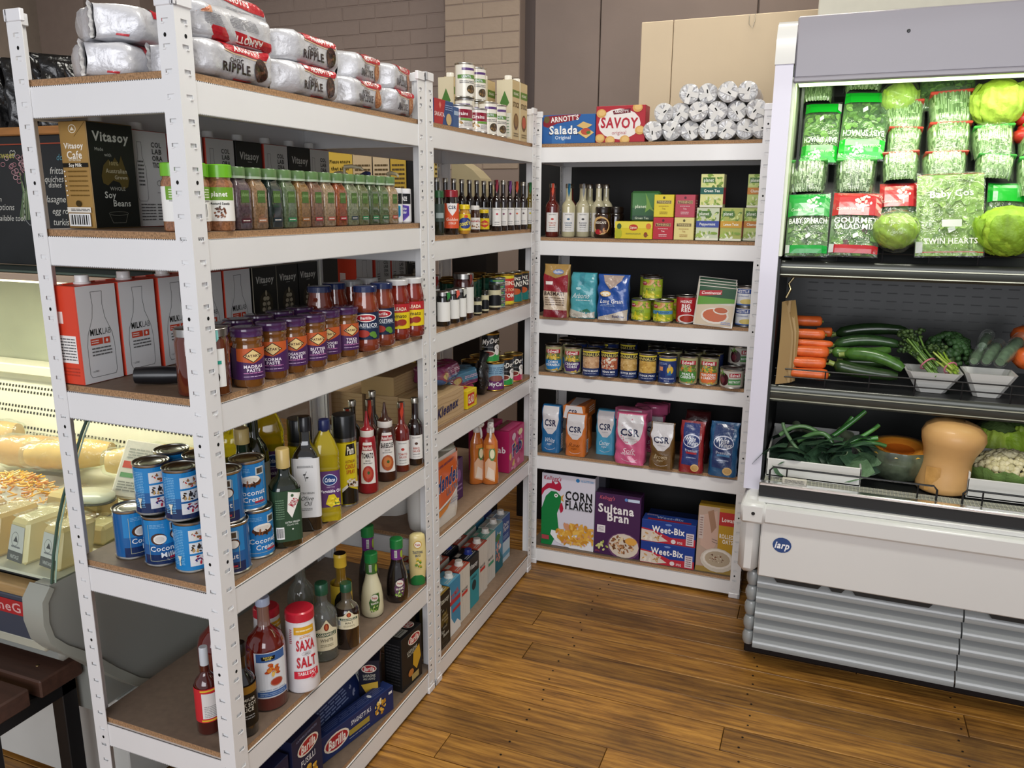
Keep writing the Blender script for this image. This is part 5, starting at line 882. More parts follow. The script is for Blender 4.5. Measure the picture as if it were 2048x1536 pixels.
for i, (x, y) in enumerate(((-.12, 1.30), (-.10, 1.385), (-.17, 1.35), (-.12, 1.47), (-.19, 1.44), (-.08, 1.555), (-.16, 1.56), (-.10, 1.64), (-.18, 1.65))): can('green_can', 'dark green can in the back block, '+['nearest', 'second', 'third', 'fourth', 'fifth', 'sixth', 'seventh', 'eighth', 'farthest'][i]+' from the near side', 'can', 'dark green cans on the middle rack', x, y, z, .036, .108, 0, gc, '1f4a38', gold=True, lid='b8a868', key='gcan')
y = yb_(1008.5, 612); 
for k in range(5): can('tuna_tin', 'small blue green tuna tin, '+['bottom', 'second', 'middle', 'fourth', 'top'][k]+' of its stack', 'can', 'stacked tuna tins on the middle rack', -.040, 1.512, z+.0215*k, .030, .021, face_cam(-.04, 1.51, 10), [('r', 0, 0, 1, 1, '2c6a78'), ('r', .2, .3, .8, .8, '7ab04c')], '2c6a78', key='tuna')
sp = [('r', 0, 0, 1, 1, 'd8c828'), ('r', .16, .1, .95, .9, 'c03428'), ('t', 'HEINZ', .56, .74, .13, 'f4ecd8', {'w': .66, 'b': 2}), ('t', 'IN TOM', .6, .50, .10, 'f0c8a0', {'w': .6}), ('t', 'TOM', .6, .30, .13, 'f8f0e0', {'w': .6, 'b': 2})]
can('spaghetti_can', 'yellow and red spaghetti can beside the tuna tins', 'can', None, -.045, 1.595, z, .037, .115, face_cam(-.04, 1.59, 16), sp, 'd8c828', gold=True)
bz = [('r', 0, 0, 1, 1, '17706a'), ('r', 0, .34, 1, 1, '1a1a1a'), ('t', 'HEINZ', .5, .86, .11, 'ece8dc', {'w': .7, 'b': 2}), ('t', 'BEANZ', .5, .66, .17, 'f0ece0', {'w': .84, 'b': 2}), ('e', .5, .38, .3, .12, 'b85424'), ('r', 0, 0, 1, .25, '17706a')]
for i in range(2): can('bean_can', ['teal and black bean can beside the yellow spaghetti can', 'teal and black bean can at the far end of its shelf'][i], 'can', 'teal bean cans on the middle rack', -.040, 1.672+.072*i, z, .035, .112, face_cam(-.04, 1.7, 10), bz, '17706a', gold=True, key='bean')
# fourth shelf: tissues, sponges, pet food
z = SB[3]
wood = lambda t: [('r', 0, 0, 1, 1, 'bfa27a'), ('l', .02, .02, .98, .98, 1, 'bfa27a')]+[('ln', [(0, .08+.16*i), (.3, .10+.16*i+.02*(i % 2)), (.7, .05+.16*i), (1, .09+.16*i)], .0012, 'a98a5e') for i in range(6)]+([('t', t, .46, .50, .34, '1f1f4c', {'w': .66, 'b': 2, 's': .3, 'rot': 4})] if t else [])
p, q = at(877, 856, 'z', z), at(934, 825, 'z', z); Wk = math.hypot(p[0]-q[0], p[1]-q[1])
def ktb(label, x, y, zz, t, key): boxy('tissue_box', label, 'box', 'wood print tissue boxes on the middle rack', x, y, zz, HP, .225, .115, .088, 'bfa27a', front=wood(t), left=wood(''), top=wood(''), key=key)
ktb('wood print tissue box with a dark blue script name', -.016, float(q[1])-.225, z, 'Kleenex', 'kl'); ktb('wood print tissue box behind the named one', -.140, .955, z, '', 'kl2'); ktb('wood print tissue box deepest on the shelf', -.262, .945, z, '', 'kl2'); 
boxy('tissue_box', 'wood print tissue box laid on top of the back pair', 'box', 'wood print tissue boxes on the middle rack', -.15, .95, z+.089, HP+.04, .225, .115, .06, 'b39668', front=wood(''), top=wood(''))
p, q = at(936, 824, 'z', z), at(966, 809, 'z', z)
boxy('wrap_box', 'small yellow food wrap box with a red panel', 'box', None, -.018, float(q[1])-.085, z, HP, .078, .12, .062, 'dcc01c', front=[('r', .05, .18, .72, .82, 'c0281c'), ('t', 'GLAD', .38, .5, .4, 'f4ecd0', {'w': .6, 'b': 2}), ('p', [(.8, .3), (.9, .7), (.97, .5)], 'c0281c')], top=[('r', .1, .2, .8, .8, 'c0281c')])
def sponge(label, x, y, zz, rz, cs, seed):
    ops = [('r', 0, 0, 1, .40, cs[0]), ('r', 0, .34, 1, 1, cs[1]), ('l', .45, .5, .92, .7, 2, 'd8a8c0'), ('e', .22, .5, .13, .3, '8a3a48'), ('e', .22, .5, .1, .2, 'b8a060'), ('r', 0, .0, 1, .18, cs[2])]
    R = flowpack('sponge_pack', label, 'film wrapped sponge packs on the middle rack', x, y, zz, rz, .20, .11, .056, ops, seed, cat='sponges', m=M_GLOSS, col=cs[1], shape=6)
sponge('purple film wrapped sponge pack on top of the pile', -.105, 1.15, z+.105, HP+.1, ('3a5a88', '7a2c58', '284878'), 3); sponge('blue and pink sponge pack in the middle of the pile', -.115, 1.30, z+.0565, HP-.15, ('6a2c58', '4a7a98', 'b03c70'), 4); sponge('pink sponge pack at the bottom of the pile', -.125, 1.29, z+.002, HP-.05, ('c04878', 'b83c6c', '3c7a80'), 5); sponge('sponge pack deepest beneath the gold topped cans', -.262, 1.30, z+.002, HP, ('3a5a88', '5a2c68', '284878'), 6)
R = thing('bin_liner_roll', 'crumpled black roll of bin liners before the pet food', 'bin liners', (-.065, 1.425, z), .3); m = MB(); cr1 = crinkle(9, .010); m.grid(lambda i, j: ((.028+cr1(math.cos(6.283*i)*.03, math.sin(6.283*i)*.03, .12*j)*.5)*math.cos(6.283*i)*(1-.5*abs(2*j-1)**3), (.034+cr1(.1*i, .02, .1*j)*.4)*math.sin(6.283*i)*(1-.5*abs(2*j-1)**3), .005+.115*j), 24, 18, '0c0c0e', closed_u=True); part('roll', m.mesh('roll', mat('black_bag', '0a0a0c', rough=.18, coat=.5, bump=.6, bscale=60)), R); m = MB(); m.tube([(0, 0, .11), (.01, .02, .14), (-.01, .045, .15)], [.012, .018, .004], 8, '0c0c0e'); part('knot', m.mesh('knot', M_BLACK), R)
dog = lambda c, t='MyDog': [('r', 0, 0, 1, 1, '16181a'), ('r', 0, 0, 1, .36, c), ('t', t, .52, .78, .18, 'ece8e0', {'w': .8, 'b': 2, 's': .3, 'rot': 8}), ('e', .40, .30, .30, .12, 'd8d0c0'), ('e', .40, .30, .24, .085, '7a2c20'), ('e', .80, .52, .14, .12, 'e8e6e2'), ('e', .80, .36, .12, .14, 'e4e2de'), ('e', .77, .54, .02, .02, '222'), ('e', .84, .54, .02, .02, '222'), ('e', .80, .49, .025, .02, '333'), ('l', .14, .52, .6, .58, 2, '999')]
can('pet_food_can', 'black and green pet food can stacked on top', 'can', 'pet food cans on the middle rack', -.065, 1.50, z+.1085, .037, .107, face_cam(-.06, 1.5, 6), dog('2c9a48'), '16181a', gold=True, lid='b8a868')
for i, (x, y, c, b, t) in enumerate(((-.052, 1.515, '6a2c68', '8ab0c8', 'Whisk'), (-.050, 1.604, '2c9a48', '16181a', 'MyDog'), (-.045, 1.690, 'b82c50', '16181a', 'MyDog'))): can('pet_food_can', ['pale blue and purple pet food can beside the bin liner roll', 'black and green pet food can in the bottom front row', 'black and pink pet food can at the far end'][i], 'can', 'pet food cans on the middle rack', x, y, z, .0375, .107, face_cam(x, y, 12), dog(c, t) if i else [('r', 0, 0, 1, 1, '8ab0c8'), ('r', 0, 0, 1, .4, '6a2c68'), ('l', .2, .6, .9, .9, 4, '3c5a80'), ('t', 'MyCat', .5, .22, .14, 'eee', {'w': .6, 'b': 2}), ('e', .5, .45, .3, .12, '8a5a50')], b, gold=True, lid='b8a868')
for i, (x, y) in enumerate(((-.26, 1.19), (-.34, 1.19), (-.34, 1.28), (-.34, 1.37), (-.22, 1.42), (-.30, 1.46), (-.14, 1.50), (-.15, 1.60), (-.14, 1.69))): can('pet_food_can', 'gold topped pet food can in the back block, '+['nearest', 'second', 'third', 'fourth', 'fifth', 'sixth', 'seventh', 'eighth', 'farthest'][i]+' along', 'can', 'pet food cans on the middle rack', x, y, z, .0375, .107, 0, dog('2c9a48'), '16181a', gold=True, lid='c8b46c', key='dogb')
# fifth shelf: paper towels, cleaning sprays, washing powder
z = SB[4]
def towels(label, x, y, rz, front=True, key=None):
    R = thing('paper_towel_pack', label, 'paper towels', (x, y, z), rz, 'orange paper towel packs on the middle rack'); r, h = .056, .235; k = ('tw', key)
    if k not in CACHE:
        b = MB()
        def out(t):   # two rolls side by side in one tight sleeve
            c, s = math.cos(t), math.sin(t); return (c*r+(r if c > 0 else -r)*1.0*min(1, abs(c)*6), s*r*(1.0 if abs(c) > .16 else .96))
        b.grid(lambda i, j: (*[q*(1-.06*(1 if j in (0, 1) else 0)) for q in out(6.2832*i)], h*j), 48, 8, 'e2dfd8', closed_u=True)
        n = 48; b.f += [[len(b.v)-n+i for i in range(n)], list(range(n))[::-1]]; b.c += [lin('dad6cc')]*2; b.sm += [False]*2
        rl = MB()
        for sx in (-1, 1): rl.lathe([(.02, h+.0012), (r*.85, h+.0012), (r*.85, h+.0004)], 24, 'cfcabc', cx=sx*r); rl.lathe([(0, h+.0009), (.019, h+.0009), (.0195, h+.002)], 16, '8a8272', cx=sx*r)
        l = MB(); ops = [('p', [(0, .98), (1, .98), (1, .52), (.62, .36), (.0, .26)], 'd8662a'), ('p', [(0, .26), (.62, .36), (1, .52), (1, .48), (.62, .33), (0, .23)], 'f0ece4'), ('p', [(0, .23), (.5, .29), (.7, .38), (.45, .22), (0, .12)], 'd88428'), ('t', 'SUPER ABSORBENT', .42, .90, .035, '6a3c5c', {'w': .6, 'b': 2, 'rot': 3}), ('t', 'Handee', .45, .66, .24, 'f2eee6', {'w': .86, 'b': 2, 's': .25, 'rot': 5}), ('t', 'Handee', .45, .66, .225, '1c3c74', {'w': .83, 'b': 2, 's': .25, 'rot': 5}), ('t', 'ULTRA', .64, .47, .085, '6c7488', {'w': .46, 'b': 2, 's': .2, 'rot': 5}), ('l', .55, .24, .9, .32, 2, 'a8a8b8'), ('e', .9, .8, .07, .06, 'c8d0e0')]
        emit(l, ops, r*3.6, h*.97, lambda a, bb, li: (a, -((r if abs(a) < r else math.sqrt(max(0, r*r-(abs(a)-r)**2)))+.0015+li), bb+h*.015), su=r*.2)
        CACHE[k] = [('wrapper', b.mesh('wrapper', M_GLOSS, 50)), ('roll', rl.mesh('roll', M_PAPER)), ('label', l.mesh('label', M_GLOSS))]
    for n_, me in CACHE[k]: part(n_, me, R)
towels('orange paper towel pack at the front beside the middle posts', -.075, 1.052, HP, key=1); towels('orange paper towel pack behind the front one', -.285, 1.055, .42, key=1); towels('orange paper towel pack deepest, seen under the near rack shelf', -.26, 1.235, .1, key=1)
def trig(label, x, y, off, key=None):
    b = MB(); b.lathe([(0, 0), (.026, 0), (.031, .004), (.031, .03), (.027, .075), (.026, .10), (.029, .13), (.026, .165), (.014, .19), (.012, .20)], 24, 'c8702c', sy=.62)
    l = MB(); tp = lambda bb: .0312 if bb < .04 else .0275; emit(l, [('p', [(.0, .1), (.9, .0), (1, .5), (.3, .62), (0, .5)], 'e0b898'), ('p', [(.1, .12), (.9, .04), (.8, .3), (.3, .4)], 'e8d8c8'), ('e', .66, .72, .3, .18, '5c8a54'), ('e', .66, .72, .22, .12, 'e8e4c0'), ('r', .1, .86, .8, .96, 'd88c3c')], .04, .15, lambda a, bb, li: (a, -(math.sqrt(max(1e-6, 1-(a/.0318)**2))*.0318*.62+.0006+li), bb+.012), su=.006)
    t = MB(); t.lathe([(.013, .198), (.0145, .2), (.0145, .215), (.010, .218), (.010, .225), (0, .225)], 16, 'e6e4de'); t.cbox(-.011, -.034, .222, .011, .022, .245, 'e6e4de', .004); t.cbox(-.006, -.046, .232, .006, -.033, .242, 'e6e4de', .002); t.tube([(0, -.022, .224), (0, -.032, .205), (0, -.034, .19), (0, -.03, .182)], [.005, .0045, .004, .003], 8, 'e6e4de')
    R = thing('spray_bottle', label, 'bottle', (x, y, z), face_cam(x, y, off), 'orange cleaning spray bottles'); part('body', b.mesh('body', M_DARKG, 60), R); part('trigger', t.mesh('trigger', M_PLAS), R); part('label', l.mesh('label', M_GLOSS), R)
x, y, _, _ = round_at(z, 954, 970, 0, None, .024); trig('orange cleaning spray bottle, nearer of the two', x, y, 30); x, y, _, _ = round_at(z, 981, 972, 0, None, .03); trig('orange cleaning spray bottle, farther of the two', x, y, 0)
jar('detergent_bottle', 'clear green detergent bottle behind the spray bottles', 'bottle', None, -.165, 1.335, z, 0, [(0, 0), (.028, 0), (.031, .005), (.031, .12), (.022, .16), (.012, .18)], [(.013, .178, 'd8d8c0'), (.013, .205), (0, .205)], col='7a8a1c', bodym=mat('green_detergent', '9ab020', rough=.05, trans=.6, ior=1.2))
boxy('powder_box', 'purple box behind the paper towel pack', 'box', None, -.075, 1.195, z, HP, .09, .05, .15, '4a2458', front=[('e', .6, .6, .2, .15, '8a5a98'), ('l', .1, .2, .9, .4, 2, '9a7aa8')])
fab = [('r', .01, .01, .99, .99, 'b8386c'), ('b', .5, .45, .42, .42, ['c85888', 'd880a4', 'a82c5c', 'e0a0b8', 'd8b060'], 26, 8, .22), ('t', 'Fab', .52, .52, .30, 'e8e8f0', {'w': .72, 'b': 2, 'rot': 8}), ('t', 'Fab', .52, .52, .28, '232c68', {'w': .68, 'b': 2, 'rot': 8}), ('e', .3, .82, .12, .09, 'd8c0cc'), ('e', .72, .84, .14, .08, 'e8d8a8'), ('t', '1KG', .2, .08, .06, 'f0e0e8', {'w': .2})]
p, q = at(1010, 936, 'z', z), at(1047, 914, 'z', z); boxy('powder_box', 'pink washing powder box at the far end of the shelf', 'box', 'washing powder boxes on the middle rack', -.016, 1.575, z, HP, .165, .075, .165, '9c1c50', front=fab, left=[('t', 'Fab', .5, .55, .14, 'e8d8e0', {'w': .7, 'b': 2})], top=[('r', .1, .1, .9, .6, 'c04878'), ('l', .1, .65, .9, .95, 2, '5c8a40')]); boxy('powder_box', 'pink washing powder box behind the front one', 'box', 'washing powder boxes on the middle rack', -.10, 1.55, z, HP, .165, .075, .175, 'a82458', front=fab)
# lowest shelf: rows of long life milk
z = SB[5]
def cart(kd):
    wave = [('ln', [(.3+.06*math.sin(t*.9), .98-.96*t/12) for t in range(13)], .0012, 'bcb8b0'), ('ln', [(.6+.06*math.sin(t*.9+2), .98-.96*t/12) for t in range(13)], .0012, 'c8c4bc')]
    if kd == 'soy': return soy_big(), '4a4020', '15130f', '8a7030', 'e4e4e0'
    if kd == 'blue': return [('r', .01, 0, .99, 1, '3f8cb4'), ('p', [(.0, 0), (1, 0), (1, .10), (.7, .22), (.45, .18), (.2, .34), (.15, .9), (0, .9)], 'e4e4e2'), ('t', 'ZYMIL', .52, .74, .09, 'c8484c', {'w': .7, 'b': 2, 'rot': 12}), ('r', .1, .58, .98, .66, 'b83440'), ('r', .3, .42, .98, .48, 'b83440')], '2c6c90', '3f8cb4', '5c9cb8', 'e4e4e0'
    if kd == 'red': return [('r', .01, 0, .99, 1, 'dad6cc')]+wave+[('t', 'MILKLAB', .5, .58, .05, '444', {'w': .5}), ('r', .25, .48, .75, .54, 'c83c34')], '8c2c28', 'b03430', 'b8503c', 'e4e0d8'
    if kd == 'teal': return [('r', .01, 0, .99, 1, '141a1f'), ('r', .01, 0, .99, .66, '2f97a4'), ('t', 'Vitasoy', .5, .82, .09, 'dfe4e4', {'w': .7, 'b': 2}), ('e', .5, .42, .2, .10, '16343a'), ('t', 'VANILLA', .5, .58, .05, '16343a', {'w': .5})], '101418', '141a1f', '20252c', '2c3c8c'
    if kd == 'green': return [('r', .01, 0, .99, 1, 'd8d8d0')]+wave+[('t', 'MILKLAB', .5, .5, .05, '444', {'w': .5}), ('r', .25, .36, .8, .42, '3c9a74')], '4a8c7c', '5ca08c', '6aa898', 'e4e0d8'
    if kd == 'ice': return [('r', .01, 0, .99, 1, '3c88ac'), ('p', [(0, .35), (.5, .5), (1, .2), (1, 0), (0, 0)], '1c6c7c'), ('b', .5, .42, .28, .22, ['d88878', 'e8a890', 'e8d8d0', 'b85c50'], 18, 5, .3), ('t', 'Ice', .5, .80, .14, 'e4e8d8', {'w': .5, 's': .3}), ('e', .4, .74, .26, .08, '3c7a3c')], 'cfd4cc', 'd8dcd8', 'a8b8b4', 'e4e0d8'
    return [('r', .01, 0, .99, 1, 'c8dce8'), ('r', .01, .45, .99, 1, '23458c'), ('r', 0, .1, 1, .2, '6aa8c8'), ('t', 'Dairy', .5, .82, .09, 'f0f0f0', {'w': .7, 's': .3}), ('t', 'Farm', .5, .72, .09, 'f0f0f0', {'w': .6, 's': .3}), ('l', .2, .5, .8, .6, 3, 'a8c0e0')], '9cc4dc', 'c8dce8', '8898a8', 'e4e0d8'
ks = ['soy', 'blue', 'red', 'teal', 'red', 'green', 'ice', 'dairy']; dn = ['black and gold soy', 'pale blue lactose free', 'white and red bottle outline', 'black and teal', 'second white and red', 'white and green', 'blue fruit picture', 'blue and white dairy']
for row in range(3):
    for i, kd in enumerate(ks):
        F_, sc_, c_, tc_, cp = cart(kd)
        boxy('long_life_carton', f'{dn[i]} milk carton, {["front row", "second row", "back row"][row]} of the lowest middle shelf', 'carton', 'long life milk cartons on the lowest middle shelf', -.016-.088*row+.0085*-i, .958+.0985*i+(.012 if row else 0)*(1), z, HP+.0085, .094, .066, .196 if row < 2 else .19, c_, front=F_, left=[('r', 0, 0, 1, 1, sc_)], top=[('l', .1, .1, .9, .35, 2, 'b0b0a8'), ('r', .12, .66, .45, .92, 'c8c4bc')], topcol=tc_, cap=cp, key=('ll', kd, row > 1), capx=.62, capd=.42)
# ================================================================ far rack (faces the shopper)
z = SCC[0]
def cbx(name, label, cat, group, a, b, vt, D, col, **k):
    x, y, W, rz, H = box_front(z, a, b, vt); rz = .0057 if abs(rz) > .25 else rz
    return boxy(name, label, cat, group, x, y, k.pop('zz', z), rz, W-.0008, D, H, col, **k)
def cfix(name, label, cat, group, u0, u1, v0, v1, Y, D, col, **k):
    """box whose front stands on the plane y = Y; corners taken from the photograph"""
    x0, x1 = float(at(u0, (v0+v1)/2, 'y', Y)[0]), float(at(u1, (v0+v1)/2, 'y', Y)[0]); zb = k.pop('zz', z); H = k.pop('H', None) or z_at((x0+x1)/2, Y, v1)-zb
    return boxy(name, label, cat, group, x0, Y, zb, k.pop('rz', 0), x1-x0-.001, D, H, col, **k)
cfix('cracker_box', 'blue salted cracker box on top of the far rack', 'box', 'cracker boxes on top of the far rack', 1083, 1191, 287, 229, 1.90, .07, '2a5c98', front=[('r', .01, .01, .99, .99, '2c62a4'), ('r', .2, 0, .45, .6, '3c74b4'), ('p', [(.03, .72), (.06, .95), (.40, .99), (.74, .99), (.68, .82), (.30, .70), (.12, .56), (.04, .62)], '8c2430'), ('e', .10, .84, .055, .12, '6a5a34'), ('t', "ARNOTT'S", .44, .86, .17, 'f2ece8', {'w': .52, 'b': 2, 'rot': 4}), ('t', 'Salada', .42, .46, .30, '10204c', {'w': .56, 'b': 2}), ('t', 'Salada', .42, .47, .27, 'f4f4f2', {'w': .54, 'b': 2}), ('t', 'Original', .41, .21, .12, 'dce8f4', {'w': .30}), ('p', [(.66, .60), (.78, .74), (.95, .62), (.82, .48)], 'd8b470'), ('p', [(.68, .36), (.82, .56), (.98, .36), (.84, .16)], 'dcbc78'), ('e', .83, .40, .09, .12, 'b8503c'), ('e', .88, .36, .04, .05, '4a7a34')])
cfix('cracker_box', 'red cracker box with a white oval beside the foil rolls', 'box', 'cracker boxes on top of the far rack', 1192, 1291, 286, 211, 1.90, .07, 'a82832', front=[('r', .01, .01, .99, .99, 'b02a36'), ('e', .48, .50, .43, .42, 'ece6e2'), ('p', [(.34, .86), (.70, .92), (.70, .80), (.36, .76)], '6c1c2c'), ('t', "ARNOTT'S", .52, .84, .07, 'f2ece8', {'w': .28, 'b': 2}), ('t', 'SAVOY', .48, .53, .27, 'b4283a', {'w': .76, 'b': 2, 'rot': -2}), ('t', 'original', .48, .27, .10, 'b86870', {'w': .3, 'b': 0})]+[('e', a, b, .10, .12, 'd8a860') for a, b in ((.11, .80), (.09, .12), (.30, .06), (.60, .07), (.90, .32), (.84, .93))]+[('e', a+.01, b+.01, .07, .08, 'e4bc78') for a, b in ((.11, .80), (.09, .12), (.30, .06), (.60, .07), (.90, .32), (.84, .93))])
cen = [(897, 455), (1035, 455), (1168, 448), (1303, 447), (1437, 440), (1575, 433), (1692, 433), (977, 335), (1098, 330), (1230, 325), (1370, 317), (1510, 308), (1655, 305), (1165, 195), (1300, 200), (1447, 183), (1592, 175)]
r0 = .0358; nm = ['bottom', 'middle', 'top']
for i, (a, b) in enumerate(cen):
    lay = 0 if i < 7 else (1 if i < 13 else 2); Y = 1.905+.012*((i*7) % 3-1); c = at(1060+a/3.658, 140+b/3.658, 'y', Y)
    zc = z+r0 if lay == 0 else float(c[2]); zc = max(zc, z+r0+lay*.0625)+.0015
    kk = i-(0, 7, 13)[lay]; od = ['first', 'second', 'third', 'fourth', 'fifth', 'sixth', 'last'][kk]
    R = thing('biscuit_roll', f'round foil roll, {od} from the red box in the {nm[lay]} row', 'biscuits', (float(c[0]), Y, zc), 0, 'round foil biscuit rolls on top of the far rack'); R.rotation_euler = (-HP, 0, 0)
    cr = crinkle(70+i, .0016); m = MB(); n = 30; k = ('roll', i)
    def rr(t, l): return r0+cr(math.cos(t)*r0, math.sin(t)*r0, l)-.0008
    m.grid(lambda u, v: (rr(6.283*u, .22*v)*math.cos(6.283*u), rr(6.283*u, .22*v)*math.sin(6.283*u), .22*v), n, 14, 'c9c9ca', closed_u=True)
    e = MB(); ph = RG.uniform(0, 6.28)
    for rad, zz in ((1.0, 0), (.8, -.004), (.4, -.002), (0, -.003)): pass
    vs = [(0, 0, -.0015)]; fs = []; cols = []
    for q in range(3):
        for t in range(n): f_ = (.42, .8, 1)[q]; vs.append((rr(6.283*t/n, 0)*f_*math.cos(6.283*t/n), rr(6.283*t/n, 0)*f_*math.sin(6.283*t/n), (-.0022, -.0032, 0)[q]+RG.uniform(-.0011, .0011)))
    for t in range(n): fs.append((0, 1+(t+1) % n, 1+t)); cols.append(RG.choice(['c8c8c8', 'b4b4b6', 'd8d8d8']))
    for q in range(2):
        for t in range(n): fs.append((1+q*n+t, 1+q*n+(t+1) % n, 1+(q+1)*n+(t+1) % n, 1+(q+1)*n+t)); cols.append(RG.choice(['c4c4c4', 'aeaeb0', 'd4d4d4', 'bcbcbe']))
    e.add(vs, fs, cols, False)
    s_ = MB(); th = ph
    def rot_(x, y, t): return (x*math.cos(t)-y*math.sin(t), x*math.sin(t)+y*math.cos(t))
    def strip(x0, x1, y0, y1, t, zz, c_): s_.add([(*rot_(x0, y0, t), zz), (*rot_(x0, y1, t), zz), (*rot_(x1, y1, t), zz), (*rot_(x1, y0, t), zz)], [(0, 1, 2, 3)], c_)
    strip(-.009, .009, -r0*.95, r0*.75, th, -.0048, 'e6e5e2'); strip(-.009, .009, -r0*.1, r0*.93, th+HP, -.0054, 'dedddA'); strip(-.0022, .0022, -r0*.38, -r0*.02, th+.3, -.0060, '141414')
    part('wrapper', m.mesh('wrapper', M_FOIL), R); part('folded_end', e.mesh('folded_end', M_FOIL), R); part('seal', s_.mesh('seal', M_PAPER), R)
# --- sauces and tea
z = SCC[1]
for i, (u, v, c, t1, t2, ic, rb, tc, row) in enumerate(((1104, 474, '5a1612', 'TOMATO', 'SAUCE', 'c03c30', 'd05844', None, 'front'), (1136, 474, 'c4bd98', 'CAESAR', 'DRESSING', '2c5a78', '2c6a8a', '345a78', 'front'), (1165, 474, 'bfb898', 'RANCH', 'DRESSING', '3c3c3c', '8a8c90', '445', 'front'))):
    x, y, r, _ = round_at(z, u, v, 28, None, .0275); berb(['slim red tomato sauce bottle with coral ribbon on the far rack', 'slim cream dressing bottle with blue ribbon', 'slim cream dressing bottle with grey ribbon'][i], x, y, 0, .205, c, t1, t2, ic, ribbon=rb, r=.0272, zz=z, group='slim dressing bottles on the far rack', t3=tc)
for i, (x, y, c) in enumerate(((.075, 2.0, '5a1612'), (.13, 1.985, 'bfb898'), (.145, 2.04, 'c4bd98'), (.200, 1.975, 'bfb898'), (.215, 2.03, 'bfb898'))): berb(['red sauce bottle behind the front tomato sauce', 'cream dressing bottle behind the blue ribbon one', 'cream dressing bottle farther behind the blue ribbon one', 'cream dressing bottle behind the grey ribbon one', 'cream dressing bottle farther behind the grey ribbon one'][i], x, y, 0, .205, c, 'DRESSING', 'SAUCE', '888', ribbon='c8503c' if i == 0 else None, r=.0272, zz=z, group='slim dressing bottles on the far rack')
x, y, r, _ = round_at(z, 1205, 476, 37, None, .0345)
jar('coffee_jar', 'brown instant coffee jar with a gold mug swirl', 'jar', 'instant coffee jars', x, y, z, 0, [(0, 0), (.030, 0), (.035, .006), (.035, .05), (.031, .07), (.0345, .085), (.027, .095)], [(.027, .093, '1c120c'), (.030, .095, '1c120c'), (.031, .112, '1c120c'), (.028, .118, '1c120c'), (0, .118, '1c120c')], [('e', .5, .5, .42, .5, 'c8a468'), ('e', .54, .5, .32, .4, '3a2012'), ('t', 'NESCAFE', .5, .66, .12, 'e4dccc', {'w': .5, 'b': 2}), ('e', .40, .16, .16, .14, 'a8242c'), ('b', .65, .25, .2, .12, ['8a5430', 'c8905c'], 8, 3, .4)], lab=(.0353, .012, .082), col='2a160c', labcol=None)
jar('coffee_jar', 'dark instant coffee jar behind the front one', 'jar', 'instant coffee jars', x+.03, y+.08, z, 0, [(0, 0), (.030, 0), (.035, .006), (.035, .05), (.031, .07), (.0345, .085), (.027, .095)], [(.027, .093, '1c120c'), (.030, .095, '1c120c'), (.031, .112, '1c120c'), (.028, .118, '1c120c'), (0, .118, '1c120c')], col='1a100a')
T = 'tea boxes on the second shelf of the far rack'; YT = 1.885
cfix('tea_box', 'wide yellow tea box at the left end of the teas', 'box', T, 1229.5, 1305, 479, 443, YT-.005, .07, 'd8c428', front=[('r', 0, .62, 1, 1, 'e4d448'), ('e', .5, .66, .12, .18, 'b83024'), ('t', 'Lipton', .5, .66, .14, 'f0e8c8', {'w': .18, 'b': 2}), ('e', .1, .3, .1, .3, 'b0b428'), ('e', .83, .25, .05, .15, '8a3c1c'), ('r', .78, .2, .9, .24, '7a5c34'), ('l', .3, .25, .7, .35, 2, '8a8a3c'), ('e', .9, .74, .07, .16, 'd87838'), ('e', .12, .72, .06, .16, '3c5c34')])
cfix('tea_box', 'yellow box holding up the tall green tea tin', 'box', T, 1262, 1318, 479, 443, YT+.075, .06, 'c8b424')
m = MB(); x0 = float(at(1261, 410, 'y', YT+.078)[0]); zz = z+z_at(x0, YT+.075, 443)-z+.0
R = thing('tea_tin', 'tall green tea tin with rounded corners behind the yellow box', 'tin', (x0, YT+.078, float(z_at(x0, YT+.075, 443))), 0); W_, H_ = .115, .115
m.cbox(0, 0, 0, W_, .055, H_, '3c6a3c', .008); part('body', m.mesh('body', M_GLOSS), R); m = MB(); emit(m, [('r', .07, .07, .93, .45, '2c5c38'), ('r', .07, .45, .93, .93, '4a8048'), ('p', [(.5, .3), (.55, .6), (.5, .95), (.62, .7), (.7, .5), (.85, .3), (.66, .42)], '78a048'), ('r', .07, .06, .93, .20, '14402c'), ('t', 'planet', .35, .50, .10, 'e4ecd8', {'w': .4, 'b': 1}), ('t', 'Green Tea', .4, .12, .07, 'c8d4c0', {'w': .5})], W_, H_, flat((W_/2, 0, 0), (1, 0, 0), (0, 0, 1))); part('front_print', m.mesh('front_print', M_GLOSS), R)
def twin(label, u0, u1, v0, v1, bg, bd, tx, zz=None, H=None):
    return cfix('tea_box', label, 'box', T, u0, u1, v0, v1, YT, .075, bg, H=H, zz=zz if zz else z, front=[('r', .02, .02, .98, .98, bg), ('e', .5, .86, .06, .06, bd), ('r', .12, .60, .88, .74, 'c8b078'), ('r', .14, .61, .86, .73, bd), ('t', 'TWININGS', .5, .67, .09, 'dcc88c', {'w': .66, 'b': 1}), ('l', .25, .46, .75, .52, 1, tx), ('t', 'Tea', .5, .38, .07, tx, {'w': .3}), ('l', .3, .12, .7, .26, 2, tx)], left=[], right=[('l', .2, .2, .8, .8, 5, tx)], top=[('l', .2, .3, .8, .7, 2, tx)])
b1 = twin('red tea box at the bottom beside the wide yellow box', 1306, 1346.5, 480, 435, 'b82c3c', '5a1c24', 'f0dcd8'); hh = z_at(.55, YT, 435)-z
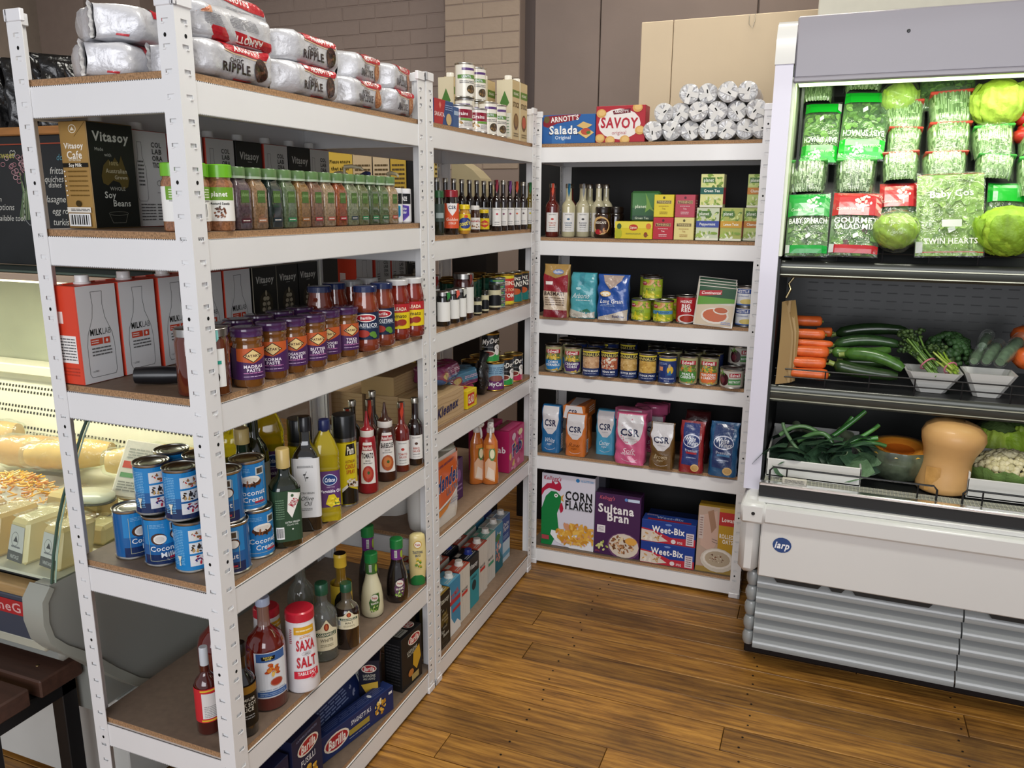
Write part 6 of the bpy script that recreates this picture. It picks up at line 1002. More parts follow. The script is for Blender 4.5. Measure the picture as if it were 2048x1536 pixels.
twin('pale cream tea box with daisies at the bottom', 1348, 1388, 480, 435, 'dccf88', '5a5430', 'a87c3c', H=hh); twin('yellow tea box stacked on the red one', 1308, 1348, 435, 390, 'dcc838', '5a5020', '8a6a20', zz=z+hh+.0006, H=hh); twin('dusty pink tea box stacked on the cream one', 1350.5, 1390.5, 435, 390, 'b44858', '5a2430', 'e8c8c8', zz=z+hh+.0006, H=hh)
def plan(label, u0, u1, band, bt, lay, c2='b8c878'):
    H = .126-.008; zz = z+lay*(H+.0006); Yb = 1.925 if u0 > 1480 else YT
    cfix('tea_box', label, 'box', T, u0, u1, 482, 423, Yb, .07, 'c8cc98', zz=zz, H=H, front=[('r', .01, .01, .99, .99, c2), ('b', .5, .72, .5, .24, ['7c9c3c', '9cb454', 'c8d488', '5c7c34'], 22, lay+3, .28), ('r', .08, .74, .62, .90, '4c7434'), ('t', 'planet', .34, .82, .10, 'ecf0e0', {'w': .44, 'b': 1}), ('r', .0, .40, 1, .60, band), ('t', bt, .5, .50, .08, 'eef0e4', {'w': .7}), ('b', .5, .18, .46, .14, ['9cb454', 'd8dca8', '7c9c3c', 'e4e8d0'], 20, lay+7, .28), ('r', 0, .01, 1, .07, 'dcdcc8')], right=[('r', .0, .1, 1, .6, 'c04858')])
plan('green and blue peppermint tea box at the bottom', 1392, 1438, '3c4c98', 'Peppermint', 0, 'c4ccb0'); plan('green and yellow lemon tea box at the bottom, shorter column', 1440.5, 1484, 'c8982c', 'Lemon Twist', 0, 'a8b058'); plan('orange banded tea box at the bottom beside the right post', 1487, 1529, 'c07c2c', 'Chamomile', 0); plan('green tea box stacked on the peppermint box', 1397, 1443, '1f5c50', 'Green Tea', 1, 'd8d890'); plan('orange banded tea box stacked beside the right post', 1490, 1532, 'c07c2c', 'Chamomile', 1)
# --- rice, pineapple, soup
z = SCC[2]
def bagat(name, label, cat, group, a, b, vt, D, col, ops, **k):
    p, q = at(*a, 'z', z), at(*b, 'z', z); W = math.hypot(q[0]-p[0], q[1]-p[1])*k.pop('ws', 1.0); cx, cy = (p[0]+q[0])/2, (p[1]+q[1])/2+D/2; H = z_at(cx, cy-D/2, vt)-z
    return bag(name, label, cat, group, float(cx)+k.pop('dx', 0), float(cy), z, k.pop('rz', 0), W, D, H, col, ops, **k)
bagat('rice_bag', 'red and gold bag of basmati rice beside the left post', 'bag', 'rice bags on the far rack', (1082, 634), (1135, 635), 529, .06, 'a8864a', [('r', .02, .0, .98, .15, '7c1c28'), ('r', .02, .14, .98, .50, 'cbb8a0'), ('p', [(.02, .5), (.98, .48), (.98, .82), (.5, .74), (.02, .82)], '8c1c2a'), ('r', .14, .62, .4, .68, 'e8e0dc'), ('e', .60, .86, .2, .05, '7a8ab0'), ('t', 'SunRice', .6, .86, .035, 'e8e4e0', {'w': .3, 'b': 2}), ('t', 'BASMATI', .48, .45, .07, '3a2018', {'w': .8, 'b': 2}), ('l', .12, .22, .88, .39, 4, '6a5444')], style='crimp', seed=2, amp=.0028)
bagat('rice_bag', 'teal bag of arborio rice with folded top', 'bag', 'rice bags on the far rack', (1137, 636), (1190, 637), 546, .06, '4aa0ac', [('p', [(0, .02), (1, .02), (1, .16), (.7, .10), (.3, .16), (0, .20)], 'b8b4a8'), ('b', .5, .07, .46, .06, ['cfcbc0', 'b0aca0', 'dcd8cc'], 24, 3, .16), ('t', 'Arborio', .42, .50, .11, 'e8f0f0', {'w': .66, 'b': 0, 's': .35}), ('l', .25, .38, .8, .42, 1, 'd8e8e8'), ('e', .36, .66, .10, .03, 'b8dce0'), ('r', .38, .75, .56, 1, '3c8c9c'), ('p', [(.1, .22), (.4, .16), (.7, .22), (.9, .14), (.5, .14)], '2c6c54')], style='brick', seed=3, amp=.0022)
bagat('rice_bag', 'blue bag of long grain rice with an open crumpled top', 'bag', 'rice bags on the far rack', (1190, 640), (1254, 641), 550, .065, '2350a0', [('p', [(.05, 0), (1, 0), (1, .25), (.4, .12), (.05, .06)], 'bcb2a4'), ('b', .6, .08, .36, .06, ['cfc6b8', 'b4aa9c', 'dcd4c8'], 26, 3, .14), ('p', [(.14, .98), (.86, .98), (.62, .76), (.42, .68)], 'b09c90'), ('b', .48, .86, .22, .08, ['c0aca0', 'a08c80', 'd0beb0'], 16, 5, .2), ('e', .30, .58, .16, .06, 'd8a838'), ('e', .30, .58, .13, .045, 'e8e0cc'), ('t', 'Long Grain', .48, .42, .085, 'eef0f4', {'w': .74, 'b': 1, 's': .1}), ('l', .15, .30, .6, .36, 2, '90a8d0'), ('t', 'SunRice', .72, .09, .05, '1c2c6c', {'w': .4, 'b': 2})], style='crimp', seed=6, amp=.0040)
pin = lambda t, band: [('r', 0, 0, 1, 1, '9cb02c'), ('b', .6, .76, .34, .16, ['c88c58', '7c9c30', 'd8a878', '4c7a28'], 14, 4, .35), ('e', .22, .78, .14, .10, 'a8283c'), ('t', 'GOLDEN', .22, .80, .05, 'f0e0dc', {'w': .2, 'b': 2}), ('r', 0, .38, 1, .56, band), ('t', t, .5, .47, .11, '2c3c1c', {'w': .66, 'b': 1}), ('b', .48, .20, .36, .14, ['d8d038', 'e4dc60', 'c8bc28'], 16, 2, .35)]
P_ = 'pineapple cans on the far rack'
def cy(u, vb, w_, vt, r=None, zz=None): x, y, rr, _ = round_at(z if zz is None else zz, u, vb, w_, None, r); return x, y, rr, z_at(x, y, vt)-(z if zz is None else zz)
x, y, r, h = cy(1281.5, 643, 41, 597); can('pineapple_can', 'green pineapple slices can, bottom left of the stack', 'can', P_, x, y, z, r, h, 0, pin('SLICES', '9cb838'), '9cb02c'); xa = x
x2, y2, r2, h2 = cy(1325.5, 646, 41, 597); can('pineapple_can', 'blue banded crushed pineapple can, bottom right of the stack', 'can', P_, x2, y2, z, r, h, 0, pin('CRUSHED', '4c8cc0'), '9cb02c')
can('pineapple_can', 'green pineapple pieces can standing on the two front cans', 'can', P_, (x+x2)/2-.004, y+.005, z+h+.0005, r, h, 0, pin('PIECES', 'a4b83c'), '9cb02c'); can('pineapple_can', 'green pineapple can stacked at the back left', 'can', P_, xa+.012, y+.082, z+h+.0005, r, h, .8, pin('SLICES', '9cb838'), '9cb02c'); can('pineapple_can', 'pineapple can supporting the back left one', 'can', P_, xa+.012, y+.085, z, r, h, .8, pin('SLICES', '9cb838'), '9cb02c'); can('pineapple_can', 'pineapple can behind the blue banded one', 'can', P_, x2+.015, y2+.085, z, r, h+.006, .8, pin('SLICES', '9cb838'), '9cb02c')
x, y, r, h = cy(1371, 648, 42, 590); can('soup_can', 'red tomato soup can with a bowl picture', 'can', None, x, y, z, r, h, .22, [('r', 0, 0, 1, 1, 'a82028'), ('t', 'HEINZ', .46, .84, .10, 'f0e8e4', {'w': .5, 'b': 2}), ('t', 'BIG', .46, .66, .14, 'f4eeea', {'w': .46, 'b': 2}), ('t', 'RED', .48, .50, .14, 'f4eeea', {'w': .50, 'b': 2}), ('e', .52, .14, .40, .19, 'e4dcd8'), ('e', .54, .15, .32, .14, 'a03020')], 'a82028')
# tilted soup sachets leaning on each other
for i in range(4):
    p, q = at(1386, 650, 'z', z), at(1454, 654, 'z', z); W = .142
    R = thing('soup_sachet', ['front soup sachet showing a bowl of red soup', 'second green and cream soup sachet', 'third green and cream soup sachet', 'rearmost green soup sachet of the leaning four'][i], 'sachet', (float(p[0])-.004*i, float(p[1])+.020*i, z+.004+.006*i), 0, 'leaning soup sachets on the far rack'); R.rotation_euler = (math.radians(-13), math.radians(4), .04-.02*i)
    m = MB(); H_ = .142+(.012, .018, .022, .028)[i]*.6
    m.grid(lambda u, v: (W*u, -.006*math.sin(math.pi*u)**.5*math.sin(math.pi*v)**.5, H_*v), 10, 10, 'cfc8bc'); m.grid(lambda u, v: (W*u, .006*math.sin(math.pi*u)**.5*math.sin(math.pi*v)**.5+.0004, H_*v), 10, 10, 'cfc8bc', flip=True); part('body', m.mesh('body', M_GLOSS), R)
    m = MB(); emit(m, [('r', .03, .02, .97, .55, 'c8b8a0'), ('p', [(.03, .50), (.97, .62), (.97, .98), (.03, .98)], '5a9034'), ('r', .03, .72, .97, .98, '1f4a30'), ('p', [(.05, .86), (.62, .92), (.62, .80), (.05, .72)], 'a82430'), ('t', 'Continental', .34, .825, .07, 'f0e4e0', {'w': .5, 'b': 1, 's': .3, 'rot': 4}), ('e', .52, .26, .36, .20, 'd8d0c4'), ('e', .52, .27, .31, .16, 'b85c34'), ('e', .66, .40, .2, .09, 'd8d0c4'), ('e', .66, .41, .17, .07, 'b05830'), ('l', .70, .06, .95, .14, 2, '7a8ac0')], W, H_, lambda a, b, l: (a+W/2, -.0062*max(0, math.sin(math.pi*min(1, max(0, a/W+.5))))**.5*max(0, math.sin(math.pi*min(1, max(0, b/H_))))**.5-l-.0004, b), su=.012, sv=.014); part('print', m.mesh('print', M_PRINT), R)
cm = [('r', 0, 0, 1, 1, 'dfe2e6'), ('r', 0, .70, 1, .96, '20408c'), ('t', 'NESTLE', .42, .83, .15, 'eef0f4', {'w': .7, 'b': 2}), ('t', 'Condensed', .42, .56, .11, '3c5c9c', {'w': .7, 'b': 0}), ('e', .62, .22, .28, .16, 'd8c474'), ('r', 0, 0, 1, .08, '3c5c9c')]
x, y, r, h = cy(1489, 654, 40, 612, .0375); can('milk_tin', 'blue and white condensed milk tin beside the right post, bottom', 'can', 'condensed milk tins on the far rack', x, y, z, .0375, h, -.1, cm, 'dfe2e6', key='cm'); can('milk_tin', 'blue and white condensed milk tin stacked on the lower one', 'can', 'condensed milk tins on the far rack', x-.002, y, z+h+.0005, .0375, h, -.1, cm, 'dfe2e6', key='cm')
# --- vegetables and beans in cans
z = SCC[3]
edg = lambda a, b, c: [('r', 0, 0, 1, 1, 'a8a478'), ('b', .5, .55, .46, .40, ['6c7c40', '8c9450', 'b8b080', '5c6c38'], 24, 6, .3), ('b', .5, .60, .34, .12, b, 20, 2, .3), ('r', .12, .74, .88, .90, 'b02434'), ('t', 'Edgell', .5, .82, .12, 'f4ece8', {'w': .66, 'b': 2}), ('p', [(.04, .22), (.2, .06), (.8, .06), (.96, .22), (.96, .46), (.04, .46)], a), ('t', c[0], .5, .37, .09, 'f0f4f4', {'w': .72, 'b': 2}), ('t', c[1], .5, .25, .09, 'f0f4f4', {'w': .72, 'b': 2}), ('b', .66, .06, .25, .05, b, 10, 4, .35)]
ann = lambda cs, t: [('r', 0, 0, 1, 1, '1c2c5c'), ('r', 0, .28, 1, .84, cs[0]), ('b', .5, .54, .48, .27, cs, 60, 3, .17), ('r', 0, .82, 1, 1, 'dcc840'), ('r', 0, .78, 1, .94, '16181c'), ('t', 'ANNALISA', .5, .86, .12, 'dcc870', {'w': .96, 'b': 1}), ('r', 0, 0, 1, .30, '1c2c5c'), ('t', t, .5, .19, .07, 'e8ecf0', {'w': .8, 'b': 2}), ('l', .2, .06, .8, .11, 1, 'a8b4d0')]
YE = ['d8b840', 'e4c860', 'c8a030']; BN = ['c8a078', 'd8b48c', 'b48860']; 
row = [(1107.5, 744, edg('2c7cb8', YE, ('CORN', 'KERNELS')), 'a8a478', 'corn kernels can with blue band, first from the left'), (1145, 748.5, edg('4a2c6c', YE, ('CREAMED', 'CORN')), 'a8a478', 'creamed corn can with purple band'), (1182, 754, ann(BN, 'WHITE BEANS'), '1c2c5c', 'white bean can with navy base'), (1218.5, 756, ann(['b86848', 'd8c8b0', '8c3c2c', 'e4d8c4'], 'BEAN MIX'), '1c2c5c', 'mixed bean can with red and white beans'), (1257, 759, ann(['c8a460', 'd8b878', 'b48c48'], 'BUTTER BEANS'), '1c2c5c', 'butter bean can, yellow beans, navy base'), (1294.5, 764, ann(['d0a850', 'c09440', 'e0bc68'], 'CHICK PEAS'), '1c2c5c', 'chick pea can with small round peas'), (1333.5, 768.5, [('r', 0, 0, 1, 1, '1c3470'), ('r', 0, .86, 1, .96, 'dcc840'), ('r', .1, .46, .3, .62, 'd88c60'), ('e', .66, .5, .16, .16, 'd8b438'), ('e', .62, .66, .06, .08, 'b8a890'), ('p', [(.5, .3), (.74, .3), (.66, .5)], '2c6c9c'), ('l', .08, .7, .5, .8, 2, '8a9cc8'), ('t', 'ITALIAN BEANS', .5, .16, .055, 'c8d0e4', {'w': .76}), ('t', '400 G', .5, .07, .05, 'c8d0e4', {'w': .4})], '1c3470', 'navy can turned so its cook picture shows'), (1375, 770, edg('4c8c3c', ['6c9c34', 'd88434', '88b048'], ('PEAS &', 'CARROTS')), 'a8a478', 'peas and carrots can with green band'), (1416, 772, edg('d8703c', ['6c9c34', 'd88434', 'd8b840'], ('PEAS CORN', '& CARROTS')), 'a8a478', 'peas, corn and carrots can with orange band')]
for i, (u, vb, ops, c, lb) in enumerate(row):
    x, y, r, h = cy(u, vb, 36, 0, .0365); can('vegetable_can', lb, 'can', 'front row of vegetable cans on the far rack', x, y, z, .0365, .110, face_cam(x, y, 0)*.6, ops, c, lid='8c8c84', Wd=.078)
for i, (dx, dy) in enumerate(((.04, .085), (.015, .165), (.09, .10), (.165, .09), (.21, .15), (.285, .17), (.42, .085), (.40, .17), (.485, .085), (.565, .08), (.60, .15), (.645, .085))):
    can('vegetable_can', 'can in the rear rows behind the '+['corn kernels, nearer', 'corn kernels, farther', 'creamed corn', 'white beans', 'mixed beans', 'butter beans, far back', 'chick peas', 'chick peas, far back', 'navy picture can', 'peas and carrots', 'peas and carrots, far back', 'orange banded can'][i], 'can', 'rear rows of vegetable cans on the far rack', .035+dx, 1.915+dy, z, .0365, .112, 1+i, row[i % 9][2], row[i % 9][3], lid='7c7c74', key=('rc', i % 9))
beet = [('r', 0, 0, 1, 1, 'c0bcb0'), ('e', .26, .45, .22, .4, '3c141c'), ('e', .22, .40, .1, .2, '6a2c38'), ('r', .50, .62, .96, .86, 'a82434'), ('t', 'Edgell', .73, .74, .15, 'f4ece8', {'w': .4, 'b': 2}), ('p', [(.46, .15), (.96, .15), (.96, .5), (.46, .5)], '4c8c4c'), ('t', 'BEETROOT', .71, .33, .13, 'e8f0e8', {'w': .44, 'b': 2}), ('b', .2, .86, .16, .1, ['4c7c34', '6c9c44'], 6, 3, .5)]
x, y, r, h = cy(1462, 778, 49, 735, .046); can('beetroot_tin', 'short wide beetroot tin at the front beside the right post', 'can', 'short beetroot tins on the far rack', x, y, z, r, h, -.1, beet, 'b0a898', Wd=.095, key='bt'); can('beetroot_tin', 'short wide beetroot tin stacked behind the front one', 'can', 'short beetroot tins on the far rack', x+.016, y+.094, z+h, r, h, .2, beet, 'b0a898', Wd=.095, key='bt'); can('beetroot_tin', 'short wide beetroot tin under the stacked one', 'can', 'short beetroot tins on the far rack', x+.016, y+.094, z, r, h-.0005, .2, beet, 'b0a898', Wd=.095, key='bt')
# --- sugar and flour
z = SCC[4]; G5 = 'sugar and flour packs on the far rack'
csr = lambda c, t, tc, sh=1: [('r', .01, .0, .99, .99, c), ('p', [(.08, .98), (.92, .98), (.94, .72), (.84, .52), (.62, .40), (.38, .40), (.16, .52), (.06, .72)], 'd4d2d4'), ('t', 'CSR', .5, .64, .13, '1c2448', {'w': .64, 'b': 2}), ('l', .34, .50, .66, .53, 1, 'a8a8b0'), ('t', t, .45, .27, .10, tc, {'w': .56, 'b': 0, 's': .3}), ('t', 'sugar', .46, .19, .05, tc, {'w': .3, 'b': 0, 's': .3}), ('ln', [(.25, .10), (.35, .07), (.5, .06), (.68, .08), (.78, .11)], .0012, 'dcd8dc')]
bagat('sugar_pack', 'blue and white pack of white sugar beside the left post', 'pack', G5, (1080, 904), (1119, 905), 812, .062, '1f6498', csr('1f6498', 'White', 'e4ecf4'), style='brick', seed=11, m=M_GLOSS, sideops=[('r', .2, .1, .8, .5, 'd8dce0'), ('l', .25, .12, .75, .48, 8, '555')], rz=.0)
bagat('sugar_pack', 'orange and white pack of raw sugar at the front', 'pack', G5, (1128, 912), (1170, 913), 829, .062, 'c46c2c', csr('c46c2c', 'Raw', '7a3c10'), style='brick', seed=12, m=M_GLOSS, sideops=[('r', .2, .1, .8, .5, 'd8dce0'), ('l', .25, .12, .75, .48, 8, '555')])
bag('sugar_pack', 'orange pack of raw sugar standing behind the front one', 'pack', G5, .145, 2.02, z, 0, .078, .06, .150, 'c46c2c', csr('c46c2c', 'Raw', '7a3c10'), seed=13, m=M_GLOSS)
q = boxy('sugar_pack', 'orange and white sugar pack lying across the raw sugar packs', 'pack', G5, .090, 1.915, z+.150, -.03, .095, .145, .058, 'c46c2c', front=[('r', .02, .02, .98, .98, 'c87434'), ('p', [(.14, .98), (.86, .98), (.99, .1), (.90, .04), (.12, .04), (.02, .1)], 'd8d6d6'), ('t', 'CSR', .46, .50, .36, '1c2448', {'w': .42, 'b': 2})], right=[('r', .3, .0, 1, 1, 'c87434'), ('l', .4, .3, .9, .8, 3, 'e8dcd0')], top=[('p', [(.3, 0), (.6, 0), (.8, 1), (.1, 1)], 'd8d6d6')], m=M_GLOSS, bev=.006)
bagat('sugar_pack', 'light blue pack of caster sugar set back from the edge', 'pack', G5, (1189, 909), (1228, 910), 822, .06, '4a9cc0', csr('4a9cc0', 'Caster', 'e8f0f4'), style='brick', seed=14, m=M_GLOSS)
bagat('sugar_pack', 'large pink pack of soft icing mixture', 'pack', G5, (1227, 927), (1288, 930), 829, .066, 'c85880', [o if o[0] != 't' or o[1] != 'sugar' else ('t', 'icing mixture', .46, .21, .04, 'f0dce4', {'w': .5}) for o in csr('c85880', 'Soft', 'f0dce4')], style='brick', seed=15, amp=.0028, m=M_GLOSS)
for i, (x, y, lay) in enumerate(((.34, 2.04, 0), (.44, 2.10, 0))): bag('sugar_pack', ['pink icing pack standing behind the front pink one', 'pink icing pack farther back right'][i], 'pack', G5, x, y, z, 0, .09, .066, .155, 'b84c74', csr('b84c74', 'Soft', 'f0dce4'), seed=16+i, m=M_GLOSS)
flowpack('sugar_pack', 'pink and silver icing pack lying on top of the others', G5, .375, 1.975, z+.155, .12, .15, .085, .055, [('r', .1, .1, .75, .95, 'd0ccd0')], 18, fins=False, cat='pack', m=M_GLOSS, col='c06488', shape=5); flowpack('sugar_pack', 'pink icing pack lying at the back of the pile', G5, .43, 2.085, z+.158, .5, .15, .08, .05, [], 19, fins=False, cat='pack', m=M_GLOSS, col='a84c70', shape=5)
bagat('sugar_pack', 'brown pack of brown sugar with a silver shield', 'pack', G5, (1296, 935), (1345, 940), 848, .055, '64441c', [('r', .01, 0, .99, .99, '644820'), ('r', .05, .88, .95, 1, 'a09c98')]+csr('644820', 'Brown', 'c8b898')[1:], style='crimp', seed=20, amp=.003)
ww = lambda c, c2, t: [('r', .0, 0, 1, 1, c2), ('p', [(.12, .16), (.82, .14), (.80, .98), (.14, .98)], c), ('e', .50, .64, .36, .13, 'd8dcec'), ('e', .50, .64, .33, .11, c), ('t', 'White', .44, .68, .09, 'e8ecf4', {'w': .46, 'b': 1, 's': .15}), ('t', 'Wings', .54, .60, .09, 'e8ecf4', {'w': .46, 'b': 1, 's': .15}), ('t', 'Premium', .5, .45, .055, 'c8d0e0', {'w': .52}), ('r', .28, .38, .72, .42, t), ('l', .3, .28, .7, .33, 1, '9aa8c8'), ('e', .68, .11, .17, .075, 'd8b474'), ('e', .68, .11, .13, .055, 'c09858')]
bagat('flour_pack', 'red and blue pack of self raising flour', 'pack', G5, (1355, 944), (1404, 947), 846, .068, '6a1820', ww('1c3070', '8a2024', 'b03040'), style='crimp', seed=21, amp=.0026); bagat('flour_pack', 'dark blue pack of plain flour at the right end', 'pack', G5, (1414, 951), (1472, 955), 848, .068, '14386c', ww('163468', '15507c', '4c88b8'), style='crimp', seed=22, amp=.0026)
bag('flour_pack', 'dark red flour pack behind the red and blue one', 'pack', G5, .63, 2.03, z, 0, .1, .07, .21, '3c1416', seed=23); bag('flour_pack', 'dark blue flour pack behind the plain flour', 'pack', G5, .76, 2.02, z, 0, .1, .07, .18, '101c3c', seed=24)
# --- cereals
z = SCC[5]; G6 = 'cereal boxes on the lowest shelf of the far rack'
fl = ['d8a03c', 'e4b858', 'c88c2c', 'dca848', 'd09470']
corn_f = [('r', .005, .003, .995, .997, 'd6d4e0'), ('p', [(.0, .0), (.20, .0), (.26, .10), (.34, .18), (.34, .22), (.30, .46), (.37, .60), (.37, .70), (.28, .76), (.18, .76), (.08, .68), (0, .50)], '127a3c'), ('e', .275, .705, .035, .026, 'f0f0ec'), ('e', .275, .705, .014, .011, '222'), ('p', [(.37, .70), (.43, .74), (.40, .68), (.43, .63), (.37, .65)], 'c89848'), ('p', [(.0, .68), (.06, .76), (.14, .80), (.24, .79), (.34, .77), (.38, .82), (.36, .88), (.30, .93), (.31, .88), (.26, .86), (.20, .92), (.19, .87), (.10, .86), (.03, .80), (0, .78)], 'b01c3c'), ('p', [(.36, .60), (.39, .62), (.42, .54), (.41, .50), (.37, .47), (.34, .53)], 'b01c3c'), ('t', "Kellogg's", .20, .94, .055, 'a82440', {'w': .34, 'b': 1, 's': .25}), ('e', .68, .95, .035, .025, '2c7cb8'), ('l', .74, .935, .98, .965, 2, '5c9ccc'), ('t', 'CORN', .71, .73, .115, '17171a', {'w': .52, 'b': 2}), ('t', 'FLAKES', .71, .60, .115, '17171a', {'w': .52, 'b': 2}), ('l', .50, .535, .92, .55, 1, 'a8a8b0'), ('p', [(.20, .22), (1, .16), (1, .0), (.55, .0), (.30, .06), (.18, .16)], 'e8e8ec'), ('b', .68, .22, .38, .11, fl, 90, 4, .20), ('b', .66, .12, .34, .05, fl, 50, 6, .22), ('r', .02, .08, .16, .14, 'a8444c')]
def cb(label, a, b, vt, D, col, front, **k): 
    x, y, W, rz, H = box_front(z, a, b, vt); rz, y = .0057, max(float(y), 1.8845); return boxy('cereal_box', label, 'box', G6, x, y, k.pop('zz', z), k.pop('rz', rz), W, D, k.pop('H', H), col, front=front, **k)
cb('tall white corn flakes box with a green cockerel', (1082, 1086), (1186, 1104), 944.5, .065, 'd4d2de', corn_f, topcol='2a2a30'); 
cb2 = boxy('cereal_box', 'dark topped cereal box behind the corn flakes', 'box', G6, .03, 1.965, z, 0, .24, .07, .355, '2c2c34')
sult = [('r', .005, .003, .995, .997, '46244f'), ('t', "Kellogg's", .26, .93, .055, 'c05868', {'w': .34, 'b': 1, 's': .25}), ('e', .68, .935, .035, .025, '5c8ccc'), ('r', .72, .91, .97, .955, 'c8d8ec'), ('t', 'Sultana', .47, .76, .13, 'f0ecec', {'w': .80, 'b': 2}), ('t', 'Bran', .52, .63, .13, 'f0ecec', {'w': .5, 'b': 2}), ('r', .06, .36, .24, .48, 'e8e4e4'), ('l', .09, .38, .21, .46, 4, '8a7890'), ('e', .66, .18, .36, .22, '6c4468'), ('e', .66, .19, .33, .195, 'd8ccbc'), ('b', .62, .20, .26, .14, ['a87850', 'c89c70', '6c4428', 'e0cca8', '8c5c3c'], 70, 3, .16), ('e', .82, .28, .13, .06, 'dca44c'), ('b', .18, .16, .13, .09, ['b8bc6c', 'a4ac58', 'ccd088'], 12, 4, .4), ('l', .03, .04, .14, .07, 2, 'a84454')]
cb('purple sultana bran box with a bowl of flakes', (1187.5, 1105), (1274, 1124.5), 983.5, .062, '46244f', sult, topcol='2c1832', flap=True)
wb = [('r', .005, .01, .995, .99, '1f3c8c'), ('p', [(0, .0), (1, 0), (1, .36), (.55, .30), (.25, .55), (0, .62)], 'b82c3c'), ('p', [(0, .55), (.22, .5), (.5, .12), (.3, .02), (0, .02)], 'd8ccc0'), ('b', .22, .25, .18, .18, ['c8a068', 'e8e0d0', 'b08850', 'dcd0bc'], 20, 3, .3), ('t', 'Weet-Bix', .50, .62, .28, 'f4f2f0', {'w': .60, 'b': 2}), ('e', .5, .88, .06, .05, '6a88c8'), ('e', .60, .14, .045, .1, 'e4d8d8'), ('t', '375G', .72, .12, .10, 'e8dcdc', {'w': .1, 'b': 2}), ('r', .83, .06, .97, .62, 'd8ccd0'), ('l', .85, .1, .95, .58, 5, '6c4c54')]
x, y, W, rz, H = box_front(z, (1280, 1122), (1387, 1140), 1080)
boxy('cereal_box', 'lower of the two blue and red wheat biscuit boxes', 'box', G6, x, y, z, rz, W, .07, H-.001, '24408c', front=wb); boxy('cereal_box', 'upper blue and red wheat biscuit box, its top face showing', 'box', G6, x, y+.002, z+H, rz+.012, W, .07, H, '24408c', front=wb, top=[('r', .1, .08, .9, .3, 'a82c3c'), ('t', 'Weet-Bix', .5, .55, .3, '9aa8cc', {'w': .5, 'b': 2}), ('l', .05, .7, .25, .9, 2, 'c8a8a8')]); boxy('cereal_box', 'blue wheat biscuit box hidden behind the front pair', 'box', G6, x+.005, y+.085, z, rz, W, .07, H*1.9, '1c2c5c')
oats = [('r', .005, .003, .995, .997, 'b8a090'), ('r', .56, .3, .99, .997, 'b8902c'), ('p', [(.08, .86), (.30, .90), (.5, .95), (.56, .5), (.4, .3), (.1, .4)], 'c8a898'), ('p', [(.25, .92), (.40, .96), (.50, .70), (.38, .60)], 'a07c64'), ('r', .56, .74, .99, .94, 'b83434'), ('t', 'Lowan', .80, .83, .06, 'f0e4dc', {'w': .34, 'b': 2}), ('r', .04, .50, .16, .86, 'c8b8b0'), ('l', .06, .54, .14, .84, 8, '8a6c68'), ('t', 'ROLLED', .78, .58, .06, 'f0e8dc', {'w': .38, 'b': 2}), ('t', 'OATS', .82, .50, .06, 'f0e8dc', {'w': .28, 'b': 2}), ('r', .0, .0, 1, .08, 'a08444'), ('e', .58, .20, .46, .185, 'cfc6b8'), ('e', .58, .22, .40, .15, 'e0d8cc'), ('e', .58, .22, .34, .12, 'b4a48c'), ('b', .56, .23, .20, .07, ['5c3424', '7c4c34', 'd8ccb8'], 26, 4, .14), ('ln', [(.40, .52), (.55, .50)], .0015, '333'), ('ln', [(.41, .48), (.55, .46)], .0015, '333')]
cb('ochre rolled oats box beside the right post', (1390, 1139), (1464, 1152), 1010, .06, 'a8842c', oats)
# ================================================================ open chiller cabinet on the right
M_WHITE = mat('white_enamel', 'd9d9d6', rough=.28, coat=.3, noise=.02, nscale=4); M_GREYC = mat('grey_canopy', '8f8c94', rough=.35, coat=.2, noise=.03, nscale=3)
M_LOUV = mat('grey_louvre', '8f9393', rough=.22, coat=.5, bump=.15, bscale=14); M_SS = mat('shelf_rail_steel', '3c3e38', rough=.3, metal=.5, coat=.3); M_DK = mat('dark_interior', '1a1c1c', rough=.45)
FR = thing('display_chiller', 'open fronted chiller of salad bags and vegetables at the right', 'fridge', (0, 0, 0)); XR = 2.45
def fp(nm, mb, m, label=None, par=None): return part(nm, mb.mesh(nm, m, 40), par or FR, label=label)
m = MB(); pr_ = [(1.50, .60), (1.497, 1.2), (1.50, 1.93), (1.505, 1.99), (1.525, 2.035), (1.56, 2.055), (2.28, 2.055), (2.28, .60)]
m.poly(pr_, -.052, 'fff', (.863, 0, 0), ((0, 1, 0), (0, 0, 1), (-1, 0, 0))); fp('side_panel', m, mat('side_panel_paint', 'd6d4e2', rough=.3, coat=.3))
m = MB(); m.poly([(1.497, 1.935), (1.502, 2.0), (1.523, 2.042), (1.56, 2.064), (1.70, 2.064), (1.70, 1.935)], -.056, 'fff', (.861, 0, 0), ((0, 1, 0), (0, 0, 1), (-1, 0, 0))); fp('corner_cap', m, M_WHITE)
m = MB(); m.cbox(.917, 1.512, 1.895, XR, 1.54, 2.068, 'fff', .005); m.cbox(.917, 1.53, 2.04, XR, 2.28, 2.066, 'fff', .004); fp('canopy', m, M_GREYC)
m = MB(); m.cbox(.917, 1.506, 1.882, XR, 1.53, 1.898, 'fff', .004); fp('canopy_lip', m, M_GREYC)
m = MB(); m.box(.93, 1.54, 1.884, XR, 1.62, 1.893, 'cfe0b0'); fp('lamp_diffuser', m, mat('chiller_lamp', 'f0ffd8', emit='e8ffc8', es=1.2))
m = MB(); m.lathe([(.005, 0), (.0045, .002), (.003, .0025), (0, .0015)], 14, '333'); m.v = [(1.215+a, 1.512-c, 2.008+b) for a, b, c in m.v]; fp('lock', m, M_METAL)
m = MB(); m.box(.916, 2.10, .62, XR, 2.27, 2.04, '1a1c1c'); fp('back_panel', m, mat('chiller_back', '2a2c2b', rough=.35, coat=.2))
m = MB()
